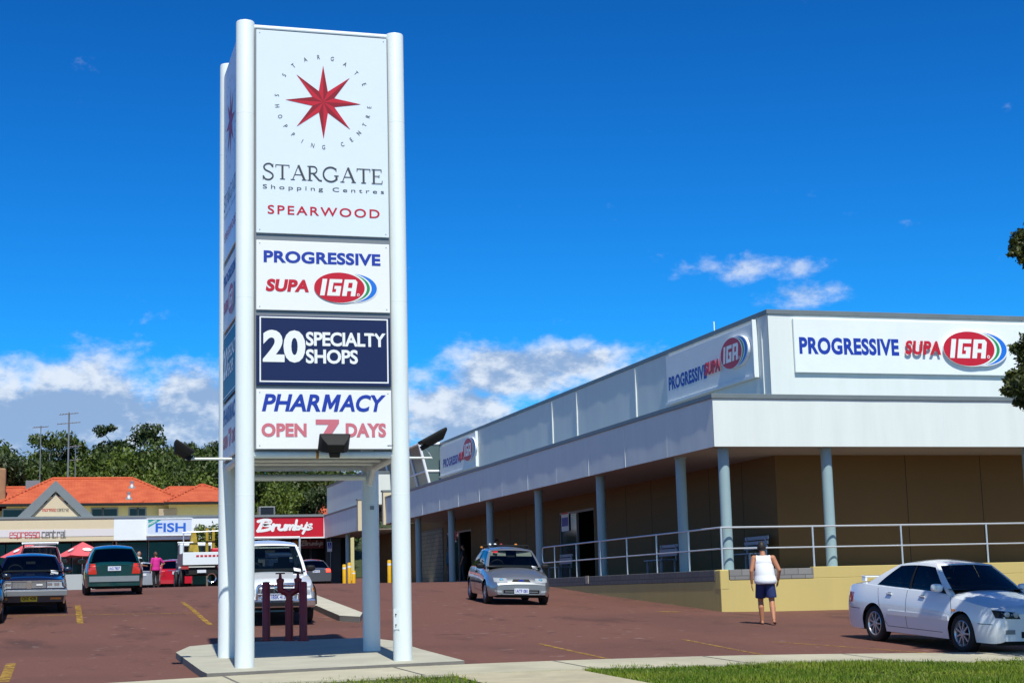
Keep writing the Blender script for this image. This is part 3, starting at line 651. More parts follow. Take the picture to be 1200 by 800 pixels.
# ------------------------------------------------------------------ supermarket
FX, FY, IX, IY = 16.17, 36.88, 19.08, 39.47      # fascia planes, wall planes
SOF, FT, UT, WALK = 5.10, 6.45, 9.17, 2.0
YE = 73.6                                        # far end of the canopy
def raised(mb, s, frame, box, m, depth, **k):
    """letters that stand off the board, with solid sides"""
    V, F, _ = text_shape(s, k.get('bold', .03), k.get('shear', 0), k.get('space', 1)); u0, v0, u1, v1 = box
    P = V*[u1-u0, v1-v0]+[u0, v0]; n = len(P)
    cnt = {}
    for f in F:
        for i in range(len(f)):
            e = (f[i], f[(i+1) % len(f)]); cnt[frozenset(e)] = cnt.get(frozenset(e), [])+[e]
    side = [(e[0][1], e[0][0], n+e[0][0], n+e[0][1]) for e in cnt.values() if len(e) == 1]
    mb.add([frame(a, b, depth) for a, b in P]+[frame(a, b, depth-.02) for a, b in P], list(F)+side, m)
def wavy(x0, x1, z0, z1, nx, nz, fn, amp, m, mb):
    """a sheet that is not quite flat, like real cladding"""
    xs = np.linspace(x0, x1, nx); zs = np.linspace(z0, z1, nz); G = []
    ph = rng.uniform(0, 6.3, 6)
    for a in xs:
        col = []
        for z in zs:
            d = amp*(math.sin(a*2.7+ph[0])+.7*math.sin(a*6.1+ph[1])+.5*math.sin(a*11.3+z+ph[2]))
            col.append(fn(a, z, d))
        G.append(col)
    mb.grid(np.array(G), m)
def build_supermarket():
    t = thing('supermarket', 'long white and tan supermarket with deep canopy on columns and raised oval signs', 'building', (FX, FY, 1.0))
    # tan inner walls
    door_y0, door_y1 = float(atx(697, 640, IX)[1]), float(atx(656, 640, IX)[1])
    ent_y0, ent_y1 = float(atx(552, 640, IX)[1]), float(atx(523, 640, IX)[1])
    mb = MB()
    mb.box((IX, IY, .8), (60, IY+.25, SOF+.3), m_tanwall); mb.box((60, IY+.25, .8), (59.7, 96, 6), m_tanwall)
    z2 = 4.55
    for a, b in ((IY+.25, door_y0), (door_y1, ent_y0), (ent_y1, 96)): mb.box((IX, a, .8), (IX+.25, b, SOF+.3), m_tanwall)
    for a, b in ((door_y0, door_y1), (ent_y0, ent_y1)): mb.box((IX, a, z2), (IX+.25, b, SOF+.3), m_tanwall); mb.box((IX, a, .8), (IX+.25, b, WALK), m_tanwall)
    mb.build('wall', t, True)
    jt = MB()
    for y in np.arange(IY+2.2, 74, 2.4):
        if not (door_y0-.1 < y < door_y1+.1 or ent_y0-.1 < y < ent_y1+.1): jt.box((IX-.004, y, WALK), (IX, y+.015, SOF), m_dark)
    for x in np.arange(IX+1.6, 40, 2.4): jt.box((x, IY-.004, WALK), (x+.015, IY, SOF), m_dark)
    jt.build('wall_joints', t, True)
    # upper wall
    mb = MB(); mb.box((IX+.02, IY+.02, FT-.4), (60, 96, UT-.1), m_upper); mb.build('upper_wall', t, True)
    mb = MB(); wavy(IY, 96, FT-.3, UT-.06, 150, 4, lambda a, z, d: (IX-.006+d, a, z), .0035, m_upside, mb); mb.build('side_cladding', t, True, 180)
    mb = MB(); wavy(IX, 60, FT-.3, UT-.06, 60, 4, lambda a, z, d: (a, IY-.006+d, z), .002, m_upper, mb); mb.build('front_cladding', t, True, 180)
    bt = MB()
    for px in (647.5, 676.5, 746.5): y = float(atx(px, 460, IX)[1]); MB().box((IX-.05, y, FT-.2), (IX, y+.09, UT-.2), m_upper).build('cladding_batten', t, True)
    y = float(atx(895, 420, IX)[1]); bt.box((IX-.03, y+.02, FT-.2), (IX, y+.07, UT-.5), m_upper)
    bt.build('cladding_batten', t, True)
    def coping(name, x, y, z, h, w, o):
        mb = MB(); mb.box((x-o, y-o, z-h), (60, y+w, z), m_cap); mb.box((x-o, y+w, z-h), (x+w, 96 if name == 'roof_coping' else YE, z), m_cap)
        mb.build(name, t, True, bevel=.008)
    coping('roof_coping', IX, IY, UT, .13, .3, .045)
    coping('canopy_coping', FX, FY, FT, .12, .3, .04)
    # canopy: fascia sheets, deck and soffit
    mb = MB(); wavy(FX, 60, SOF, FT-.1, 60, 4, lambda a, z, d: (a, FY+d, z), .0015, m_fascia, mb); mb.build('front_fascia', t, True, 180)
    mb = MB(); wavy(FY, YE, SOF, FT-.1, 130, 5, lambda a, z, d: (FX+d, a, z), .0035, m_fascside, mb); mb.build('side_fascia', t, True, 180)
    mb = MB(); mb.box((FX+.02, FY+.02, SOF+.01), (60, IY, SOF+.06), m_soffit); mb.box((FX+.02, IY, SOF+.01), (IX, YE, SOF+.06), m_soffit); mb.build('soffit', t, True)
    mb = MB(); mb.box((FX+.06, FY+.06, FT-.3), (60, IY, FT-.2), m_cap); mb.box((FX+.06, IY, FT-.3), (IX, YE, FT-.2), m_cap); mb.box((FX+.02, YE-.1, SOF+.06), (IX, YE, FT-.2), m_fascside); mb.build('canopy_deck', t, True)
    jm = MB()
    for y in np.arange(FY+3.2, YE, 3.3): jm.box((FX-.007, y, SOF), (FX+.02, y+.012, FT-.12), m_upper)
    for x in np.arange(FX+3.0, 58, 3.6): jm.box((x, FY-.0035, SOF), (x+.008, FY+.02, FT-.12), m_white)
    jm.build('fascia_joints', t, True)
    mb = MB(); mb.box((IX+.3, IY+.3, UT-.25), (60, 96, UT-.2), m_cap); mb.build('roof', t, True)
    # columns
    cols = [(16.60, 37.33), (19.52, 37.33), (25.6, 37.33), (31.6, 37.33)]+[(16.62, y) for y in (40.27, 46.9, 53.5, 60.0, 66.25, 72.65)]
    for x, y in cols:
        zb = WALK-.02 if y < 51 else float(ground(x, y))-.05
        mb = MB(); mb.lathe([(.17, zb), (.17, zb+.02), (.142, zb+.025), (.142, SOF-.03), (.17, SOF-.028), (.17, SOF+.01)], (x, y, 0), (0, 0, 1), m_col, 28); mb.build('column', t, True, 40)
    # walkway slab
    mb = MB(); mb.box((FX+.22, FY+.22, .5), (60, IY, WALK-.02), m_conc); mb.box((FX+.22, IY, .5), (IX, 53.2, WALK-.02), m_conc); mb.build('walkway', t, True)
    mb = MB(); ys = np.linspace(53.2, 97, 20); G = [[(x, y, max(float(ground(x, y))+.07, WALK-.02)) for x in (FX+.25, IX)] for y in ys]; mb.grid(np.array(G), m_conc)
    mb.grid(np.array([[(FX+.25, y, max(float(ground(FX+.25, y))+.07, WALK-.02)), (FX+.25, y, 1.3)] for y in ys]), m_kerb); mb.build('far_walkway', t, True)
    # glazed doors
    for (a, b, n) in ((door_y0, door_y1, 0), (ent_y0, ent_y1, 1)):
        mb = MB(); mb.box((IX+.02, a, WALK), (IX+.10, a+.07, z2), m_grey); mb.box((IX+.02, b-.07, WALK), (IX+.10, b, z2), m_grey); mb.box((IX+.02, a+.07, z2-.08), (IX+.10, b-.07, z2), m_grey); mb.box((IX+.02, (a+b)/2-.03, WALK), (IX+.10, (a+b)/2+.03, z2-.08), m_grey)
        d = mb.build('door', t, True)
        g = MB(); g.box((IX+.05, (a+b)/2+.03, WALK), (IX+.06, b-.07, z2-.08), m_glassdark); g.build('pane', d, True)
        v = MB(); v.box((IX+2.5, a-.6, WALK-.1), (IX+2.6, b+.6, z2+.2), m_dark); v.box((IX+.25, a-.1, WALK-.1), (IX+2.5, a-.15, z2+.2), m_dark); v.box((IX+.25, b+.1, WALK-.1), (IX+2.5, b+.15, z2+.2), m_dark); v.box((IX+.25, a-.1, z2+.1), (IX+2.5, b+.1, z2+.2), m_dark); v.build('lobby', d, True)
        if n == 0:
            for dy in (.5, .95):
                l = MB(); l.box((IX+.9, a+dy, z2+.02), (IX+1.2, a+dy+.3, z2+.05), mat('lobby_lamp', (1, 1, 1), .4, emit=(1, .97, .9, 2.2))); l.build('ceiling_lamp', d, True)
            y0, y1 = float(atx(666, 605, IX)[1]), float(atx(657.5, 605, IX)[1]); z0, z1 = float(atx(662, 622, IX)[2]), float(atx(662, 590, IX)[2])
            p = MB(); p.box((IX+.005, y0, z0), (IX+.02, y1, z1), m_lwhite); po = p.build('door_poster', d, True)
            w = z1-z0; q = MB(); q.box((IX+.001, y0+.03, z0+w*.62), (IX+.005, y1-.03, z1-.05), m_red); q.box((IX+.001, y0+.06, z0+w*.18), (IX+.005, y1-.06, z0+w*.5), m_blue); q.build('poster_print', po, True)
        else:
            r = MB(); yy = float(atx(546, 620, IX)[1]); r.box((IX-.6, yy-.35, 4.05), (IX-.55, yy+.35, 4.5), m_red); r.box((IX-.6, yy-.35, 3.97), (IX-.55, yy+.35, 4.045), m_lwhite); r.tube((IX-.575, yy-.3, 4.5), (IX-.575, yy-.3, SOF), .012, m_black, 6); r.tube((IX-.575, yy+.3, 4.5), (IX-.575, yy+.3, SOF), .012, m_black, 6); r.build('hanging_sign', t, True)
    y0, y1 = float(atx(519, 640, IX-.03)[1]), float(atx(493, 640, IX-.03)[1])
    mb = MB(); mb.box((IX-.03, y0, WALK), (IX-.004, y1, SOF-.25), brick_mat('grey_block_wall', (.15, .135, .10), (.19, .17, .13), (.07, .065, .05), .4, .2, 'yz', .014)); mb.build('block_panel', t, True)
    # sign boards
    def letters(p, F, prog, supa, ov, s, sx, h, z_h):
        mb = MB(); put_text(mb, 'PROGRESSIVE', F, prog, m_blue, .042, space=1.06); mb.build('lettering', p, True, fix=False)
        mb = MB(); raised(mb, 'SUPA', F, supa, m_red, h, bold=.036, shear=.15, space=1.10); mb.build('raised_lettering', p, True)
        mb = MB()
        body = [(ov[0]+sx*s*a, ov[1]+s*b) for a, b in ellipse(.06, 0, 1.03, .62)]; b2 = [(ov[0]+sx*s*a, ov[1]+s*b) for a, b in ellipse(.52, 0, 1.02, .60)]
        for q in (body, b2):
            k = len(q); e = 0 if q is body else .004; mb.add([F(a, b, .004) for a, b in q]+[F(a, b, h-e) for a, b in q], [(i, (i+1) % k, k+(i+1) % k, k+i) for i in range(k)]+[tuple(range(k, 2*k))], m_lwhite)
        iga(mb, F, ov[0], ov[1], s, h, sx); mb.build('oval_logo', p, True, fix=False)
    # front board
    BX1 = 27.55
    p = MB().box((19.81, IY-.10, 7.40), (BX1, IY-.02, 8.92), m_white).build('sign_board', t, True, bevel=.01)
    F = lambda a, b, h: (a, IY-.10-h, b)
    def fx(x, y): q = aty(x, y, IY-.12); return float(q[0]), float(q[2])
    a = fx(937.5, 414.5); b = fx(1053, 397); c = fx(1060, 415.5); d = fx(1100.5, 400); e = fx(1134, 409); r = (fx(1164, 409)[0]-fx(1104.5, 409)[0])/2
    letters(p, F, (a[0], a[1], b[0], b[1]), (c[0], c[1], d[0], d[1]), e, r, 1., .085, 0)
    # the two boards along the side
    for (pa, pb, prog, supa, ov, rr) in (((782, 449), (884, 409), (783, 828), (826.5, 844.5), (845.5, 870.5), 18.5), ((516, 535), (558, 508), (517.5, 538), (536.5, 544), (541, 552), 11)):
        y1 = float(atx(*pa, IX-.1)[1]); y0 = float(atx(*pb, IX-.1)[1])
        p = MB().box((IX-.12, y0, 7.45), (IX-.02, y1, 8.92), m_white).build('sign_board', t, True, bevel=.01)
        F = lambda a, b, h: (IX-.12-h, -a, b)
        U = lambda x, h=0: -float(atx(x, 430, IX-.12-h)[1])
        oc = (U(ov[0], .10)+U(ov[1], .10))/2; rx = (U(ov[1], .10)-U(ov[0], .10))/2
        letters(p, F, (U(prog[0]), 7.80, U(prog[1]), 8.24), (U(supa[0], .06), 7.85, U(supa[1], .06), 8.24), (oc, 8.24), rx, 1.0, .10, 0)
        q = MB(); q.box((IX-.16, y0-.05, 7.36), (IX-.02, y1+.05, 7.445), m_white); q.box((IX-.16, y0-.06, 7.36), (IX-.02, y0-.012, 9.0), m_white)
        q.build('board_frame', p, True)
    # glazed lantern over the far entrance, leaning out over the fascia
    GX = 18.7; y0 = float(atx(508, 563, GX)[1]); y1 = float(atx(453, 580, GX)[1]); lean = .7; zt = float(atx(498, 517, GX-lean)[2])
    mb = MB()
    mb.add([(GX, y0, FT-.1), (GX, y1, FT-.1), (GX-lean, y1, zt), (GX-lean, y0, zt)], [(0, 1, 2, 3)], m_teal)
    mb.add([(GX, y0, FT-.1), (IX+.3, y0, FT-.1), (IX+.3, y0, zt), (GX-lean, y0, zt)], [(0, 1, 2, 3)], m_teal); g = mb.build('glazed_lantern', t, True)
    fr = MB(); n = 4
    for i in range(n+1):
        y = y0+(y1-y0)*[0, .22, .48, .74, 1][i]; fr.tube((GX-.02, y, FT-.1), (GX-.02-lean, y, zt), .075, m_lwhite, 8)
    for z in (0, .5, 1): fr.tube((GX-.02-lean*z, y0, FT-.1+(zt-FT+.1)*z), (GX-.02-lean*z, y1, FT-.1+(zt-FT+.1)*z), .06, m_lwhite, 8); fr.tube((GX-.02-lean*z, y0, FT-.1+(zt-FT+.1)*z), (IX, y0, FT-.1+(zt-FT+.1)*z), .06, m_lwhite, 8)
    fr.build('mullions', g, True)
    bk = MB(); bk.box((IX-.4, y0+.1, FT-.2), (IX-.3, y1, zt-.1), mat('lantern_lining', (.18, .21, .22), .6)); bk.box((GX-lean, y0, zt+.03), (IX, y1, zt+.09), m_white); bk.build('lantern_roof', g, True)
    # gap in the canopy framed by two cream piers, then the far part of the fascia
    ya = float(atx(452, 597, FX)[1]); yb = float(atx(422, 605, FX)[1])
    for (xl, xr) in ((446, 452), (418.5, 422)):
        y = float(atx(xr, 600, FX)[1]); w = .42 if xl > 430 else .40; MB().box((FX-.12, y, SOF-.05), (FX+.35, y+.35, FT+.25), m_cream).box((FX-.16, y-.03, FT+.25), (FX+.4, y+.4, FT+.33), m_cap).build('canopy_pier', t, True)
    mb = MB(); mb.box((FX, yb+.5, SOF), (FX+.1, 97.2, FT-.05), m_fascside); mb.box((FX-.03, yb+.5, FT-.05), (FX+.3, 97.2, FT+.05), m_cap); mb.box((FX+.1, yb+.5, SOF+.02), (IX, 96.4, SOF+.08), m_soffit); mb.build('far_fascia', t, True)
    mb = MB(); mb.box((FX, YE, SOF), (FX+.1, ya, FT-.1), m_fascside); mb.box((FX+.1, YE, SOF+.02), (IX, ya, SOF+.08), m_soffit); mb.box((FX-.035, YE, FT-.1), (FX+.3, ya, FT), m_cap); mb.build('fascia_infill', t, True)
    # the pale upper wall of the far wing, stepping forward
    yw0, yw1 = yb+.6, 97.2; zt = float(atx(380, 573, FX+.3)[2])
    mb = MB(); mb.box((FX+.3, yw0, FT+.05), (IX, yw1, zt), m_upside); mb.box((FX+.26, yw0-.04, zt), (IX, yw1, zt+.12), m_cap); mb.build('far_upper_wall', t, True)
    for px in (408,): 
        y = float(atx(px, 660, 16.62)[1]); MB().lathe([(.142, 1.9), (.142, SOF+.02)], (16.62, y, 0), (0, 0, 1), m_col, 24).build('column', t, True, 40)
    y0 = float(atx(405, 640, IX-.05)[1]); y1 = float(atx(396, 640, IX-.05)[1])
    MB().box((IX-.05, y0, 2.0), (IX-.003, y1, SOF-.1), m_creamy).build('cream_wall_panel', t, True)
    MB().tube((23, 52, UT-.2), (23, 52, UT+1.9), .018, m_lwhite, 8).build('roof_aerial', t, True)
build_supermarket()

def build_wall_and_rail():
    t = thing('retaining_wall', 'yellow rendered retaining wall under the walkway with grey block capping', 'wall', (FX, FY, .8))
    mb = MB(); ys = np.linspace(FY, 53.2, 14)
    mb.box((FX, FY, .2), (60, FY+.2, WALK-.26), m_yellow); mb.box((18.75, FY+.001, WALK-.26), (60, FY+.2, WALK+.03), m_yellow); mb.box((FX, FY+.2, .5), (FX+.2, 53.2, WALK-.28), m_yellow)
    mb.build('wall', t, True, bevel=.012)
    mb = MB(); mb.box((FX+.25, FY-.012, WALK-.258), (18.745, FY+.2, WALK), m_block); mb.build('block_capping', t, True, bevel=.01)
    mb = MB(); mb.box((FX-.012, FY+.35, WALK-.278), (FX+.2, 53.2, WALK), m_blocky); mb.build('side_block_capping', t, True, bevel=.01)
    mb = MB(); mb.box((FX-.006, FY-.006, WALK-.5), (FX+.24, FY+.34, WALK+.004), m_yellow); mb.build('corner_pier', t, True, bevel=.03)
    y = float(atx(688.5, 675, FX)[1]); MB().box((FX-.03, y-.13, WALK-.22), (FX-.012, y+.13, WALK+.02), mat('rubbed_render', (.42, .38, .28), .9, var=.3, vscale=12)).build('patch', t, True)
    g = thing('handrail', 'silver two-rail tube handrail with posts running along the walkway edge', 'railing', (FX+.13, FY+.13, WALK))
    X, Y = FX+.13, FY+.13; zt, zm = WALK+1.06, WALK+.53
    yend = float(atx(637, 640, X)[1])
    for y in (39.15, 41.48, 43.86, 46.21, 48.53, 50.82): MB().tube((X, y, WALK-.02), (X, y, zt), .024, m_alu, 12).build('post', g, True, 40)
    for k in range(0, 9): MB().tube((X+2.55*k, Y, WALK-.02), (X+2.55*k, Y, zt), .024, m_alu, 12).build('post', g, True, 40)
    for z in (zt, zm):
        mb = MB(); mb.tube((X, Y, z), (X, yend, z), .024 if z == zt else .02, m_alu, 12); mb.tube((X-.02, Y, z+.0005), (45, Y, z+.0005), .024 if z == zt else .02, m_alu, 12); mb.build('rail', g, True, 40)
    MB().path([(X, yend, zt), (X, yend+.12, zt-.05), (X, yend+.16, (zt+zm)/2), (X, yend+.12, zm+.05), (X, yend, zm)], .022, m_alu, 10).build('end_loop', g, True, 40)
    # benches against the wall
    mb_ = mat('bench_aluminium', (.30, .33, .40), .4, metal=.4)
    b = None
    for px, lab in ((774, 'grey slatted bench on the walkway between the second and third columns'), (876, 'grey slatted bench behind the man on the walkway corner'), (655, 'grey bench by the glass supermarket door, half behind the silver hatchback')):
        y = float(atx(px, 660, 18.5)[1])
        if b is None:
            b = thing('bench', lab, 'bench', (18.5, y, WALK), 0, 'benches along the walkway')
            q = MB(); [q.cbox((-.22+.13*k, 0, .45), (.10, 1.5, .035), mb_) for k in range(4)]; q.build('seat', b, bevel=.006)
            q = MB(); [q.cbox((.27+.02*k, 0, .62+.13*k), (.035, 1.5, .10), mb_) for k in range(3)]; q.build('backrest', b, bevel=.006)
            for sy in (-.6, .6):
                q = MB(); q.cbox((-.2, sy, .215), (.05, .05, .43), mb_); q.build('leg', b); q = MB(); q.cbox((.24, sy, .215), (.05, .05, .43), mb_); q.cbox((.29, sy, .66), (.04, .05, .5), mb_); q.build('leg', b)
        else: dup(b, (18.5, y, WALK), 0, lab)
build_wall_and_rail()
# yellow bollards at the far entrance
def build_bollards():
    b = None
    for px, yb, yt, lab in ((403.5, 684, 660, 'yellow bollard leftmost of the three by the far wall'), (409.5, 685, 659, 'yellow bollard in the middle of the three by the far wall'), (414.5, 684, 667, 'shorter yellow bollard on the right of the three by the far wall'), (456.5, 683, 655, 'yellow bollard standing alone beyond the white sign post')):
        Y = 84.0 if px < 430 else 76.0; p = aty(px, yb, Y); z = float(ground(p[0], p[1])); h = (yb-yt)*Y/.96/FPX
        t = thing('bollard', lab, 'bollard', (p[0], p[1], z), 0, 'yellow bollards before the far entrance')
        MB().lathe([(.10, -.1), (.10, h-.04), (.085, h-.01), (0, h)], (0, 0, 0), (0, 0, 1), m_ylw, 16).build('post', t, smooth=50)
        MB().lathe([(.102, h*.78), (.102, h*.86)], (0, 0, 0), (0, 0, 1), m_white, 16).build('reflective_band', t, smooth=50)
build_bollards()
# ------------------------------------------------------------------ the row of shops at the far end
SY = 96.5
def zx(x, y, Y=SY): p = aty(x, y, Y); return float(p[0]), float(p[2])
m_roofg = mat('grey_trim', (.20, .23, .24), .5, var=.05)
m_tile = None
def tile_mat():
    mt = bpy.data.materials.new('terracotta_tiles'); mt.use_nodes = True; nt = mt.node_tree; N = nt.nodes.new; L = nt.links.new; b = nt.nodes['Principled BSDF']; b.inputs['Roughness'].default_value = .8
    tc = N('ShaderNodeTexCoord'); n = N('ShaderNodeTexNoise'); n.inputs['Scale'].default_value = 1.5; n.inputs['Detail'].default_value = 8; L(tc.outputs['Object'], n.inputs[0])
    r = N('ShaderNodeMapRange'); L(n.outputs[0], r.inputs[0]); r.inputs[1].default_value = .3; r.inputs[2].default_value = .7
    mx = N('ShaderNodeMix'); mx.data_type = 'RGBA'; L(r.outputs[0], mx.inputs[0]); mx.inputs[6].default_value = (.47, .078, .028, 1); mx.inputs[7].default_value = (.60, .125, .045, 1); L(mx.outputs[2], b.inputs['Base Color'])
    w = N('ShaderNodeTexWave'); w.wave_type = 'BANDS'; w.bands_direction = 'Z'; w.inputs['Scale'].default_value = 2.2; L(tc.outputs['Object'], w.inputs[0])
    w2 = N('ShaderNodeTexWave'); w2.bands_direction = 'X'; w2.inputs['Scale'].default_value = 1.6; L(tc.outputs['Object'], w2.inputs[0])
    ad = N('ShaderNodeMath'); L(w.outputs['Fac'], ad.inputs[0]); L(w2.outputs['Fac'], ad.inputs[1])
    bp = N('ShaderNodeBump'); bp.inputs['Strength'].default_value = .6; bp.inputs['Distance'].default_value = .06; L(ad.outputs[0], bp.inputs['Height']); L(bp.outputs[0], b.inputs['Normal'])
    return mt
m_tile = tile_mat()

def block_word(mb, s, F, box, ma, mb2, split):
    """squared-off techno capitals drawn with strokes on a 4 x 6 grid"""
    gl = {'e': [[(0, 3), (4, 3), (4, 6), (0, 6), (0, 0), (4, 0)]], 's': [[(4, 6), (0, 6), (0, 3), (4, 3), (4, 0), (0, 0)]], 'p': [[(0, -1.6), (0, 6), (4, 6), (4, 0), (0, 0)]], 'r': [[(0, 0), (0, 6), (4, 6), (4, 4.4)]],
          'o': [[(0, 0), (0, 6), (4, 6), (4, 0), (0, 0)]], 'c': [[(4, 6), (0, 6), (0, 0), (4, 0)]], 'n': [[(0, 0), (0, 6), (4, 6), (4, 0)]], 't': [[(0, 8), (0, 0), (4, 0)], [(0, 6), (3.4, 6)]], 'a': [[(0, 6), (4, 6), (4, 0), (0, 0), (0, 3), (4, 3)]], 'l': [[(0, 8), (0, 0), (1.6, 0)]], ' ': []}
    ws = [2.4 if c == ' ' else 2.6 if c == 'l' else 5.6 for c in s]; k = (box[2]-box[0])/sum(ws); kv = (box[3]-box[1])/8.4; x = box[0]; off = .004
    for i, (c, w) in enumerate(zip(s, ws)):
        for st in gl[c]:
            for a, b in zip(st[:-1], st[1:]):
                off += .0006
                P, Q = np.array([x+a[0]*k, box[1]+(a[1]+.3)*kv]), np.array([x+b[0]*k, box[1]+(b[1]+.3)*kv]); d = (Q-P)/np.linalg.norm(Q-P)*k*.4
                put_stroke(mb, [P-d, Q+d], k*1.05, F, ma if i < split else mb2, off, False)
        x += w*k
def build_shops():
    g0 = 2.1
    x_l, x_m, x_r, x_b0, x_b1 = zx(-60, 620)[0], zx(133.5, 620)[0], zx(258, 620)[0], zx(294, 615)[0], zx(380.5, 615)[0]
    ztop = zx(100, 607)[1]; zbot = zx(100, 633.3)[1]
    F = lambda a, b, h: (a, SY-h, b)
    def shopfront(t, x0, x1, mull, panel=None):
        """recessed dark glass with mullions under the fascia"""
        mb = MB(); mb.box((x0, SY+2.2, g0-.3), (x1, SY+2.45, zbot+.5), m_dark); mb.box((x0, SY+.3, zbot+.02), (x1, SY+2.2, zbot+.08), m_soffit); mb.box((x0, SY+2.45, g0-.3), (x1, SY+12, ztop-.15), m_creamy); mb.build('wall', t, True)
        for a, b in zip(mull[:-1], mull[1:]):
            f = MB(); f.box((a, SY+2.05, g0+.05), (a+.08, SY+2.19, zbot), m_lwhite if panel else m_grey); f.box((b-.002, SY+2.05, g0+.05), (b+.06, SY+2.19, zbot), m_lwhite if panel else m_grey); f.box((a, SY+2.05, g0+.0), (b+.06, SY+2.19, g0+.12), m_lwhite if panel else m_grey); w = f.build('window', t, True)
            p = MB(); p.box((a+.085, SY+2.10, g0+.4), (b-.01, SY+2.14, zbot-.02), m_glassdark); p.build('pane', w, True)
    # cafe
    t = thing('cafe', 'cream cafe shopfront with grey gable frame and red squared lettering', 'shop', ((x_l+x_m)/2, SY, g0))
    mb = MB(); mb.box((x_l, SY, zbot), (x_m, SY+.3, ztop), m_cream); mb.build('fascia', t, True)
    za, zb_ = zx(60, 620)[1], zx(60, 628.5)[1]
    b = MB().box((x_l, SY-.02, zb_), (x_m-.003, SY-.003, za), mat('pale_pink_band', (.70, .66, .66), .6)).build('sign_band', t, True)
    l = MB(); q0, q1 = zx(11.5, 630), zx(78, 620.8); block_word(l, 'espresso central', lambda a, b, h: (a, SY-.02-h, b), (q0[0], q0[1], q1[0], q1[1]), m_red, m_ink, 8); l.build('lettering', b, True, fix=False)
    mb = MB(); mb.box((x_l, SY-.06, ztop), (x_m, SY+.4, ztop+.12), m_roofg); mb.build('coping', t, True)
    shopfront(t, x_l, x_m, [zx(x, 650)[0] for x in (-58, -20, 5, 44, 84, 108, 133)])
    ap, bl, br = zx(65.5, 562.5), zx(19.5, 606), zx(111.5, 606); ia, il, ir = zx(65.3, 575), zx(35, 606), zx(97, 606)
    mb = MB(); mb.prism([bl, il, ia, ap], (0, SY+.1, 0), (1, 0, 0), (0, 0, 1), (0, 1, 0), 1.6, m_roofg); mb.prism([ap, ia, ir, br], (0, SY+.1, 0), (1, 0, 0), (0, 0, 1), (0, 1, 0), 1.6, m_roofg); gb = mb.build('gable_frame', t, True)
    ja, jl, jr = zx(65, 577.5), zx(37, 604.5), zx(94.5, 604.5)
    mb = MB(); mb.prism([jl, jr, ja], (0, SY+.25, 0), (1, 0, 0), (0, 0, 1), (0, 1, 0), .12, m_cream); gs = mb.build('gable_sign', t, True)
    for (u, v) in ((jl, (1, .6)), (jr, (-1, .6))): pass
    mb = MB()
    for px, py in ((52, 588), (79, 588), (60, 579), (71, 579)): p = zx(px, py); mb.box((p[0]-.35, SY+.3, p[1]-.1), (p[0]+.35, SY+.36, p[1]+.1), m_black)
    mb.build('sign_bracket', gb, True)
    l = MB(); q0, q1 = zx(49.5, 598.5), zx(81, 594.5); block_word(l, 'espresso central', lambda a, b, h: (a, SY+.25-h, b), (q0[0], q0[1], q1[0], q1[1]), m_red, m_ink, 8); l.build('lettering', gs, True, fix=False)
    # fish shop
    t = thing('fish_shop', 'white shopfront with blue fish lettering on a framed sign', 'shop', ((x_m+x_r)/2, SY, g0))
    MB().box((x_m, SY, zbot), (x_b0-.05, SY+.3, ztop), m_white).build('fascia', t, True); MB().box((x_m, SY-.06, ztop), (x_b0-.05, SY+.4, ztop+.12), m_roofg).build('coping', t, True)
    shopfront(t, x_m, x_b0-.05, [zx(x, 650)[0] for x in (137, 175, 216, 252, 290)], True)
    a, c = zx(172.5, 626.8), zx(224.5, 607.8)
    s = MB().box((a[0], SY-.14, a[1]), (c[0], SY-.004, c[1]), mat('pale_blue_sign', (.62, .70, .84), .4)).build('sign_panel', t, True); Fs = lambda u, v, h: (u, SY-.14-h, v)
    fr = MB()
    for (u0, v0, u1, v1) in ((a[0]-.05, a[1]-.05, c[0]+.05, a[1]), (a[0]-.05, c[1], c[0]+.05, c[1]+.05), (a[0]-.05, a[1], a[0], c[1]), (c[0], a[1], c[0]+.05, c[1])): fr.box((u0, SY-.17, v0), (u1, SY-.004, v1), m_lwhite)
    fr.build('sign_frame', s, True)
    l = MB(); p, q = zx(182, 623.3), zx(217.5, 612.2); put_text(l, 'FISH', Fs, (p[0], p[1], q[0], q[1]), mat('fish_blue', (.02, .13, .62), .45), .025, off=.01)
    m_tl = mat('teal_vinyl', (.02, .34, .30), .45); w = c[0]-a[0]; h = c[1]-a[1]
    put_poly(l, [(a[0]+.05, a[1]+.48*h), (a[0]+.31*w, c[1]-.03), (a[0]+.05, c[1]-.03)], Fs, m_tl, .006)
    k = math.atan2(.5*h, .33*w); put_text(l, 'FRESH', Fs, (a[0]+.01*w, a[1]+.74*h, a[0]+.21*w, a[1]+.88*h), m_lwhite, .03, off=.012, rot=k); l.build('lettering', s, True, fix=False)
    MB().box((zx(139, 650)[0], SY+2.0, zx(139, 651)[1]), (zx(174, 650)[0], SY+2.04, zx(139, 635.5)[1]), mat('teal_window_poster', (.01, .12, .15), .4)).build('window_poster', t, True)
    # bakery
    t = thing('bakery', 'bakery shop with bright red fascia and white brush script lettering', 'shop', ((x_b0+x_b1)/2, SY, g0))
    zt, zb2 = zx(340, 605.3)[1], zx(340, 629)[1]
    MB().box((x_b0, SY, zb2), (x_b1, SY+.3, zt), m_red).build('fascia', t, True)
    fr = MB(); fr.box((x_b0, SY-.03, zb2-.08), (x_b1, SY+.3, zb2-.004), m_lwhite); fr.box((x_b1-.07, SY-.03, zb2), (x_b1+.004, SY-.003, zt), m_lwhite); fr.build('fascia_trim', t, True); MB().box((x_b0, SY-.06, zt+.003), (x_b1+.1, SY+.4, zt+.14), m_roofg).build('coping', t, True)
    shopfront(t, x_b0, x_b1+2.0, [x_b0+k*1.3 for k in range(5)])
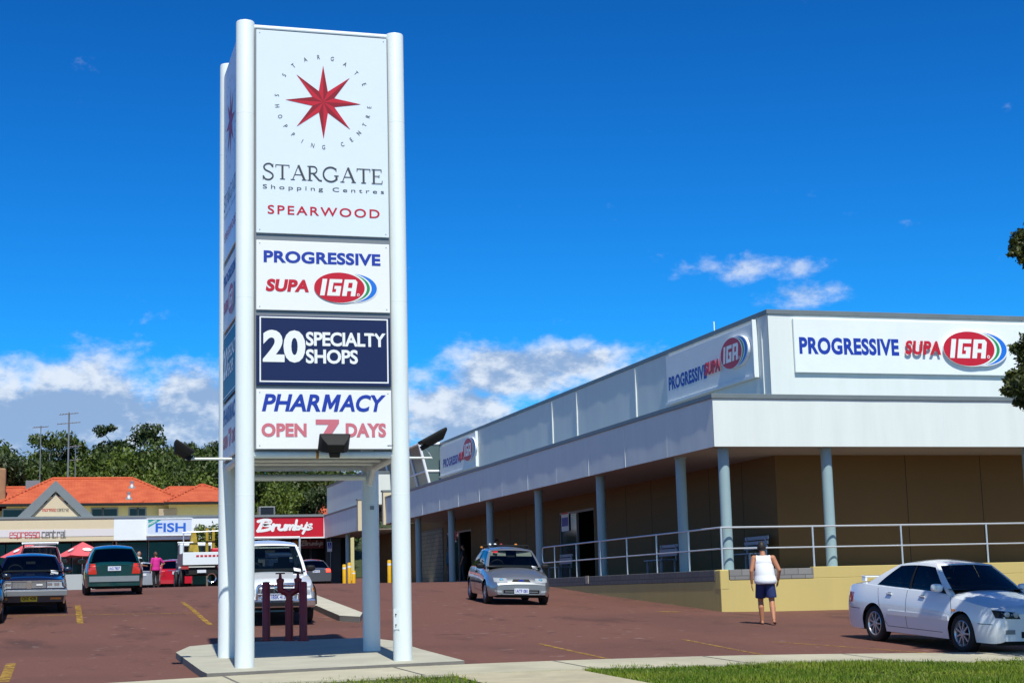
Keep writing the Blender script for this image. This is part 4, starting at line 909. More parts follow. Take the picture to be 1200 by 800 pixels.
    p, q = zx(300.5, 628), zx(365, 608); X = lambda u: p[0]+(q[0]-p[0])*u/100; Z = lambda v: p[1]+(q[1]-p[1])*(v+28)/100
    def brush(F, m, sx, wd=9.5):
        l = MB(); off = [.006]
        def st(pts, w=wd): off[0] += .0012; put_stroke(l, [sx(a, b) for a, b in smooth_line(pts, 5)], abs(sx(w*.66, 0)[0]-sx(0, 0)[0]), F, m, off[0])
        st([(12, 64), (8, 35), (3, 4)]); st([(3, 62), (14, 70), (25, 66), (24, 52), (12, 40), (24, 34), (24, 16), (12, 6), (2, 5)], 8)
        st([(31, 40), (30, 24), (29, 8)]); st([(30, 24), (34, 36), (39, 38)], 7)
        st([(42, 38), (40, 18), (44, 9), (50, 16), (52, 36)], 7.5); st([(53, 38), (51, 8)], 7)
        st([(56, 36), (54, 10)], 7); st([(55, 22), (59, 36), (62, 32), (60, 10)], 6.5); st([(61, 22), (65, 36), (68, 30), (66, 10)], 6.5)
        st([(73, 66), (71, 36), (69, 9)], 7); st([(70, 12), (77, 12), (78, 26), (71, 30)], 6.5)
        st([(82, 36), (81, 20), (87, 16), (90, 36)], 6.5); st([(91, 38), (88, 10), (84, -14)], 7); st([(92, 52), (91, 42)], 4)
        st([(100, 40), (95, 36), (97, 26), (100, 18), (95, 10), (91, 10)], 6.5); return l
    brush(lambda a, b, h: (a, SY-h, b), m_lwhite, lambda a, b: (X(a), Z(b))).build('lettering', t, True, fix=False)
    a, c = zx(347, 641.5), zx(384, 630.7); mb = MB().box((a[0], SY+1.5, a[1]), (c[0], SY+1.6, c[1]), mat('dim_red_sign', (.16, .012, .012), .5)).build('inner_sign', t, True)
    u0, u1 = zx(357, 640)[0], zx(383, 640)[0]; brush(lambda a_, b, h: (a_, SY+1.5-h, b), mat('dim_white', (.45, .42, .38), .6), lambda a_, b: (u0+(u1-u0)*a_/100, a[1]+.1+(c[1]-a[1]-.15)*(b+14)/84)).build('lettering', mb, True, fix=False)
    d = MB(); d.prism(ellipse(zx(351.5, 636)[0], zx(351.5, 636)[1], .2, .2, 16), (0, SY+1.49, 0), (1, 0, 0), (0, 0, 1), (0, 1, 0), .008, mat('bun_orange', (.5, .2, .02), .6)); d.build('emblem', mb, True)
    # dark side column and parking sign by the corner
    px_ = zx(388, 660)[0]; MB().box((px_-.3, SY-.3, g0-.2), (px_+.55, SY+.2, zb2+.15), mat('dark_corner_pier', (.05, .055, .06), .6)).build('corner_pier', t, True)
    s = thing('parking_sign', 'small blue and white disabled parking sign on a dark post', 'sign', (px_-.1, SY-.45, g0)); MB().tube((px_-.1, SY-.42, g0-.1), (px_-.1, SY-.42, g0+3.2), .03, m_grey, 8).build('post', s, True, 40)
    a, c = zx(383.7, 646, SY-.5), zx(389, 634.5, SY-.5); pl = MB().box((a[0], SY-.50, a[1]), (c[0], SY-.46, c[1]), m_lwhite).build('plate', s, True)
    w = c[0]-a[0]; mb = MB(); mb.box((a[0]+.03, SY-.505, a[1]+.2), (c[0]-.03, SY-.5005, c[1]-.03), m_blue); mb.build('blue_field', pl, True)
    l = MB(); G = lambda u, v, h: (a[0]+w*u, SY-.506-h, a[1]+.2+(c[1]-a[1]-.23)*v); put_poly(l, ellipse(.45, .8, .08, .07, 12), G, m_lwhite); put_stroke(l, [(.45, .7), (.47, .45), (.62, .45), (.7, .2)], .08, G, m_lwhite, .005, False); put_stroke(l, ellipse(.45, .3, .2, .17, 16, -3.4, .5), .06, G, m_lwhite, .006, False); l.build('wheelchair_symbol', pl, True, fix=False)
    # boxes on the flat roofs
    def ac(px, py0, px1, py1, Y, lab):
        a, c = zx(px, py1, Y), zx(px1, py0, Y); t = thing('air_conditioner', lab, 'air conditioner', ((a[0]+c[0])/2, Y+.4, a[1]))
        mb = MB(); mb.box((a[0], Y, a[1]), (c[0], Y+.9, c[1]), m_grey); mb.build('casing', t, True, bevel=.03); g = MB(); n = 7
        for k in range(n): z = a[1]+(c[1]-a[1])*(.15+.7*k/(n-1)); g.box((a[0]+.1, Y-.02, z), (c[0]-.1, Y-.001, z+.04), m_black)
        g.build('louvres', t, True); MB().box((a[0]+.1, Y+.1, a[1]-.6), (c[0]-.1, Y+.8, a[1]-.004), m_dark).build('stand', t, True)
    ac(303.5, 593, 322.5, 604, 99, 'grey air conditioner on the flat roof above the red bakery fascia')
build_shops()

def hip_roof(mb, x0, x1, y0, y1, ze, zr, m, ridge_in=None):
    d = (y1-y0)/2; ri = d if ridge_in is None else ridge_in; ym = (y0+y1)/2
    v = [(x0, y0, ze), (x1, y0, ze), (x1, y1, ze), (x0, y1, ze), (x0+ri, ym, zr), (x1-ri, ym, zr)]
    mb.add(v, [(0, 1, 5, 4), (1, 2, 5), (2, 3, 4, 5), (3, 0, 4)], m)
    r = [(v[4], v[5]), (v[0], v[4]), (v[1], v[5])]
    for p, q in r: mb.tube(p, q, .11, m, 8)
def build_house():
    Y0, Y1 = 107., 117.
    ze = zx(110, 589, Y0-.5)[1]; zr = zx(110, 560.5, 112)[1]; xl, xr = zx(-4, 590, Y0)[0], zx(222, 590, Y0)[0]
    t = thing('tiled_roof_building', 'two storey cream building with bright orange tiled hip roof behind the shops', 'building', ((xl+xr)/2, Y0, 2.2))
    m_yw = mat('pale_yellow_wall', (.60, .53, .27), .75, var=.04)
    mb = MB(); mb.box((xl+.6, Y0+.4, 2.2), (zx(288, 590, Y0)[0], Y1-.4, ze), m_yw); mb.box((xl-16, Y0+4, 2.2), (xl+.6, Y1+4, ze-.2), m_yw); mb.build('wall', t, True)
    mb = MB(); hip_roof(mb, xl, xr, Y0, Y1, ze, zr, m_tile, (zx(62, 560, 112)[0]-xl)); mb.build('roof', t, True)
    mb = MB(); hip_roof(mb, xl-20, xl+8, Y0+3.5, Y1+5, ze-.1, zx(20, 568.5, 114)[1], m_tile); mb.build('left_wing_roof', t, True)
    a = zx(250, 566, 110); xw = zx(193, 590, Y0-.6)[0]
    mb = MB(); xw2 = zx(297, 590, Y0-.6)[0]; hip_roof(mb, xw, xw2, Y0-.6, Y1, ze, a[1], m_tile, (xw2-xw)*.48); mb.build('right_wing_roof', t, True)
    mb = MB(); hip_roof(mb, zx(165, 590, Y0)[0], zx(288, 590, Y0)[0], Y0+.02, Y1-.02, ze-.01, zx(218, 571, 112)[1], m_tile, 2.2); mb.build('link_roof', t, True)
    mb = MB(); mb.box((xl-.05, Y0-.1, ze-.16), (xw, Y0, ze+.02), m_black); mb.box((xw-.05, Y0-.7, ze-.16), (xw2, Y0-.6, ze+.02), m_black); mb.box((xl-20, Y0+3.4, ze-.25), (xl, Y0+3.5, ze-.08), m_black); mb.build('gutter', t, True)
    MB().box((xw+.3, Y0-.1, 2.2), (xw2-.4, Y0+.4, ze-.02), m_yw).build('wing_wall', t, True)
    for px0, px1, Yw in ((108, 120, Y0+.4), (121, 137, Y0+.4), (152, 161, Y0+.4), (162, 170, Y0+.4), (4, 26, Y0+.4), (28, 34, Y0+.4)):
        x0, x1 = zx(px0, 600, Yw)[0], zx(px1, 600, Yw)[0]; z1 = ze-.35
        w = MB(); w.box((x0-.08, Yw-.05, z1-1.7), (x0, Yw-.002, z1+.08), m_grey); w.box((x1, Yw-.05, z1-1.7), (x1+.08, Yw-.002, z1+.08), m_grey); w.box((x0, Yw-.05, z1), (x1, Yw-.002, z1+.08), m_grey); o = w.build('window', t, True)
        MB().box((x0, Yw-.02, z1-1.7), (x1, Yw-.003, z1), m_glassdark).build('pane', o, True)
    x0, x1 = zx(185.5, 600, Y0+.35)[0], zx(207, 600, Y0-.15)[0]; MB().box((x0, Y0-.16, 2.3), (x1, Y0-.102, ze-.4), brick_mat('pale_brick', (.36, .27, .19), (.42, .33, .24), (.45, .4, .33), .24, .09, 'xz', .012)).build('brick_panel', t, True)
    for px, py in ((154.5, 572), (151, 585)):
        Yv = Y0+ (590-py)/29*5; p = zx(px, py, Yv); mb = MB(); mb.tube((p[0], Yv, p[1]-.2), (p[0], Yv, p[1]+.4), .10, m_white, 10); mb.cbox((p[0], Yv-.1, p[1]+.02), (.42, .35, .06), m_grey, rx=R(40)); mb.lathe([(.18, .4), (.02, .52)], (p[0], Yv, p[1]), (0, 0, 1), m_grey, 10); mb.build('roof_vent', t, True)
    p = zx(2, 569, 108); MB().box((p[0]-.9, 113, 5), (p[0]+.12, 114, zx(2, 548, 113)[1]), mat('brown_chimney_brick', (.30, .17, .09), .85, var=.2, vscale=2)).build('chimney', t, True, bevel=.12)
    q = zx(39, 567, 113); MB().box((q[0]-.5, 113, q[1]-.4), (q[0]+.45, 113.6, q[1]+.25), m_grey).build('roof_cooler', t, True)
    # aerials
    def aerial(px, top, base, Y, arms, lab, r=.035):
        b = zx(px, base, Y); h = zx(px, top, Y)[1]-b[1]; t = thing('tv_antenna', lab, 'antenna', (b[0], Y, b[1]-.4))
        MB().tube((b[0], Y, b[1]-.5), (b[0], Y, b[1]+h), r, m_grey, 8).build('mast', t, True)
        for z, w, rot in arms:
            mb = MB(); d = np.array([math.cos(rot), math.sin(rot)]); c = np.array([b[0], Y]); z_ = b[1]+h-z
            mb.tube((*(c-d*w), z_-.1*w), (*(c+d*w), z_+.1*w), .03, m_grey, 6)
            for k in np.linspace(-1, 1, 7): n = np.array([-d[1], d[0]])*(.35-.1*k); q = c+d*w*k; mb.tube((*(q-n), z_+.1*w*k), (*(q+n), z_+.1*w*k), .015, m_grey, 5)
            mb.build('yagi', t, True)
    aerial(46.5, 498.5, 566, 116, ((.1, .5, .2),), 'thin single-yagi television mast on the left wing roof')
    aerial(79.5, 483, 561, 113, ((.1, .6, .1), (.75, .75, .05)), 'tallest television mast with two yagis on the orange roof', .06)
    aerial(88, 521, 560, 119, ((.1, .45, .0), (1.1, .4, 0)), 'short mast with cross arms beside the tallest television mast')
    t = thing('far_roof', 'small orange tiled roof peeping over the bakery roof', 'building', (zx(366, 600, 124)[0], 124, 3)); mb = MB(); x = zx(352, 600, 125)[0]; hip_roof(mb, x, x+4.2, 122, 126, zx(372, 603, 122)[1], zx(380, 589, 124)[1], m_tile); mb.build('roof', t, True); MB().box((x+.4, 122.4, 2.5), (x+3.8, 125.6, zx(372, 603, 122)[1]), m_creamy).build('wall', t, True)
build_house()

# market umbrellas in front of the cafe
def build_umbrellas():
    m_um = mat('red_canvas', (.70, .11, .13), .75, var=.05); u = None
    for px, lab in ((97, 'red market umbrella beside the dark green hatchback'), (33, 'red market umbrella half hidden behind the maroon roof rack car')):
        Y = 90.; a = zx(px, 634.5, Y); e = zx(px, 650.5, Y)[1]; w = 26/FPX*Y*1.04; z = float(ground(a[0], Y))
        if u is None:
            u = thing('umbrella', lab, 'umbrella', (a[0], Y, z), R(20), 'red umbrellas outside the cafe'); h, hz = a[1]-z, e-z
            MB().tube((0, 0, 0), (0, 0, h-.05), .025, m_lwhite, 8).build('pole', u)
            n = 4; R0 = w*1.15; cs = [(R0*math.cos(k*math.pi/2+math.pi/4), R0*math.sin(k*math.pi/2+math.pi/4)) for k in range(4)]
            mb = MB()
            for k in range(4):
                a0, b0 = cs[k], cs[(k+1) % 4]; G = []
                for s in np.linspace(0, 1, 7): G.append([((a0[0]*(1-t)+b0[0]*t)*s, (a0[1]*(1-t)+b0[1]*t)*s, h-(h-hz)*s-.10*math.sin(math.pi*s)*0+.0-.12*s*4*t*(1-t)*.5) for t in np.linspace(0, 1, 7)])
                mb.grid(np.array(G), m_um)
            cn = mb.build('canopy', u)
            l = MB()
            for k in range(4):
                a0, b0 = cs[k], cs[(k+1) % 4]; m_ = ((a0[0]+b0[0])/2, (a0[1]+b0[1])/2); d = np.array(m_)/np.hypot(*m_); tn = np.array([-d[1], d[0]]); c = np.array(m_)*.62; zc = h-(h-hz)*.62
                l.add([(c[0]+tn[0]*.26*p+d[0]*.13*q, c[1]+tn[1]*.26*p+d[1]*.13*q, zc-(h-hz)/np.hypot(*m_)*.13*q+.03) for p, q in ellipse(0, 0, 1, 1, 20)], [tuple(range(20))], m_lwhite)
            l.build('oval_print', cn, fix=False)
            MB().lathe([(.3, 0), (.3, .07), (.04, .12)], (0, 0, 0), (0, 0, 1), m_grey, 14).build('base', u)
        else: dup(u, (a[0], Y, z), R(28), lab)
    Y = 84.; a = zx(87, 693, Y); c = zx(97.5, 675, Y); z = float(ground(a[0], Y)); t = thing('cafe_screen', 'pale grey cafe wind screen panel left of the green hatchback', 'screen', ((a[0]+c[0])/2, Y, z))
    MB().box((a[0]-1.2, Y, z), (c[0]+.6, Y+.05, z+.9), mat('grey_canvas', (.42, .46, .46), .7)).build('panel', t, True)
    for x in (a[0]-1.2, c[0]+.6): MB().tube((x, Y+.02, z), (x, Y+.02, z+1.0), .03, m_grey, 8).build('post', t, True)
build_umbrellas()
# ------------------------------------------------------------------ trees
def leaf_mat(name, c1, c2, scale=.5):
    mt = bpy.data.materials.new(name); mt.use_nodes = True; nt = mt.node_tree; N = nt.nodes.new; L = nt.links.new; b = nt.nodes['Principled BSDF']; b.inputs['Roughness'].default_value = .55
    tc = N('ShaderNodeTexCoord'); n = N('ShaderNodeTexNoise'); n.inputs['Scale'].default_value = scale; n.inputs['Detail'].default_value = 5; n.inputs['Roughness'].default_value = .7; L(tc.outputs['Object'], n.inputs[0])
    r = N('ShaderNodeMapRange'); L(n.outputs[0], r.inputs[0]); r.inputs[1].default_value = .32; r.inputs[2].default_value = .68
    mx = N('ShaderNodeMix'); mx.data_type = 'RGBA'; L(r.outputs[0], mx.inputs[0]); mx.inputs[6].default_value = (*c1, 1); mx.inputs[7].default_value = (*c2, 1); L(mx.outputs[2], b.inputs['Base Color'])
    out = [q for q in nt.nodes if q.type == 'OUTPUT_MATERIAL'][0]; tl = N('ShaderNodeBsdfTranslucent'); L(mx.outputs[2], tl.inputs[0]); ms = N('ShaderNodeMixShader'); ms.inputs[0].default_value = .22; L(b.outputs[0], ms.inputs[1]); L(tl.outputs[0], ms.inputs[2]); L(ms.outputs[0], out.inputs[0])
    return mt
m_bark = mat('grey_bark', (.17, .14, .11), .9, var=.3, vscale=3, bump=.4, bscale=12); m_barkp = mat('pale_gum_bark', (.42, .38, .32), .8, var=.2, vscale=2)
m_leafs = [leaf_mat('dark_foliage', (.018, .034, .006), (.048, .075, .012)), leaf_mat('green_foliage', (.028, .052, .006), (.082, .120, .014)), leaf_mat('bright_foliage', (.065, .105, .010), (.15, .20, .022)), leaf_mat('olive_foliage', (.06, .07, .012), (.14, .14, .02))]
def leaves(blobs, n, size, m, parent, aspect=.5, up=.35):
    """leaf-sized quads spread through blobs (cx, cy, cz, rx, ry, rz); denser towards the skin"""
    B = np.array(blobs); wgt = (B[:, 3]*B[:, 4]*B[:, 5])**.67; idx = rng.choice(len(B), n, p=wgt/wgt.sum())
    d = rng.standard_normal((n, 3)); d /= np.linalg.norm(d, axis=1, keepdims=True)
    r = rng.random(n)**.38; lump = 1+.22*np.sin(d[:, 0]*5+idx*1.7)*np.sin(d[:, 1]*6+idx)*np.sin(d[:, 2]*5+2*idx)+.07*rng.standard_normal(n)
    P = B[idx, :3]+d*B[idx, 3:]*(r*lump)[:, None]
    nn = d*.6+rng.standard_normal((n, 3))*.7+np.array([0, 0, up]); nn /= np.linalg.norm(nn, axis=1, keepdims=True)
    a = np.cross(nn, rng.standard_normal((n, 3))); a /= np.linalg.norm(a, axis=1, keepdims=True); b = np.cross(nn, a)
    s = size*rng.uniform(.6, 1.4, n)[:, None]; a = a*s; b = b*s*aspect
    V = np.stack([P-a, P-b*.9+a*.1, P+a, P+b*.9+a*.1], 1).reshape(-1, 3)
    me = bpy.data.meshes.new('crown'); me.vertices.add(4*n); me.vertices.foreach_set('co', V.ravel()); me.loops.add(4*n); me.polygons.add(n)
    me.loops.foreach_set('vertex_index', np.arange(4*n)); me.polygons.foreach_set('loop_start', np.arange(0, 4*n, 4)); me.polygons.foreach_set('loop_total', np.full(n, 4)); me.materials.append(m); me.update(); me.validate()
    o = bpy.data.objects.new('crown', me); C.objects.link(o); o.parent = parent; return o
def limb(mb, p, q, r0, r1, m, bend=.12):
    p, q = np.array(p), np.array(q); L_ = np.linalg.norm(q-p); k = 6; off = rng.standard_normal(3)*bend*L_
    pts = [p+(q-p)*t+off*math.sin(math.pi*t) for t in np.linspace(0, 1, k)]; mb.path(pts, list(np.linspace(r0, r1, k)), m, 8)
def proto_bushy(h, w, n, size, m, label, loc):
    t = thing('bushy_tree', label, 'tree', loc); bl = []; mb = MB(); limb(mb, (0, 0, -.5), (0, 0, h*.55), .28, .14, m_bark, .03)
    for k in range(17):
        a = k*2.4+rng.uniform(-.4, .4); zz = rng.uniform(.22, .92); rr = w*.5*math.sqrt(max(.05, 1-(2*zz-1.0)**2))*rng.uniform(.35, .8); c = (rr*math.cos(a), rr*math.sin(a), h*zz); s = w*rng.uniform(.15, .25); bl.append((*c, s, s, s*rng.uniform(.6, .85)))
        limb(mb, (0, 0, h*min(zz*.6, .5)), c, .09, .03, m_bark)
    bl.append((0, 0, h*.5, w*.28, w*.28, h*.3)); mb.build('trunk', t, smooth=60); leaves(bl, n, size, m, t); return t
def proto_gum(h, w, n, size, m, label, loc):
    t = thing('gum_tree', label, 'tree', loc); bl = []; mb = MB(); limb(mb, (0, 0, -.5), (rng.uniform(-.5, .5), 0, h*.62), .26, .15, m_barkp, .04)
    for k in range(11):
        a = k*2.4+rng.uniform(-.5, .5); zz = rng.uniform(.5, 1.0) if k > 1 else .98; rr = w*.5*rng.uniform(.25, 1.0)*(1.15-zz*.5); c = (rr*math.cos(a), rr*math.sin(a), h*zz); s = w*rng.uniform(.10, .19); bl.append((*c, s*1.25, s*1.25, s*.55))
        limb(mb, (0, 0, h*rng.uniform(.35, .6)), (c[0], c[1], c[2]-s*.2), .10, .03, m_barkp, .10)
        for j in range(2): b = rng.uniform(0, 6.3); bl.append((c[0]+s*1.3*math.cos(b), c[1]+s*1.3*math.sin(b), c[2]+rng.uniform(-.5, .5)*s, s*.6, s*.6, s*.32))
    mb.build('trunk', t, smooth=60); leaves(bl, n, size, m, t); return t
ORD = 'first second third fourth fifth sixth seventh eighth ninth tenth eleventh twelfth thirteenth fourteenth fifteenth sixteenth seventeenth eighteenth nineteenth twentieth twenty-first twenty-second twenty-third twenty-fourth twenty-fifth'.split()
def backdrop():
    far = (0, 400, 0); P = {}
    # (photo x, photo y of the top, distance, kind, width factor)
    T = [(-14, 500, 128, 'b0', 1.1), (8, 508, 122, 'b1', .8), (24, 512, 133, 'g0', 1.), (40, 524, 124, 'b0', .9), (58, 535, 121, 'b1', .8), (74, 498, 128, 'g1', .95), (97, 514, 130, 'b0', .8), (88, 540, 121, 'b2', .7), (113, 520, 134, 'b3', .8), (108, 541, 122, 'b1', .8),
         (131, 508, 138, 'b3', 1.), (150, 486, 142, 'g0', 1.1), (158, 507, 130, 'b2', .95), (178, 508, 132, 'b1', .9), (140, 538, 124, 'b2', .8), (196, 517, 126, 'b1', .8), (176, 540, 121, 'b2', .75), (214, 510, 138, 'g1', .9), (236, 506, 140, 'g0', .8), (222, 538, 122, 'b2', .9), (250, 532, 125, 'b1', .8),
         (285, 540, 132, 'b0', 1.), (306, 548, 128, 'b1', .9), (330, 566, 118, 'b2', .7), (322, 545, 138, 'b0', 1.), (352, 548, 134, 'b1', 1.), (376, 549, 138, 'b0', .9), (398, 556, 142, 'b1', .8), (368, 574, 121, 'b3', .7), (345, 578, 119, 'b0', .7), (386, 578, 126, 'b4', .6), (270, 528, 142, 'b0', 1.), (430, 562, 150, 'b0', 1.), (205, 545, 119, 'b1', .7), (20, 542, 119, 'b0', .8), (-2, 520, 118, 'b3', .9), (12, 526, 128, 'b1', 1.), (66, 518, 134, 'b1', .9), (102, 523, 127, 'b2', .8), (123, 517, 128, 'b1', .9), (168, 516, 136, 'b0', 1.), (205, 519, 131, 'b0', 1.), (226, 517, 129, 'b1', .9), (245, 519, 134, 'b0', 1.), (191, 532, 123, 'b2', .8), (410, 558, 136, 'b1', .9), (340, 552, 128, 'b0', .9), (365, 556, 127, 'b1', .9), (390, 562, 130, 'b0', .8), (310, 560, 122, 'b1', .8)]
    names = {'b0': 'dark bushy tree', 'b1': 'mid green bushy tree', 'b2': 'bright green bushy tree', 'b3': 'tall dark rounded tree', 'b4': 'olive bushy tree', 'g0': 'open pale-limbed gum tree', 'g1': 'sparse slender gum tree'}
    made = {}
    for i, (px, top, d, k, wf) in enumerate(T):
        p = atd(px, top+(12 if px < 262 else -6), d); x, y = p[0], p[1]; z = float(ground(x, y)); h = p[2]-z
        where = 'behind the orange tiled roof' if px < 270 else 'behind the bakery roof' if px < 425 else 'behind the supermarket wing'
        grp = [q[0] for q in T if (q[0] < 270, q[0] < 425) == (px < 270, px < 425) and q[3] == k]
        lab = '%s %s, %s of its kind from left' % (names[k], where, ORD[sorted(grp).index(px)])
        if k not in made:
            H, Wd = 12., 9.
            made[k] = {'b0': lambda: proto_bushy(H, Wd, 9000, .24, m_leafs[0], lab, (x, y, z)), 'b1': lambda: proto_bushy(H, Wd, 9000, .24, m_leafs[1], lab, (x, y, z)), 'b2': lambda: proto_bushy(H, Wd, 9000, .24, m_leafs[2], lab, (x, y, z)), 'b3': lambda: proto_bushy(H*1.1, Wd*.9, 9000, .24, m_leafs[0], lab, (x, y, z)), 'b4': lambda: proto_bushy(H*.8, Wd, 8000, .24, m_leafs[3], lab, (x, y, z)),
                       'g0': lambda: proto_gum(H, Wd, 5200, .22, m_leafs[0], lab, (x, y, z)), 'g1': lambda: proto_gum(H, Wd*.9, 4600, .22, m_leafs[1], lab, (x, y, z))}[k]()
            o = made[k]; o['group'] = 'trees on the slope behind the shops'
        else: o = dup(made[k], (x, y, z), rng.uniform(0, 6.28), lab)
        hh = {'b3': 13.2, 'b4': 9.6}.get(k, 12.)*(.98 if k[0] == 'b' else 1.03); s = h/hh; o.scale = (s*wf*rng.uniform(.9, 1.1), s*wf*rng.uniform(.9, 1.1), s)
backdrop()
def street_tree():
    Y = 20.3; q = aty(1300, 400, Y); x, y = q[0], q[1]; z = float(ground(x, y))
    t = thing('street_tree', 'dark leafy street tree reaching in at the right edge above the white sedan', 'tree', (x, y, z))
    mb = MB(); limb(mb, (0, 0, -.3), (0, 0, 4.6), .2, .08, m_bark, .02); bl = []
    def blob(px, py, r, dy=0., fl=.8):
        p = aty(px, py, Y+dy); c = (p[0]-x, dy, p[2]-z); bl.append((*c, r, r, r*fl)); limb(mb, (c[0]*.25, c[1]*.3, c[2]-.25), c, .028, .010, m_bark, .03)
    blob(1214, 290, .36, 0); blob(1240, 262, .45, .3); blob(1275, 235, .6, -.2); blob(1196, 292, .12, 0, .7); blob(1190, 286, .09, .1); blob(1206, 305, .16, -.1)
    blob(1222, 424, .36, .1); blob(1204, 440, .22, 0); blob(1190, 446, .17, .1, .7); blob(1178, 458, .10, 0, .6); blob(1206, 398, .15, 0); blob(1240, 385, .4, .4); blob(1212, 470, .25, -.2, .6); blob(1196, 471, .13, -.1, .5); blob(1186, 438, .10, 0, .6); blob(1201, 418, .14, .1)
    blob(1183, 458, .13, .2, .7); blob(1200, 452, .26, -.3); blob(1192, 408, .12, .2); blob(1215, 445, .3, .3); blob(1199, 280, .2, .2); blob(1188, 297, .10, -.1, .6)
    nv_ = len(bl)
    for k in range(16): a = k*2.4; blob(1310+55*math.cos(a)*(.5+.5*(k % 3)/2), 370-150*((k % 5)/4-.5), .55, 1.0*math.sin(a))
    mb.build('trunk', t, smooth=60); lm = leaf_mat('street_tree_leaf', (.030, .042, .008), (.085, .10, .016), 2.); leaves(bl[:nv_], 26000, .036, lm, t, .55); leaves(bl[nv_:], 26000, .043, lm, t, .55)
street_tree()
def small_plants():
    Y = 92.; p = zx(243, 630, Y); z = float(ground(p[0], Y)); t = thing('potted_tree', 'small leafy tree in front of the fish shop above the white truck', 'tree', (p[0], Y, z)); mb = MB(); limb(mb, (0, 0, 0), (0, 0, 2.6), .06, .03, m_bark); mb.build('trunk', t)
    h = p[1]-z; bl = [(0, 0, h, .75, .6, .75), (.5, 0, h+.3, .5, .5, .5), (-.4, 0, h+.4, .4, .4, .4), (.2, 0, h-.6, .5, .5, .5), (.9, .1, h-.2, .5, .5, .6)]; leaves(bl, 2400, .09, m_leafs[2], t)
small_plants()
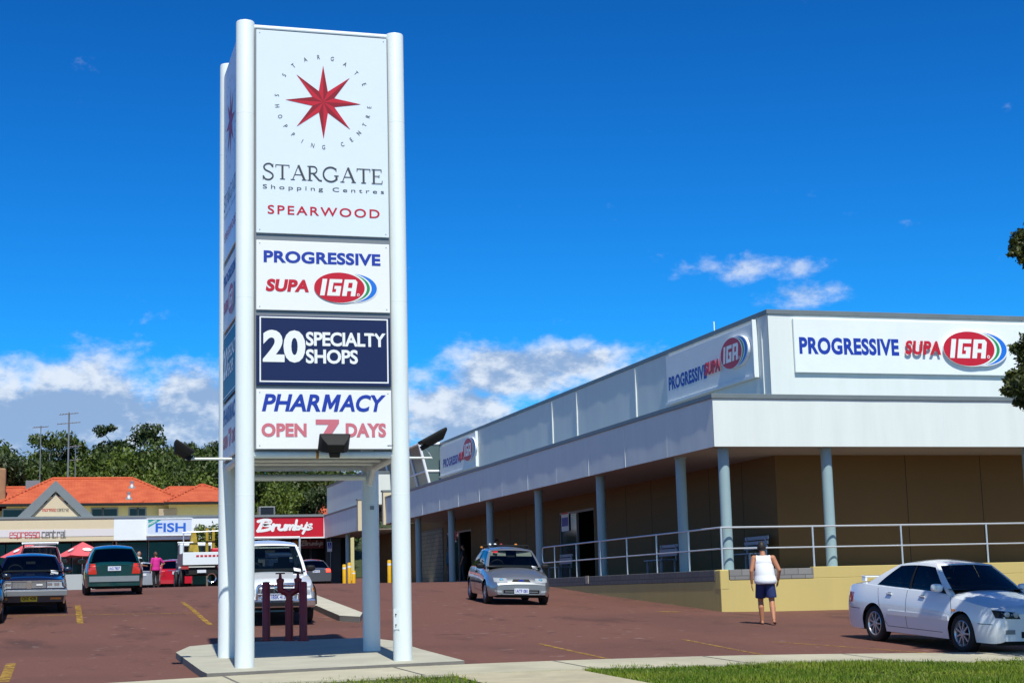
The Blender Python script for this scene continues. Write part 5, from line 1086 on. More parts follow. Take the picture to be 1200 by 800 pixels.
# ------------------------------------------------------------------ vehicles (x forward, z up, origin on the ground between the wheels)
def paint(name, col, metal=.0, rough=.28):
    return mat('paint_'+name, col, rough, metal, coat=1.0)
def interp(tab, x):
    tab = np.array(tab, float); return np.interp(x, tab[:, 0], tab[:, 1])
def sm(tab, x, k=.10):
    """smoothed piecewise-linear profile"""
    return sum(interp(tab, x+d) for d in np.linspace(-k, k, 9))/9
class Car:
    def __init__(s, name, label, cat, loc, heading, sp, body, rim=None, plate=m_plate, group=None, detail=True):
        s.sp = sp; s.body = body; s.t = thing(name, label, cat, loc, heading, group); s.rim = rim or m_rim
        L, Wd = sp['L'], sp['W']; s.xf, s.xr = L/2-sp['of'], -L/2+sp['orr']; s.rw = sp['rw']
        s.shell(); s.cabin(); s.wheels()
    def halfw(s, x):
        L, Wd = s.sp['L'], s.sp['W']; e = np.clip((np.abs(x)-(L/2-.75))/.75, 0, 1); tf = np.where(np.asarray(x) > 0, s.sp.get('taperf', .20), s.sp.get('taperr', .14))
        return Wd/2*(1-tf*e**2.6)
    def zsh(s, x): return sm(s.sp['shoulder'], x)
    def zb(s, x):
        L = s.sp['L']; b = s.sp['sill']+0*np.asarray(x); e = np.clip((np.abs(x)-(L/2-.30))/.30, 0, 1); return b+e**3*s.sp.get('lift', .05)
    def sidey(s, x, z):
        z0, z1 = s.sp['sill'], s.zsh(x); t = np.clip((z-z0)/(z1-z0), -.1, 1.1)
        prof = 1-.050*(np.clip(.5-t, 0, 1)/.5)**2.2-.085*(np.clip(t-.5, 0, 1)/.5)**2.0
        return s.halfw(x)*prof
    def arch(s, x):
        z = s.zb(x)
        for xw in (s.xf, s.xr):
            Ra = s.rw+.055; d = np.abs(x-xw); z = np.where(d < Ra, np.maximum(z, s.rw*.98+np.sqrt(np.maximum(Ra**2-d**2, 0))), z)
        return z
    def topz(s, x): return sm(s.sp['top'], x, .07)
    def shell(s):
        L = s.sp['L']; xs = set(np.linspace(-L/2, L/2, 46))
        for xw in (s.xf, s.xr): Ra = s.rw+.055; xs |= set(xw+Ra*np.cos(np.linspace(0, math.pi, 21))); xs |= {xw-Ra-.004, xw+Ra+.004}
        for e in (.01, .03, .06, .10, .15): xs |= {L/2-e, -L/2+e}
        xs = np.array(sorted(xs)); NS, NT = 13, 9; G = []
        for x in xs:
            zb = float(s.arch(x)); zs = float(s.zsh(x)); zt = max(float(s.topz(x)), zs+.004); e = max(0, (abs(x)-(L/2-.22))/.22)
            shr = 1-.0*e; zs = zs-e**2.5*s.sp.get('nose_drop', .10); zt = zt-e**2.5*s.sp.get('nose_drop', .10)*1.1; zb = min(zb, zs-.05)
            row = []
            for t in np.linspace(0, 1, NS): z = zb+(zs-zb)*t; row.append((x, float(s.sidey(x, z)), z))
            ysh = row[-1][1]
            for u in np.linspace(0, 1, NT+1)[1:]:
                y = ysh*(1-u); row.append((x, y, zs+(zt-zs)*(1-(1-min(1, u*1.0))**2.6)))
            full = row+[(a, -b, c) for a, b, c in row[-2::-1]]; G.append(full)
        mb = MB(); G = np.array(G); mb.grid(G, s.body); n = G.shape[1]
        for i, fl in ((0, 1), (-1, 0)):
            r = G[i]; k = n//2
            mb.add([tuple(p) for p in r], [(j, j+1, n-2-j, n-1-j) for j in range(k)], s.body)
        s.shell_mb = mb
        s.bvh = BVHTree.FromPolygons([Vector(v) for v in mb.v], mb.f)
    def hit(s, p, d):
        h = s.bvh.ray_cast(Vector(p), Vector(d).normalized()); return h[0], h[1]
    def patch(s, name, poly_fn, nu, nv, org, d, off, m, parent=None, mb=None, thick=.03):
        """a panel laid over the body: poly_fn(u, v) -> point in front of it, projected along d"""
        d = Vector(d).normalized(); G = np.zeros((nu+1, nv+1, 3)); ok = True; last = None
        for i in range(nu+1):
            for j in range(nv+1):
                p = Vector(poly_fn(i/nu, j/nv)); h, n = s.hit(p-d*3, d)
                if h is None: G[i, j] = np.nan
                else: G[i, j] = h-d*off
        own = mb is None; mb = mb or MB(); k = len(mb.v)
        if np.isnan(G).any():
            q = [(i*(nv+1)+j, (i+1)*(nv+1)+j, (i+1)*(nv+1)+j+1, i*(nv+1)+j+1) for i in range(nu) for j in range(nv)]; Gf = G.reshape(-1, 3); q = [f for f in q if not np.isnan(Gf[list(f)]).any()]; mb.add(np.nan_to_num(Gf, nan=.5), q, m)
            return mb.build(name, parent or s.t, smooth=50) if own else None
        mb.grid(G, m)
        ring = [G[i, 0] for i in range(nu+1)]+[G[nu, j] for j in range(1, nv+1)]+[G[i, nv] for i in range(nu-1, -1, -1)]+[G[0, j] for j in range(nv-1, 0, -1)]
        back = [tuple(np.array(p)+np.array(d)*thick) for p in ring]; q = len(ring)
        mb.add([tuple(p) for p in ring]+back, [(i, (i+1) % q, q+(i+1) % q, q+i) for i in range(q)], m)
        if own: return mb.build(name, parent or s.t, smooth=50)
    def side_patch(s, name, quad, off, m, sides=(1, -1), parent=None, nu=6, nv=3, mb=None):
        """quad: four (x, z) corners, anticlockwise from rear bottom"""
        out = []
        for sg in sides:
            q = [np.array(a) for a in quad]
            def f(u, v): p = (q[0]*(1-u)+q[1]*u)*(1-v)+(q[3]*(1-u)+q[2]*u)*v; return (p[0], sg*1.2, p[1])
            out.append(s.patch(name, f, nu, nv, None, (0, -sg, 0), off, m, parent, mb))
        return out
    def front_patch(s, name, quad, off, m, end=1, parent=None, nu=8, nv=4, yaw=0., mb=None, mirror=False):
        """quad: four (y, z) corners seen on the nose (end=1) or tail (end=-1)"""
        out = []
        for mir in ((1, -1) if mirror else (1,)):
            q = [np.array(a) for a in quad]; d = (-end*math.cos(yaw), -mir*math.sin(yaw)*(1 if q[0][0]+q[1][0] > 0 else -1), 0)
            def f(u, v):
                p = (q[0]*(1-u)+q[1]*u)*(1-v)+(q[3]*(1-u)+q[2]*u)*v; return (end*(s.sp['L']/2+.1) if not yaw else end*(s.sp['L']/2-.15), mir*p[0], p[1])
            out.append(s.patch(name, f, nu, nv, None, d, off, m, parent, mb))
        return out
    def cabin(s):
        sp = s.sp; a0, a1, c1, c0 = sp['cab']; zr, wr, zr2 = sp['roof'], sp['roofw'], sp.get('roof_rear', sp['roof']-.02); gl = sp.get('glass', m_glass)
        def B(t): x = a0+(c0-a0)*t; z = float(s.zsh(x))-.005; return np.array([x, float(s.sidey(x, z))-.02, z])
        hump = sp.get('hump', .035)
        def T(t): x = a1+(c1-a1)*t; z = zr+(zr2-zr)*t-.055+hump*(1-(2*t-1)**2); return np.array([x, wr*(1-.04*t-.02*(1-t)), z])
        def S(t, v, off=0.): p = B(t)*(1-v)+T(t)*v; p[1] += .045*4*v*(1-v)*.6-off; return p
        fw, rb = sp.get('bulgef', .16), sp.get('bulger', .10)
        def Wn(u, v, off=0.):           # windscreen
            p = S(0, v); y = p[1]*(1-2*u); c = 1-(2*u-1)**2; return np.array([p[0]+(fw*(1-v)+fw*.6*v)*c-off, y, p[2]+(.03*v+.02*(1-v))*c-off*.6])
        def Rn(u, v, off=0.):
            p = S(1, v); y = p[1]*(1-2*u); c = 1-(2*u-1)**2; return np.array([p[0]-(rb*(1-v)+rb*.6*v)*c+off, y, p[2]+(.03*v+.02*(1-v))*c-off*.4])
        mb = s.shell_mb
        def G(fn, us, vs): return np.array([[fn(u, v) for v in vs] for u in us])
        lin = np.linspace
        p = sp.get('pillars', (.045, .46, .50, .90)); v0, v1 = .05, .90
        for sg in (1, -1):
            Sf = lambda u, v: S(u, v)*np.array([1, sg, 1])
            mb.grid(G(Sf, lin(0, 1, 21), lin(v1, 1, 3)), s.body); mb.grid(G(Sf, lin(0, 1, 21), lin(0, v0, 2)), s.body)
            for u0, u1 in ((0, p[0]), (p[3], 1)): mb.grid(G(Sf, lin(u0, u1, 5), lin(v0, v1, 6)), s.body)
        # windscreen surround, rear surround, roof
        for fn in (Wn, Rn):
            mb.grid(G(fn, lin(0, 1, 13), lin(.95, 1, 2)), s.body); mb.grid(G(fn, lin(0, 1, 13), lin(0, .03, 2)), s.body)
            for u0, u1 in ((0, .045), (.955, 1)): mb.grid(G(fn, lin(u0, u1, 3), lin(.03, .95, 6)), s.body)
        roof = []
        for t in lin(0, 1, 17):
            row = []
            q = T(t)
            for u in lin(0, 1, 13):
                c = 1-(2*u-1)**2; x = q[0]+fw*.6*c*max(0, 1-t*3)**1.5-rb*.6*c*max(0, 1-(1-t)*3)**1.5; row.append((x, q[1]*(1-2*u), q[2]+(.03+.028*(1-(2*t-1)**2))*c))
            roof.append(row)
        mb.grid(np.array(roof), s.body)
        s.body_ob = mb.build('body', s.t, smooth=32)
        m = MB(); m.grid(G(lambda u, v: Wn(u, v, .006), lin(.04, .96, 13), lin(.025, .955, 7)), gl); s.wind = m.build('windscreen', s.t, smooth=60)
        m = MB(); m.grid(G(lambda u, v: Rn(u, v, .006), lin(.04, .96, 13), lin(.025, .955, 7)), gl); m.build('rear_window', s.t, smooth=60)
        sets = ((p[0], p[1]), (p[2], p[3]))
        if sp.get('van'): sets = ((p[0], p[1]),)
        for sg in (1, -1):
            for u0, u1 in sets:
                m = MB(); m.grid(G(lambda u, v: S(u, v, .008)*np.array([1, sg, 1]), lin(u0-.006, u1+.006, 9), lin(v0-.01, v1+.01, 6)), gl); m.build('side_window', s.t, smooth=60)
        # dark pillars between the side windows, interior trim
        m = MB()
        for sg in (1, -1): m.grid(G(lambda u, v: S(u, v, -.003)*np.array([1, sg, 1]), lin(p[1], p[2], 3), lin(v0, v1, 5)), m_black)
        m.build('pillar_trim', s.t, smooth=60)
        m = MB(); xs = lin(a0-.02, c0+.02, 12); G2 = np.array([[(x, y*(float(s.sidey(x, float(s.zsh(x))))-.05), max(float(s.topz(x)), float(s.zsh(x)))+.006 if .45 < abs((x-(a0+c0)/2)/((a0-c0)/2)) else max(float(s.topz(x)), float(s.zsh(x)))+.012) for y in lin(-1, 1, 5)] for x in xs]); m.grid(G2, m_cabin)
        zb = float(s.zsh((a0+c0)/2)); xs_ = a1-.35
        def seat(x, y, w): m.cbox((x, y, zb+.06), (.12, w, .28), m_cabin, ry=-.2); m.cbox((x-.03, y, zb+.255), (.09, min(w, .26), .15), m_cabin, ry=-.15)
        for y in (-.36, .36): seat(xs_, y, .46)
        if not sp.get('van') and not sp.get('ute'):
            for y in (-.36, .36): seat(max(c0+.55, c1+.1), y, .5)
        m.lathe([(.17, 0), (.185, .012), (.17, .024)], (a1+.02, -.36*sp.get('rhd', 1)*1, zb+.06), (-.85, 0, .4), m_cabin, 16); m.box((a0-.35, -.55, zb), (a0-.5, .55, zb+.05), m_cabin)
        m.cbox((a1+.03, 0, zr-.20), (.03, .22, .06), m_cabin)
        m.build('interior', s.t)
        # underside
        m = MB(); L = sp['L']; m.box((-L/2+.2, -sp['W']/2+.24, sp['sill']-.03), (L/2-.2, sp['W']/2-.24, sp['sill']+.30), m_dark)
        for xw in (s.xf, s.xr):
            Ra = s.rw+.05
            for sg in (1, -1):
                arc_ = [(xw+Ra*math.cos(a), s.rw*.98+Ra*math.sin(a)) for a in lin(-.25, math.pi+.25, 16)]; y0 = sp['W']/2-.07
                m.grid(np.array([[(x, sg*y0, z), (x, sg*(y0-.34), z)] for x, z in arc_]), m_dark); m.add([(x, sg*(y0-.34), z) for x, z in arc_], [tuple(range(len(arc_)))], m_dark)
        m.build('underbody', s.t)
        s.S, s.T, s.B, s.Wn, s.Rn = S, T, B, Wn, Rn
    def wheels(s):
        r = s.rw; tw = s.sp.get('tw', .19); rr = r*s.sp.get('rimf', .66); y = s.sp['W']/2-.02
        wm = rm = None
        for xw in (s.xf, s.xr):
            for sg in (1, -1):
                mb = MB(); mb.lathe([(rr, -tw), (r-.03, -tw), (r, -tw+.03), (r, -.03), (r-.012, -.012), (r-.05, 0), (rr+.012, -.004), (rr, -.012), (rr, -tw)], (0, 0, 0), (0, sg, 0), m_tyre, 32)
                w = mb.build('wheel', s.t, smooth=40); w.location = (xw, sg*y, r)
                mb = MB(); st = s.sp.get('spokes', 7)
                mb.lathe([(rr, -.012), (rr-.012, -.006), (rr-.03, -.03), (rr-.032, -tw)], (0, 0, 0), (0, sg, 0), s.rim, 32); mb.lathe([(rr-.03, -.09), (.0, -.085)], (0, 0, 0), (0, sg, 0), m_dark, 24); mb.lathe([(.062, -.03), (.05, -.012), (0, -.010)], (0, 0, 0), (0, sg, 0), s.rim, 16)
                for k in range(st):
                    a = 2*math.pi*k/st; ca, sa = math.cos(a), math.sin(a); n = (-sa, ca); wd = s.sp.get('spw', .028)
                    pts = [(.05, -wd*.8), (rr-.02, -wd*.62), (rr-.02, wd*.62), (.05, wd*.8)]
                    V = [(ca*p-sa*q, 0, sa*p+ca*q) for p, q in pts]
                    mb.add([(x, sg*(-.018), z) for x, _, z in V]+[(x, sg*(-.05), z) for x, _, z in V], [(0, 1, 2, 3), (4, 5, 6, 7)]+[(i, (i+1) % 4, 4+(i+1) % 4, 4+i) for i in range(4)], s.rim)
                q = mb.build('rim', w, smooth=40)
    # ---- common trim
    def mirrors(s, m, x=None, z=None):
        a = s.S(.07, .12); 
        for sg in (1, -1):
            mb = MB(); c = Vector((a[0]-.03, sg*(a[1]+.12), a[2]+.06)); bm = bmesh.new(); bmesh.ops.create_icosphere(bm, subdivisions=3, radius=1); 
            for v in bm.verts:
                p = v.co; q = 1/(abs(p.x)**3+abs(p.y)**3+abs(p.z)**3)**(1/3); v.co = (p.x*q*.065, p.y*q*.105, p.z*q*.07)
                if v.co.x < -.03: v.co.x = -.03
            mb.add([c+v.co for v in bm.verts], [tuple(v.index for v in f.verts) for f in bm.faces], m); bm.free()
            mb.cbox((c.x, sg*(a[1]+.01), c.z-.045), (.07, .1, .035), m_black)
            o = mb.build('mirror', s.t, smooth=50)
            g = MB(); g.cbox((c.x-.033, c.y, c.z), (.004, .17, .105), m_glassdark); g.build('mirror_glass', o)
    def gaps(s, lines, w=.008):
        """door shut lines as narrow dark seams"""
        mb = MB()
        for (x0, z0, x1, z1) in lines:
            d = np.array([x1-x0, z1-z0]); d = d/np.linalg.norm(d); n = np.array([-d[1], d[0]])*w/2
            q = [np.array((x0, z0))-n, np.array((x1, z1))-n, np.array((x1, z1))+n, np.array((x0, z0))+n]
            s.side_patch('door_seams', [q[0], q[1], q[2], q[3]], .0025, m_black, nu=8, nv=1, mb=mb)
        return mb.build('door_seams', s.t)
    def handles(s, xs, z, m):
        for x in xs:
            for sg in (1, -1):
                y = float(s.sidey(x, z)); mb = MB(); mb.cbox((x, sg*(y+.016), z), (.16, .022, .03), m); mb.cbox((x+.0, sg*(y+.004), z-.002), (.11, .012, .055), m_black); mb.build('door_handle', s.t, bevel=.006)
    def plate(s, end, z, y=0., text='', m=m_plate, ink=None, w=.37, h=.13, parent=None, x=None):
        hx = s.hit((end*3, y, z), (-end, 0, 0))[0]; xx = (hx.x if hx else end*s.sp['L']/2)+end*.02 if x is None else x
        mb = MB(); mb.box((xx-.006, y-w/2, z-h/2), (xx+.006, y+w/2, z+h/2), m); o = mb.build('number_plate', parent or s.t)
        if text:
            l = MB(); put_text(l, text, lambda a, b, q: (xx+end*(.008+q*.3), y+end*a, z+b), (-w*.42, -h*.32, w*.42, h*.32), ink or m_blue, .02); l.build('lettering', o, fix=False)
        return o
    def wipers(s):
        mb = MB()
        for u0, u1 in ((.60, .30), (.92, .62)):
            p, q = s.Wn(u0, .03, -.012), s.Wn(u1, .07, -.016); mb.tube(p, q, .009, m_black, 6)
        mb.build('wipers', s.t)

def place(fx, fy, dfx, heading_to=None): pass
def car_loc(px, py, heading, along=0., lateral=0.):
    """ground point under a photo place, moved along / across the heading"""
    g = gpx(px, py); h = np.array([math.cos(heading), math.sin(heading)]); n = np.array([-h[1], h[0]]); p = g[:2]+h*along+n*lateral
    return p
def settle(c, xf, xr):
    """rest the car on the ground: height and pitch from the ground under both axles"""
    t = c.t; h = np.array([math.cos(t.rotation_euler[2]), math.sin(t.rotation_euler[2])]); n = np.array([-h[1], h[0]]); p = np.array(t.location[:2]); hw = c.sp['W']/2-.1
    Q = lambda a, b: float(ground(*(p+h*a+n*b)))
    zf, zr = (Q(xf, hw)+Q(xf, -hw))/2, (Q(xr, hw)+Q(xr, -hw))/2; zl, zq = (Q(xf, hw)+Q(xr, hw))/2, (Q(xf, -hw)+Q(xr, -hw))/2
    pitch = math.atan2(zf-zr, xf-xr); roll = math.atan2(zl-zq, 2*hw)
    Mx = Matrix.Rotation(t.rotation_euler[2], 4, 'Z') @ Matrix.Rotation(-pitch, 4, 'Y') @ Matrix.Rotation(roll, 4, 'X'); t.rotation_euler = Mx.to_euler()
    t.location = (p[0], p[1], (zf+zr)/2-(xf+xr)/2*math.tan(pitch)+.003)
DOWN = R(-90)
# --- white sedan at the right
def white_sedan():
    sp = dict(L=4.55, W=1.71, of=.93, orr=1.00, rw=.315, sill=.20, shoulder=[(-2.28, .97), (-1.7, 1.0), (-.9, .97), (.6, .935), (1.2, .87), (2.0, .76), (2.28, .71)], top=[(-2.28, 1.03), (-1.6, 1.07), (-1.0, 1.05), (.6, 1.03), (1.1, .99), (1.7, .88), (2.1, .79), (2.28, .74)],
              cab=(1.02, .28, -.86, -1.62), roof=1.455, roofw=.56, roof_rear=1.425, pillars=(.05, .455, .485, .875), spokes=9, spw=.02, rimf=.68, taperf=.19, taperr=.13, tw=.2, nose_drop=.06)
    wb = sp['L']-sp['of']-sp['orr']
    rear = gpx(1029, 750.5); front = gpx(1132, 765)
    # the side towards the camera is the car's right
    v = front[:2]-rear[:2]; hd = math.atan2(v[1], v[0])
    return sp, wb, rear, front, hd
sp, wb, _r, _f, hd = white_sedan()
SED_HD = R(-87)
def sedan():
    h = np.array([math.cos(SED_HD), math.sin(SED_HD)]); n = np.array([-h[1], h[0]])
    # right rear wheel on its photo place
    p = np.array(_r[:2])+n*(sp['W']/2-.1)+h*(sp['L']/2-sp['orr'])
    pw = paint('white', (.78, .81, .84))
    c = Car('white_sedan', 'white four-door sedan with boot spoiler parked beside the yellow wall', 'car', (p[0], p[1], 0), SED_HD, sp, pw)
    c.mirrors(pw); c.handles((-.78, .22), .86, pw)
    c.gaps([(1.06, .30, 1.10, .66), (1.10, .66, .98, .92), (-.22, .30, -.26, .95), (-1.02, .52, -1.18, .95), (-.82, .30, -1.02, .52), (-.82, .30, 1.06, .30)])
    c.side_patch('rub_strip', [(-.80, .50), (1.02, .50), (1.02, .575), (-.80, .575)], .014, pw, nu=16, nv=2)
    c.side_patch('bumper_seam', [(-2.15, .555), (-1.72, .555), (-1.72, .565), (-2.15, .565)], .003, m_black); c.side_patch('bumper_seam', [(1.80, .50), (2.1, .50), (2.1, .51), (1.80, .51)], .003, m_black)
    c.side_patch('side_repeater', [(1.10, .66), (1.20, .66), (1.20, .70), (1.10, .70)], .008, m_amber, nu=2, nv=1)
    for mir in (1, -1):
        o = c.front_patch('headlight', [(mir*.30, .60), (mir*.74, .61), (mir*.79, .735), (mir*.36, .70)], .008, m_glassdark, yaw=.45, nu=8, nv=4)[0]
        l = MB(); 
        for yy in (.46, .62): l_ = c.hit((3, mir*yy, .665), (-1, 0, 0))[0]; l.lathe([(.05, -.02), (.048, .012), (.03, .016), (0, .017)], (l_.x, mir*yy, .665), (1, 0, 0), m_lens, 14)
        l.build('lamp', o, smooth=40)
        c.front_patch('fog_light', [(mir*.48, .36), (mir*.66, .36), (mir*.66, .43), (mir*.48, .43)], .006, m_grey, nu=3, nv=2)
        c.side_patch('tail_light', [(-2.2, .66), (-2.02, .66), (-1.98, .84), (-2.2, .84)], .006, m_tail, sides=(mir,), nu=3, nv=3); c.front_patch('tail_light', [(mir*.40, .66), (mir*.72, .66), (mir*.72, .84), (mir*.40, .84)], .006, m_tail, end=-1)
    c.front_patch('grille', [(-.27, .58), (.27, .58), (.24, .68), (-.24, .68)], .006, m_black); c.front_patch('lower_grille', [(-.36, .30), (.36, .30), (.36, .40), (-.36, .40)], .005, m_black)
    mb = MB(); mb.lathe([(.055, 0), (.05, .01), (0, .012)], (c.hit((3, 0, .63), (-1, 0, 0))[0].x+.004, 0, .63), (1, 0, 0), m_chrome, 16); mb.build('badge', c.t)
    mb = MB(); xs = -2.02; mb.cbox((xs, 0, 1.12), (.15, 1.16, .028), pw, ry=.05)
    for sg in (1, -1): mb.cbox((xs+.0, sg*.555, 1.075), (.13, .045, .09), pw)
    mb.build('spoiler', c.t, bevel=.012)
    c.plate(-1, .52); c.wipers()
    settle(c, c.xf, c.xr); return c
sedan()

# --- silver hatchback coming towards us
def silver_hatch():
    sp = dict(L=3.86, W=1.67, of=.75, orr=.69, rw=.285, sill=.20, shoulder=[(-1.93, .84), (-1.4, .88), (-.5, .88), (.5, .85), (1.0, .79), (1.6, .66), (1.93, .58)], top=[(-1.93, .9), (-1.2, .95), (0, .95), (.65, .95), (1.1, .90), (1.6, .77), (1.93, .62)],
              cab=(.98, .33, -1.10, -1.74), roof=1.40, roofw=.57, roof_rear=1.36, pillars=(.05, .50, .53, .90), spokes=5, spw=.04, taperf=.26, taperr=.16, hump=.05, rimf=.62)
    g = gpx(603, 706.5); hd = math.atan2(-_fw[1], -_fw[0])+R(12)-R(0)
    hd = math.atan2(-.958, -.285)+R(11)
    h = np.array([math.cos(hd), math.sin(hd)]); p = np.array(g[:2])-h*(sp['L']/2-sp['of']-.15)
    pb = paint('silver', (.40, .42, .43), .75, .30)
    c = Car('silver_hatchback', 'silver three-door hatchback driving out with sun visors down', 'car', (p[0], p[1], 0), hd, sp, pb)
    c.mirrors(m_black); c.handles((-.2,), .78, m_black)
    c.gaps([(.98, .30, 1.0, .60), (1.0, .60, .92, .84), (-.30, .34, -.36, .86), (-.30, .34, .98, .30)])
    c.side_patch('rub_strip', [(-1.0, .50), (.98, .50), (.98, .55), (-1.0, .55)], .010, m_black, nu=12, nv=1)
    for mir in (1, -1):
        o = c.front_patch('headlight', [(mir*.31, .545), (mir*.68, .56), (mir*.72, .665), (mir*.36, .655)], .008, m_lens, yaw=.3)[0]
        l = MB(); l_ = c.hit((3, mir*.50, .605), (-1, 0, 0))[0]; l.lathe([(.055, -.01), (.05, .012), (0, .016)], (l_.x, mir*.50, .605), (1, 0, 0), m_chrome, 14); l.build('lamp', o)
        c.front_patch('fog_light', [(mir*.50, .30), (mir*.66, .31), (mir*.68, .36), (mir*.50, .35)], .006, m_lens, nu=3, nv=2)
        c.front_patch('tail_light', [(mir*.52, .60), (mir*.72, .60), (mir*.72, .84), (mir*.52, .84)], .006, m_tail, end=-1)
    mb = MB(); P = ellipse(0, 0, .25, .042, 24); x0 = c.hit((3, 0, .60), (-1, 0, 0))[0].x; c.front_patch('grille', [(-.24, .57), (.24, .57), (.20, .635), (-.20, .635)], .006, m_black)
    mb.prism(ellipse(0, .602, .065, .03, 20), (x0+.006, 0, 0), (0, 1, 0), (0, 0, 1), (1, 0, 0), .012, m_blue); mb.prism(ellipse(0, .602, .072, .036, 20), (x0+.003, 0, 0), (0, 1, 0), (0, 0, 1), (1, 0, 0), .011, m_chrome); mb.build('badge', c.t)
    c.front_patch('lower_grille', [(-.46, .285), (.46, .285), (.46, .37), (-.46, .37)], .005, m_black); c.front_patch('bumper_lip', [(-.62, .24), (.62, .24), (.62, .27), (-.62, .27)], .012, pb)
    mb = MB(); c.front_patch('grille_bar', [(-.42, .315), (.42, .315), (.42, .335), (-.42, .335)], .010, pb, mb=mb); mb.build('grille_bar', c.t)
    c.plate(1, .345, 0, '1ATF 081', w=.37, h=.13)
    # sun visors, roof bars and stickers
    for y0, y1 in ((.14, .56), (-.14, -.58)):
        mb = MB(); a = c.Wn(.5, .82); mb.cbox((a[0]-.16, (y0+y1)/2, a[2]-.02), (.02, abs(y1-y0), .14), mat('sun_visor', (.55, .55, .52), .7), ry=-.5); mb.build('sun_visor', c.t)
    mb = MB(); p_, q_ = c.Wn(.10, .90, -.004), c.Wn(.20, .84, -.004); a, b, d, e = c.Wn(.91, .92, -.004), c.Wn(.81, .92, -.004), c.Wn(.81, .85, -.004), c.Wn(.91, .85, -.004); mb.add([a, b, d, e], [(0, 1, 2, 3)], m_red); a, b, d, e = [c.Wn(*q, -.004) for q in ((.18, .28), (.08, .24), (.09, .14), (.18, .18))]; mb.add([a, b, d, e], [(0, 1, 2, 3)], m_lwhite); mb.build('windscreen_stickers', c.wind)
    for t in (.22, .75): q = c.T(t); z = q[2]+.10; mb = MB(); mb.path([(q[0], -q[1]+.02, q[2]), (q[0], -q[1]+.0, z-.02), (q[0], -q[1]+.03, z), (q[0], q[1]-.03, z), (q[0], q[1]-.0, z-.02), (q[0], q[1]-.02, q[2])], .014, m_black, 8); mb.build('roof_bar', c.t, smooth=40)
    mb = MB()
    for (t, y, m) in ((.2, -.50, m_white), (.25, -.35, m_white), (.28, -.18, m_redd), (.3, .22, m_amber), (.82, -.57, m_amber)): q = c.T(t); mb.cbox((q[0], y, q[2]+(.115 if t < .5 else .06)), (.07, .07, .05), m)
    mb.build('rack_straps', c.t, bevel=.02)
    c.wipers(); settle(c, c.xf, c.xr); return c
SILVER = silver_hatch()

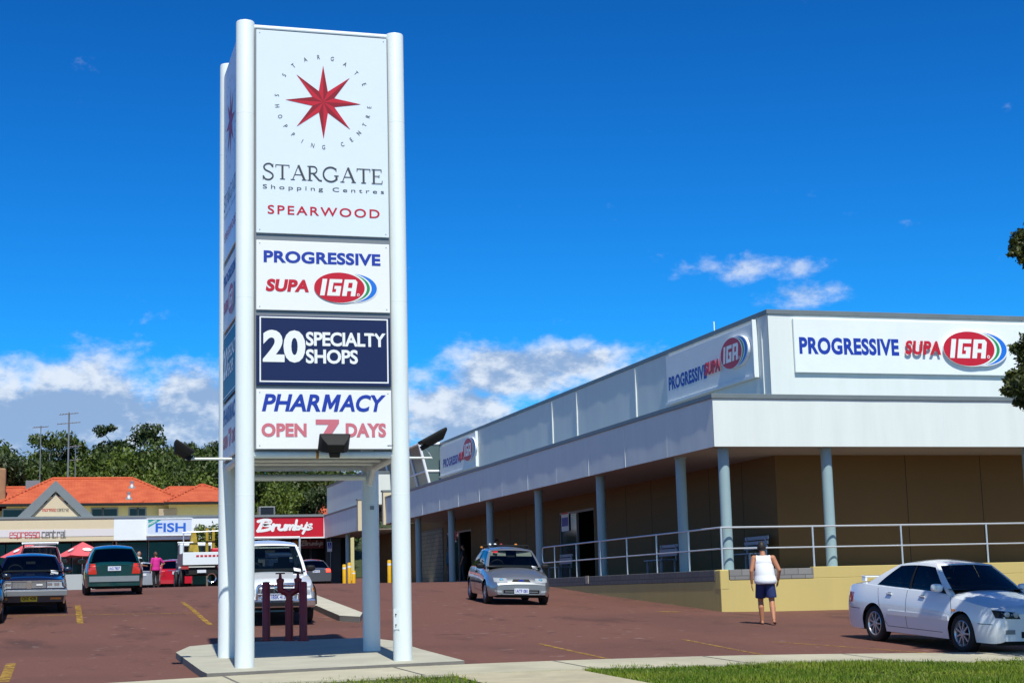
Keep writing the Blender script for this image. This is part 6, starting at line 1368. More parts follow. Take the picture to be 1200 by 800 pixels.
# --- white ute with a tray
def white_ute():
    sp = dict(L=3.55, W=1.76, of=.86, orr=.12, rw=.36, sill=.36, shoulder=[(-1.78, 1.06), (-.8, 1.06), (.2, 1.04), (.8, 1.0), (1.4, .90), (1.78, .84)], top=[(-1.78, 1.12), (0, 1.12), (.3, 1.13), (.8, 1.08), (1.4, 1.0), (1.78, .88)],
              cab=(.55, -.02, -1.25, -1.42), roof=1.73, roofw=.62, roof_rear=1.71, pillars=(.06, .86, .88, .90), van=True, ute=True, bulger=.03, bulgef=.12, spokes=6, spw=.05, rimf=.62, tw=.24, taperf=.16, taperr=.0, nose_drop=.06)
    sp['orr'] = -1.05                                   # the rear axle sits under the tray
    HD = DOWN-R(2); h = np.array([math.cos(HD), math.sin(HD)]); g = aty(320, 722, 35.6); p = np.array(g[:2])-h*(sp['L']/2-sp['of'])
    pw = paint('white', (.78, .81, .84))
    c = Car('tray_ute', 'white tray-back ute facing out behind the sign posts', 'pickup', (p[0], p[1], 0), HD, sp, pw, m_grey)
    c.mirrors(m_black); c.handles((-.95,), .96, m_black)
    c.gaps([(.62, .50, .66, .98), (-1.18, .50, -1.22, 1.04), (-1.18, .50, .62, .50)])
    c.front_patch('grille', [(-.36, .66), (.36, .66), (.34, .85), (-.34, .85)], .008, m_black); mb = MB(); mb.lathe([(.085, 0), (.085, .02), (.07, .022)], (1.78, 0, .775), (1, 0, 0), m_chrome, 20); mb.prism([(-.06, .80), (0, .745), (.06, .80), (.045, .815), (0, .77), (-.045, .815)], (1.785, 0, 0), (0, 1, 0), (0, 0, 1), (1, 0, 0), .02, m_chrome); mb.build('badge', c.t)
    mb = MB(); c.front_patch('grille_surround', [(-.42, .85), (.42, .85), (.42, .89), (-.42, .89)], .012, m_chrome, mb=mb); c.front_patch('grille_surround', [(-.43, .64), (-.36, .64), (-.36, .85), (-.43, .85)], .012, m_chrome, mb=mb, nu=2); c.front_patch('grille_surround', [(.36, .64), (.43, .64), (.43, .85), (.36, .85)], .012, m_chrome, mb=mb, nu=2); mb.build('grille_surround', c.t)
    for mir in (1, -1):
        o = c.front_patch('headlight', [(mir*.45, .67), (mir*.74, .69), (mir*.78, .86), (mir*.46, .85)], .010, m_lens, yaw=.25)[0]; c.side_patch('side_repeater', [(1.38, .72), (1.58, .72), (1.58, .80), (1.38, .80)], .008, m_amber, sides=(mir,), nu=2, nv=1)
        mb = MB(); y = mir*(sp['W']/2+.01)
        for k in range(2):
            xw = (c.xf, c.xr)[k]
            if k == 0: arc_ = [(xw+(c.rw+.06)*math.cos(a), c.rw+(c.rw+.06)*math.sin(a)) for a in np.linspace(.15, math.pi-.15, 14)]; mb.grid(np.array([[(x, y-mir*.10, z), (x, y+mir*.03, z+.0)] for x, z in arc_]), m_black); mb.grid(np.array([[(x, y+mir*.03, z), (x*1.0+(x-xw)*.10, y+mir*.0, z+(z-c.rw)*.13)] for x, z in arc_]), m_black)
        mb.build('wheel_flare', c.t, smooth=50)
    mb = MB(); mb.box((1.60, -.82, .40), (1.93, .82, .60), m_chrome); c_b = mb.build('bumper', c.t, bevel=.05); mb = MB(); mb.box((1.933, -.5, .44), (1.94, .5, .52), m_black); mb.build('bumper_slot', c_b)
    mb = MB()
    pts = [(1.92, -.46, .60), (1.97, -.44, .86), (1.95, -.36, .91), (1.95, .36, .91), (1.97, .44, .86), (1.92, .46, .60)]; mb.path(pts, .032, m_chrome, 10); mb.tube((1.96, -.44, .70), (1.96, .44, .70), .02, m_chrome, 8); mb.build('nudge_bar', c.t, smooth=50)
    c.plate(1, .64, .0, '1BSK 413', x=1.965)
    # tray
    x0, x1 = -3.55, -1.50; tr = MB(); tr.box((x0, -.90, .82), (x1, .90, .90), m_grey); tr.box((x0+.05, -.45, .55), (x1+.1, -.35, .82), m_dark); tr.box((x0+.05, .35, .55), (x1+.1, .45, .82), m_dark); t_ = tr.build('tray', c.t)
    for sg in (1, -1): q = MB(); q.box((x0, sg*.90, .86), (x1, sg*.87, 1.20), m_grey); [q.box((x, sg*.905, .86), (x+.05, sg*.90, 1.20), m_alu) for x in (x0, (x0+x1)/2, x1-.05)]; q.box((x0, sg*.912, 1.18), (x1, sg*.86, 1.22), m_alu); q.build('drop_side', t_)
    q = MB(); q.box((x0, -.87, .90), (x0+.03, .87, 1.22), m_grey); q.build('tailgate', t_); q = MB(); 
    for y in (-.85, .85): q.tube((x1+.03, y, .9), (x1+.03, y, 1.80), .025, m_alu, 8)
    for z in (1.3, 1.55, 1.80): q.tube((x1+.03, -.85, z), (x1+.03, .85, z), .02, m_alu, 8)
    q.build('headboard_rack', t_); q = MB(); q.box((x0+.3, .2, .9), (x0+1.2, .8, 1.36), mat('blue_toolbox', (.03, .06, .14), .5)); q.build('tool_box', t_, bevel=.02)
    mb = MB(); a, b, d, e = [c.Wn(*q, -.004) for q in ((.18, .24), (.08, .20), (.08, .10), (.18, .14))]; mb.add([a, b, d, e], [(0, 1, 2, 3)], m_lwhite); mb.build('windscreen_sticker', c.wind)
    c.wipers(); settle(c, c.xf, c.xr)
white_ute()
# --- dark blue sedan facing out
def blue_sedan():
    sp = dict(L=4.7, W=1.72, of=.85, orr=1.05, rw=.31, sill=.22, shoulder=[(-2.35, .87), (-1.0, .87), (.7, .85), (1.5, .82), (2.35, .77)], top=[(-2.35, .92), (-1.4, .94), (.8, .93), (1.5, .90), (2.2, .85), (2.35, .79)],
              cab=(.92, .30, -.95, -1.45), roof=1.325, roofw=.60, roof_rear=1.31, bulgef=.10, spokes=6, taperf=.08, taperr=.08, nose_drop=.03, hump=.02)
    HD = DOWN; g = gpx(34, 716.5); h = np.array([0, -1]); p = np.array(g[:2])-h*(sp['L']/2-sp['of'])+np.array([.0, 0])
    pb = paint('navy', (.006, .009, .035), .1, .25)
    c = Car('navy_sedan', 'square dark blue sedan with chrome grille and yellow number plate facing out', 'car', (p[0], p[1], 0), HD, sp, pb)
    c.mirrors(pb); c.handles((-.7, .2), .80, m_chrome); c.gaps([(.98, .30, 1.0, .86), (-.05, .30, -.05, .88), (-1.0, .5, -1.05, .88), (-.9, .30, .98, .30)])
    for mir in (1, -1):
        o = c.front_patch('headlight', [(mir*.40, .60), (mir*.78, .60), (mir*.78, .745), (mir*.40, .745)], .012, m_lens)[0]
        l = MB(); x = c.hit((3, mir*.5, .67), (-1, 0, 0))[0].x
        for yy in (.46, .62): l.box((x-.01, mir*yy-.055, .63), (x+.02, mir*yy+.055, .72), m_chrome)
        l.build('lamp', o, bevel=.01)
        c.front_patch('indicator', [(mir*.48, .33), (mir*.72, .33), (mir*.72, .375), (mir*.48, .375)], .008, m_amber, nu=3, nv=2); c.front_patch('tail_light', [(mir*.4, .66), (mir*.78, .66), (mir*.78, .82), (mir*.4, .82)], .008, m_tail, end=-1)
    g_ = c.front_patch('grille', [(-.38, .60), (.38, .60), (.38, .745), (-.38, .745)], .010, m_grey)[0]; x = c.hit((3, 0, .67), (-1, 0, 0))[0].x
    mb = MB(); [mb.box((x, y-.006, .605), (x+.018, y+.006, .74), m_chrome) for y in np.linspace(-.36, .36, 25)]; mb.box((x, -.05, .59), (x+.03, .05, .76), m_chrome); mb.box((x, -.80, .752), (x+.02, .80, .775), m_chrome); mb.box((x, .16, .66), (x+.025, .3, .69), m_lwhite); mb.build('grille_bars', g_)
    mb = MB(); mb.box((2.2, -.86, .42), (2.47, .86, .545), m_grey); mb.box((2.2, -.87, .545), (2.46, .87, .565), m_chrome); mb.build('bumper', c.t, bevel=.03)
    c.plate(1, .355, 0, 'QIZ 428', m_platey, m_black, x=2.37); c.wipers()
    mb = MB(); a, b, d, e = [c.Wn(*q, -.004) for q in ((.18, .24), (.07, .20), (.07, .08), (.18, .12))]; mb.add([a, b, d, e], [(0, 1, 2, 3)], m_lwhite); mb.build('windscreen_sticker', c.wind)
    settle(c, c.xf, c.xr)
blue_sedan()
def hatch_spec(**k):
    d = dict(L=4.1, W=1.70, of=.82, orr=.76, rw=.305, sill=.22, shoulder=[(-2.05, .92), (-1.2, .94), (.5, .88), (1.2, .82), (2.05, .62)], top=[(-2.05, .98), (-1.2, .98), (.6, .97), (1.2, .92), (1.7, .80), (2.05, .64)], cab=(1.05, .35, -1.25, -1.86), roof=1.43, roofw=.58, roof_rear=1.40, pillars=(.05, .46, .49, .88), glass=m_glassd, taperr=.12)
    d.update(k); return d
def rear_car(name, label, px, py, Y, body, tail, sp, plate='', cat='car', glow=False, bump=None, hd=R(90), tl=None):
    """a car seen from behind, nose towards the shops"""
    g = aty(px, py, Y); p = np.array(g[:2])+np.array([math.cos(hd), math.sin(hd)])*(sp['L']/2-sp['orr'])
    c = Car(name, label, cat, (p[0], p[1], 0), hd, sp, body); c.mirrors(body); c.gaps([(1.0, .3, 1.0, .86), (-.1, .3, -.1, .9), (-.9, .4, -.95, .9), (-.9, .3, 1.0, .3)])
    q = tl or [(.50, .62), (.80, .62), (.78, .98), (.56, .98)]
    for mir in (1, -1): c.front_patch('tail_light', [(mir*a, b) for a, b in q], .012, tail, end=-1, nu=5, nv=6); c.front_patch('headlight', [(mir*.4, .6), (mir*.7, .6), (mir*.7, .7), (mir*.4, .7)], .008, m_lens)
    if bump: c.front_patch('bumper_strip', [(-.83, .40), (.83, .40), (.83, .56), (-.83, .56)], .025, bump, end=-1, nu=14, nv=4)
    c.plate(-1, .78, 0, plate); mb = MB(); c.front_patch('boot_trim', [(-.42, .875), (.42, .875), (.42, .915), (-.42, .915)], .014, m_chrome if not bump else body, end=-1, mb=mb); mb.build('boot_trim', c.t)
    mb = MB(); [mb.grid(np.array([[c.Rn(u, v, -.001) for v in (.0, .02)] for u in np.linspace(.1, .9, 9)]), m_black)]; mb.build('window_seal', c.t)
    settle(c, c.xf, c.xr); return c
m_tail2 = mat('tail_light_orange_red', (.55, .03, .015), .12, coat=.6)
rear_car('green_hatchback', 'dark green hatchback with tall red tail lights parked nose to the shops', 132.5, 692, 49., paint('green', (.004, .055, .055), .3, .22), m_tail2, hatch_spec(W=1.72, roof=1.44), '1AG 7807', bump=mat('silver_bumper', (.42, .45, .45), .3, .6))
rear_car('red_hatchback', 'bright red hatchback in front of the fish shop beside the woman in pink', 205, 691, 78.5, paint('red', (.52, .008, .025), .0, .22), m_tail, hatch_spec(W=1.68, roof=1.45, shoulder=[(-2.05, .96), (-1.2, .96), (.5, .9), (1.2, .84), (2.05, .66)]), '1CHT 512')
m_glow = mat('brake_light_glow', (.7, .03, .02), .3, emit=(1, .06, .03, 2.5))
rear_car('grey_sedan', 'grey car with bright red brake lights by the bakery corner', 368, 687, 84., paint('gunmetal', (.17, .18, .20), .6, .3), m_glow, hatch_spec(W=1.78, L=4.5, roof=1.44), '1BXP 220', tl=[(.52, .74), (.82, .74), (.80, .92), (.52, .92)])
rear_car('pale_silver_car', 'pale silver car mostly hidden between the green hatchback and the woman', 166, 690, 83., paint('pale_silver', (.5, .53, .56), .5, .3), m_tail, hatch_spec(W=1.68, roof=1.43), '')
def suv():
    sp = hatch_spec(L=4.5, W=1.78, roof=1.66, roofw=.64, roof_rear=1.64, rw=.35, sill=.3, cab=(1.0, .5, -1.9, -2.1), shoulder=[(-2.25, 1.02), (.5, 1.0), (1.2, .95), (2.25, .85)], top=[(-2.25, 1.1), (.6, 1.08), (1.2, 1.05), (2.0, .98), (2.25, .88)])
    c = rear_car('maroon_wagon', 'maroon wagon with white roof rack seen over the dark blue sedan', 46, 690, 62, paint('maroon', (.12, .006, .014), .2, .25), m_tail, sp)
    mb = MB()
    for t in (.2, .5, .8): q = c.T(t); mb.tube((q[0], -.66, q[2]+.15), (q[0], .66, q[2]+.15), .035, m_white, 8); [mb.tube((q[0], s_*.6, q[2]+.15), (q[0], s_*.6, q[2]), .02, m_black, 6) for s_ in (1, -1)]
    for y in (-.62, .62): mb.tube((c.T(.1)[0], y, c.T(.1)[2]+.13), (c.T(.9)[0], y, c.T(.9)[2]+.13), .02, m_white, 8)
    mb.build('roof_rack', c.t, smooth=40)
suv()
def black_car():
    sp = hatch_spec(L=4.2, W=1.72); g = gpx(2, 729); p = np.array(g[:2])+np.array([-.82, sp['L']/2-sp['of']])
    pb = paint('black', (.008, .008, .016), .1, .2); c = Car('black_hatchback', 'black hatchback at the left edge with only its front corner in view', 'car', (p[0], p[1], 0), DOWN, sp, pb); c.mirrors(pb)
    for mir in (1, -1): o = c.front_patch('headlight', [(mir*.40, .57), (mir*.74, .60), (mir*.78, .73), (mir*.44, .70)], .008, m_glassdark, yaw=.35)[0]; l = MB(); q = c.hit((3, mir*.62, .65), (-1, 0, 0))[0]; l.lathe([(.06, -.02), (.055, .015), (0, .02)], (q.x, mir*.62, .65), (1, 0, 0), m_chrome, 14); l.build('lamp', o)
    c.front_patch('grille', [(-.3, .55), (.3, .55), (.3, .66), (-.3, .66)], .006, m_black); c.plate(1, .4); settle(c, c.xf, c.xr)
black_car()
def flatbed():
    Y = 68.; g = aty(238, 694, Y); x, y = g[0], g[1]; z = float(ground(x, y)); s = Y/.97/FPX
    t = thing('flatbed_truck', 'small flatbed truck with white tailboard and yellow machinery beside the red hatchback', 'truck', (x, y, z))
    pw = paint('white', (.78, .81, .84)); W2 = .85
    mb = MB(); mb.box((x-W2+.15, y+.1, z+.55), (x+W2-.15, y+4.2, z+.85), m_dark); mb.build('chassis', t, True)
    mb = MB(); mb.box((x-W2, y, z+.95), (x+W2, y+2.9, z+1.05), m_grey); b = mb.build('tray', t, True); mb = MB(); mb.box((x-W2, y-.05, z+.95), (x+W2, y-.002, z+1.48), pw); tb = mb.build('tailboard', b, True, bevel=.01)
    for sg in (1, -1): MB().box((x+sg*W2, y, z+1.05), (x+sg*(W2-.04), y+2.9, z+1.45), m_grey).build('drop_side', b, True)
    mb = MB(); [mb.box((x-.30+.17*k, y-.06, z+1.28), (x-.18+.17*k, y-.052, z+1.36), m_red) for k in range(7)]; mb.build('red_marks', tb, True)
    mb = MB(); mb.box((x-W2+.05, y+3.0, z+.6), (x+W2-.05, y+4.5, z+1.3), pw); mb.box((x-W2+.1, y+3.0, z+1.3), (x+W2-.1, y+4.1, z+2.0), pw); cb = mb.build('cab', t, True, bevel=.08); MB().box((x-W2+.25, y+2.985, z+1.4), (x+W2-.25, y+2.998, z+1.85), m_glassdark).build('rear_window', cb, True)
    yl = mat('machine_yellow', (.36, .25, .015), .6, var=.3, vscale=4); mb = MB(); mb.add([(x-.62, y+.5, z+1.05), (x-.05, y+.5, z+1.05), (x-.05, y+1.2, z+1.05), (x-.62, y+1.2, z+1.05), (x-.42, y+.7, z+2.35), (x-.25, y+.7, z+2.35), (x-.25, y+1.0, z+2.35), (x-.42, y+1.0, z+2.35)], [(0, 1, 5, 4), (1, 2, 6, 5), (2, 3, 7, 6), (3, 0, 4, 7), (4, 5, 6, 7)], yl)
    mb.box((x+.15, y+.6, z+1.05), (x+.27, y+.72, z+2.5), yl); mb.box((x+.42, y+.6, z+1.05), (x+.54, y+.72, z+2.5), yl); mb.box((x+.15, y+.58, z+1.9), (x+.54, y+.6, z+2.0), yl); mc = mb.build('yellow_machine', b, True, bevel=.01)
    mb = MB(); [mb.tube((x-W2+.05, y+.3, z+1.05), (x-W2+.05, y+.3, z+2.3), .025, m_alu, 8), mb.tube((x+W2-.05, y+.3, z+1.05), (x+W2-.05, y+.3, z+2.45), .025, m_alu, 8), mb.tube((x-W2, y+.3, z+2.32), (x+W2+.2, y+.3, z+2.38), .025, m_alu, 8), mb.tube((x-W2-.2, y+.3, z+1.9), (x-.4, y+.3, z+1.9), .03, m_white, 8)]; mb.build('ladder_rack', b, True)
    mb = MB(); mb.box((x+.35, y+.1, z+1.45), (x+.8, y+.5, z+1.65), m_red); mb.build('red_container', b, True, bevel=.05)
    for (dx, dy) in ((-.82, .9), (.82, .9), (-.82, 3.7), (.82, 3.7)):
        sg = 1 if dx > 0 else -1; mb = MB(); mb.lathe([(.22, -.2), (.36, -.2), (.38, -.17), (.38, -.03), (.35, 0), (.23, 0), (.22, -.2)], (x+dx+sg*.1, y+dy, z+.38), (sg, 0, 0), m_tyre, 24); w = mb.build('wheel', t, True, 40)
        mb = MB(); mb.lathe([(.23, -.02), (.2, -.06), (.08, -.06), (.07, -.01), (0, -.01)], (x+dx+sg*.1, y+dy, z+.38), (sg, 0, 0), m_rim, 20); mb.build('rim', w, True, 40)
    for sg in (1, -1): MB().box((x+sg*.6, y-.03, z+.78), (x+sg*.92, y+.02, z+.9), m_tail).build('tail_light', t, True)
    MB().box((x-.25, y-.02, z+.62), (x+.12, y+.0, z+.74), m_plate).build('number_plate', t, True)
    mb = MB(); [mb.lathe([(.16, 0), (.2, .02), (.2, .03)], (x+.35, y-.01, z+.4), (0, -1, 0), m_chrome, 16)]; mb.build('spare_hub', t, True)
flatbed()
# ------------------------------------------------------------------ people
def cone_sphere(bm, p, q, r0, r1, n=14):
    p, q = Vector(p), Vector(q); d = q-p; L_ = d.length
    if L_ < 1e-5: d = Vector((0, 0, 1))
    d.normalize(); a = d.orthogonal().normalized(); b = d.cross(a); rings = []
    prof = [(p - d*r0*math.cos(t), r0*math.sin(t)) for t in np.linspace(.0, math.pi/2, 5)]+[(p+(q-p)*t, r0+(r1-r0)*t) for t in (.25, .5, .75)]+[(q+d*r1*math.sin(t), r1*math.cos(t)) for t in np.linspace(0, math.pi/2, 5)]
    for c, r in prof: rings.append([bm.verts.new(c+a*math.cos(2*math.pi*i/n)*max(r, 1e-4)+b*math.sin(2*math.pi*i/n)*max(r, 1e-4)) for i in range(n)])
    for u, v in zip(rings[:-1], rings[1:]):
        for i in range(n): bm.faces.new((u[i], u[(i+1) % n], v[(i+1) % n], v[i]))
    bm.faces.new(rings[0][::-1]); bm.faces.new(rings[-1])
def ell(bm, c, r, rot=None):
    ret = bmesh.ops.create_icosphere(bm, subdivisions=3, radius=1)
    for v in ret['verts']:
        p = Vector((v.co.x*r[0], v.co.y*r[1], v.co.z*r[2])); v.co = (rot @ p if rot else p)+Vector(c)
def remesh(bm, voxel, smooth_it=3):
    me = bpy.data.meshes.new('body'); bm.to_mesh(me); bm.free(); o = bpy.data.objects.new('body', me); C.objects.link(o)
    m = o.modifiers.new('r', 'REMESH'); m.mode = 'VOXEL'; m.voxel_size = voxel; s = o.modifiers.new('s', 'SMOOTH'); s.iterations = smooth_it; s.factor = .5
    dg = bpy.context.evaluated_depsgraph_get(); new = bpy.data.meshes.new_from_object(o.evaluated_get(dg)); o.modifiers.clear(); o.data = new; bpy.data.meshes.remove(me); return o
def cloth(body, keep, push, m, name, parent, drop=0.):
    """clothing that follows the body: the skin inside the region, pushed outwards and thickened"""
    me = body.data; n = len(me.vertices); co = np.zeros(n*3); me.vertices.foreach_get('co', co); co = co.reshape(-1, 3); no = np.zeros(n*3); me.vertices.foreach_get('normal', no); no = no.reshape(-1, 3)
    k = keep(co); P = co+no*(push(co)[:, None] if callable(push) else push); idx = -np.ones(n, int); vs = []; fs = []
    for f in me.polygons:
        v = list(f.vertices)
        if all(k[i] for i in v):
            for i in v:
                if idx[i] < 0: idx[i] = len(vs); vs.append(P[i])
            fs.append([idx[i] for i in v])
    mb = MB(); mb.add(vs, fs, m); o = mb.build(name, parent, smooth=180, fix=False); so = o.modifiers.new('t', 'SOLIDIFY'); so.thickness = .008; so.offset = -1; return o
def person(label, loc, yaw, J, H=1.75, fat=1., hair_m=None, top=None, bottom=None, shoe=None, voxel=.011, fingers=False, sleeves=False, long_=False, bald=False, longhair=False, group=None):
    """faces +y before turning by yaw; J gives hip, knee, ankle, shoulder, elbow, wrist for both sides"""
    t = thing('person', label, 'person', loc, yaw, group); k = H/1.75; bm = bmesh.new(); f = fat
    V = lambda p: Vector(p)*k
    cs = lambda a, b, r0, r1: cone_sphere(bm, V(a), V(b), r0*k, r1*k)
    pel, che, nk, hd = J['pelvis'], J['chest'], J['neck'], J['head']
    [ell(bm, V(np.array(pel)*(1-u)+np.array(che)*u+np.array((0, 0, -.02))), ((.165*f*(1-u)+.180*(.5+.5*f)*u)*k, (.130*f*(1-u)+.118*f*u+.012*f*math.sin(math.pi*u))*k, .13*k)) for u in np.linspace(0, 1, 11)]; ell(bm, V(np.array(che)+np.array((0, 0, .05))), (.182*(.5+.5*f)*k, .11*f*k, .14*k)); ell(bm, V(np.array(che)+(0, -.01, .11)), (.17*k, .09*k, .085*k))
    if f > 1.1: [ell(bm, V(np.array(pel)*(1-u)+np.array(che)*u+np.array((0, .05, -.03))), (.165*k, .13*k, .12*k)) for u in np.linspace(.2, .7, 6)]
    cs(np.array(che)+(0, -.01, .12), nk, .068, .058); cs(nk, np.array(hd)+(0, -.02, -.06), .056, .055)
    ell(bm, V(hd), (.074*k, .092*k, .112*k)); ell(bm, V(np.array(hd)+(0, .025, -.065)), (.055*k, .062*k, .055*k)); cs(np.array(hd)+(0, .088, -.01), np.array(hd)+(0, .106, -.032), .010, .014)
    for sg in (-1, 1): ell(bm, V(np.array(hd)+(sg*.076, -.005, -.015)), (.012*k, .02*k, .032*k)); ell(bm, V(np.array(hd)+(sg*.03, .083, .012)), (.018*k, .012*k, .008*k))
    for sd in 'LR':
        h, kn, an = J['hip'+sd], J['knee'+sd], J['ankle'+sd]; sh, el, wr = J['sh'+sd], J['el'+sd], J['wr'+sd]; sg = -1 if sd == 'L' else 1
        cs(h, kn, .088*(.4+.6*f), .060); cs(kn, np.array(kn)*.62+np.array(an)*.38, .058, .061); cs(np.array(kn)*.65+np.array(an)*.35+np.array((0, -.014, 0)), an, .062, .038)
        d = np.array(J.get('toe'+sd, np.array(an)+(sg*.03, .17, -.045))); cs(np.array(an)+(0, -.045, -.045), (np.array(an)+d)/2+(0, 0, -.012), .034, .034); cs((np.array(an)+d)/2+(0, 0, -.012), d, .036, .026)
        cs(sh, el, .056*(.5+.5*f), .042); cs(el, wr, .043, .028); cs(np.array(che)+(sg*.09, -.01, .11), sh, .07, .062)
        dr = np.array(wr)-np.array(el); dr = dr/np.linalg.norm(dr); dr = dr+np.array(J.get('hand'+sd, (0, 0, 0))); dr /= np.linalg.norm(dr); ax = np.cross(dr, (1, 0, 0)); ax /= np.linalg.norm(ax)
        w = np.array(wr)
        if fingers:
            for q in (-.6, .2, .8): cs(w+ax*q*.012, w+dr*.085+ax*q*.034, .016, .014)
            for i, ln in enumerate((.072, .082, .076, .058)):
                b0 = w+dr*.088+ax*(.036-.024*i); b1 = b0+dr*ln*.55+np.array((-sg*.006, 0, 0)); b2 = b1+dr*ln*.45+np.array((-sg*.018, 0, 0)); cs(b0, b1, .0098, .0092); cs(b1, b2, .009, .0075)
            a = w+dr*.025+ax*.022; b = a+dr*.035+ax*.028; cs(a, b, .0135, .0115); cs(b, b+dr*.035+ax*.004, .011, .009)
        else: cs(w, w+dr*.09, .030, .032); cs(w+dr*.09, w+dr*.16, .030, .016); cs(w+dr*.03, w+dr*.07+ax*.045, .014, .011)
    o = remesh(bm, voxel*k); o.parent = t; o.name = 'body'; o.data.materials.clear(); o.data.materials.append(m_skin); o.data.shade_smooth()
    pz, cz = pel[2]*k, che[2]*k; shx = abs(J['shR'][0])*k; c0 = np.array(che)*k
    armL, armR = [(np.array(J['sh'+s])*k, np.array(J['el'+s])*k, np.array(J['wr'+s])*k) for s in 'LR']
    def seg(co, a, b): ab = b-a; u = np.clip(((co-a)@ab)/(ab@ab), 0, 1); return np.linalg.norm(co-(a+u[:, None]*ab), axis=1)
    def isarm(co): return np.minimum.reduce([np.minimum(seg(co, a+(b-a)*.12, b), seg(co, b, c+(c-b)*.6)) for a, b, c in (armL, armR)]) < .066*k*(.55+.45*f)
    def upper(co): return np.minimum.reduce([seg(co, a, a+(b-a)*.62) for a, b, c in (armL, armR)]) < .085*k
    if top is not None:
        hem = pz-.085*k
        if sleeves: kp = lambda co: (co[:, 2] > hem) & (co[:, 2] < nk[2]*k-.02) & (~isarm(co) | (upper(co) & (co[:, 2] > hem)))
        else: kp = lambda co: (co[:, 2] > hem) & ~isarm(co) & (co[:, 2] < cz+.235*k-.0*co[:, 2]) & (np.abs(co[:, 0]-c0[0]) < (.148+.09*np.clip((cz+.08*k-co[:, 2])/(.2*k), 0, 1))*k*1.06) & ~((np.abs(co[:, 0]-c0[0]) < .065*k) & (co[:, 2] > cz+.19*k))
        cloth(o, kp, lambda co: .011*k+.026*k*np.clip((pz+.08*k-co[:, 2])/(.12*k), 0, 1), top, 'shirt', t); sh_ = t.children[-1]; s2 = sh_.modifiers.new('soft', 'SMOOTH'); s2.iterations = 14 if voxel < .01 else 3; s2.factor = .5
    if bottom is not None:
        lim = .06*k if long_ else (J['kneeL'][2]+.05)*k
        pu = (lambda co: np.full(len(co), .012*k)) if long_ else (lambda co: .010*k+.034*k*np.clip((pz-.06*k-co[:, 2])/(.28*k), 0, 1))
        cloth(o, lambda co: (co[:, 2] < pz+.01*k) & (co[:, 2] > lim) & ~isarm(co), pu, bottom, 'trousers' if long_ else 'shorts', t)
    hc = np.array(hd)*k
    if hair_m is not None:
        def hair(co):
            q = (co-hc)/k; top_ = (q[:, 2] > .02) & (q[:, 1] < .055) if not bald else (q[:, 2] > -.06) & (q[:, 1] < .03) & (q[:, 2] < .055)
            back = (q[:, 1] < -.012) & (q[:, 2] > -.085) & (np.abs(q[:, 0]) < .09)
            if bald: back = back & (q[:, 2] < .07)
            return (top_ | back) & (np.abs(q[:, 0]) < .074 if bald else True) & (q[:, 2] > -.10)
        cloth(o, hair, .009*k, hair_m, 'hair', t)
        if longhair: m = MB(); m.lathe([(0, .02), (.04, 0), (.045, -.06), (.02, -.14), (0, -.15)], V(np.array(hd)+(0, -.10, .02)), (0, -.2, 1), hair_m, 12); m.build('ponytail', t, smooth=60)
    if shoe is not None: cloth(o, lambda co: co[:, 2] < (.032*k if not long_ else .085*k), .008*k, shoe, 'thong' if not long_ else 'shoes', t)
    return t
def stand(dx=0.): return dict(pelvis=(0, 0, .95), chest=(0, -.0, 1.26), neck=(0, .0, 1.50), head=(0, .03, 1.635), hipL=(-.09, 0, .92), hipR=(.09, 0, .92), kneeL=(-.10, .02, .50), kneeR=(.10, .02, .50), ankleL=(-.10, -.02, .085), ankleR=(.11, -.02, .085), shL=(-.19, -.01, 1.40), shR=(.19, -.01, 1.40), elL=(-.25, -.03, 1.12), elR=(.25, -.03, 1.12), wrL=(-.25, .06, .88), wrR=(.25, .06, .88))
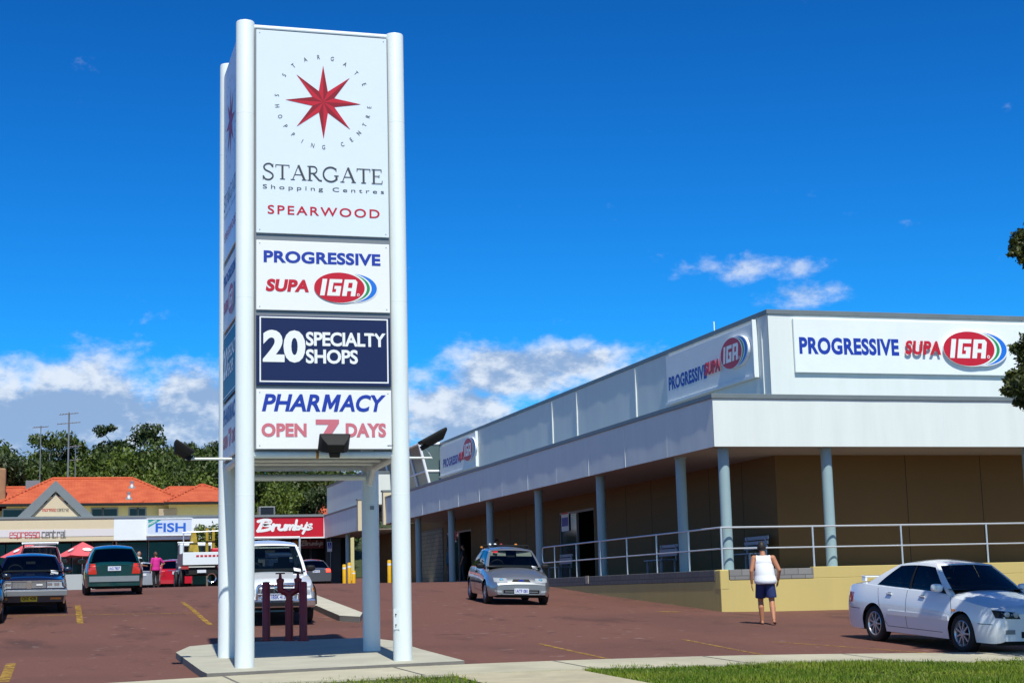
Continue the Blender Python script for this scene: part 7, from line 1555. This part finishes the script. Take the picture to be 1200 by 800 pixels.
def people():
    m_hair = mat('dark_hair', (.02, .014, .011), .6); m_brown = mat('brown_hair', (.10, .045, .02), .6)
    # the man in the singlet, walking away
    g = gpx(899, 731.5); vd = math.atan2(g[1], g[0])-math.pi/2; x, y = g[0], g[1]; z = float(ground(x, y))
    J = stand(); J.update(pelvis=(.01, 0, .945), chest=(-.015, .03, 1.25), neck=(-.02, .05, 1.49), head=(-.035, .085, 1.625), kneeL=(-.10, .17, .51), ankleL=(-.085, .16, .085), kneeR=(.125, .03, .49), ankleR=(.13, -.20, .11), shL=(-.205, .05, 1.39), shR=(.185, .01, 1.385), elL=(-.275, -.03, 1.12), wrL=(-.275, .03, .87), elR=(.305, -.05, 1.13), wrR=(.285, .10, .93), toeL=(-.12, .33, .035), toeR=(.165, -.04, .035))
    person('stocky man in white singlet and blue shorts walking away across the paving', (x, y, z), vd+R(4), J, 1.76, 1.25, m_hair, mat('white_singlet', (.80, .82, .86), .8, bump=.1, bscale=30), mat('blue_shorts', (.018, .032, .13), .75, var=.15, vscale=5), mat('thong_rubber', (.03, .02, .02), .7), .0072, True, bald=False)
    # woman in pink, hand on hip
    g = aty(182.5, 691, 74); z = float(ground(g[0], 74)); J = stand(); J.update(elR=(.40, -.05, 1.18), wrR=(.20, .03, 1.05), elL=(-.26, -.02, 1.12), head=(-.01, .04, 1.63))
    person('woman in bright pink top and dark trousers with a hand on her hip', (g[0], 74, z), R(25), J, 1.70, 1.12, m_brown, mat('pink_top', (.62, .02, .26), .8), mat('black_trousers', (.012, .012, .014), .8), m_black, .016, False, True, True, longhair=True)
    # bald man behind the green car
    g = aty(162, 691, 76); z = float(ground(g[0], 76)); J = stand(); J.update(wrR=(.16, .28, 1.08), elR=(.25, .02, 1.1))
    person('balding man in white shirt and jeans behind the green hatchback', (g[0], 76, z), R(-60), J, 1.78, 1.15, mat('grey_hair', (.3, .28, .26), .7), mat('white_shirt', (.75, .78, .82), .8), mat('faded_jeans', (.10, .14, .24), .8), m_black, .016, False, True, True, bald=True)
    # people in the shade of the canopy
    m_dk = mat('charcoal_cloth', (.03, .03, .035), .8); m_tl = mat('teal_cloth', (.02, .10, .15), .8)
    for px, X, yw, tp, H, lab in ((582.5, 18.3, R(-120), m_dk, 1.74, 'dark clothed shopper behind the roof of the silver hatchback'), (527, 18.2, R(-90), m_tl, 1.70, 'shopper in teal top in the shade of the far entrance'), (544, 18.5, R(60), m_dk, 1.72, 'shopper in charcoal top just inside the far entrance')):
        q = atx(px, 680, X); z = max(float(ground(X, q[1]))+.07, WALK-.02); person(lab, (X, float(q[1]), z), yw, stand(), H, 1.1, m_hair, tp, m_dk, m_black, .018, False, True, True)
people()
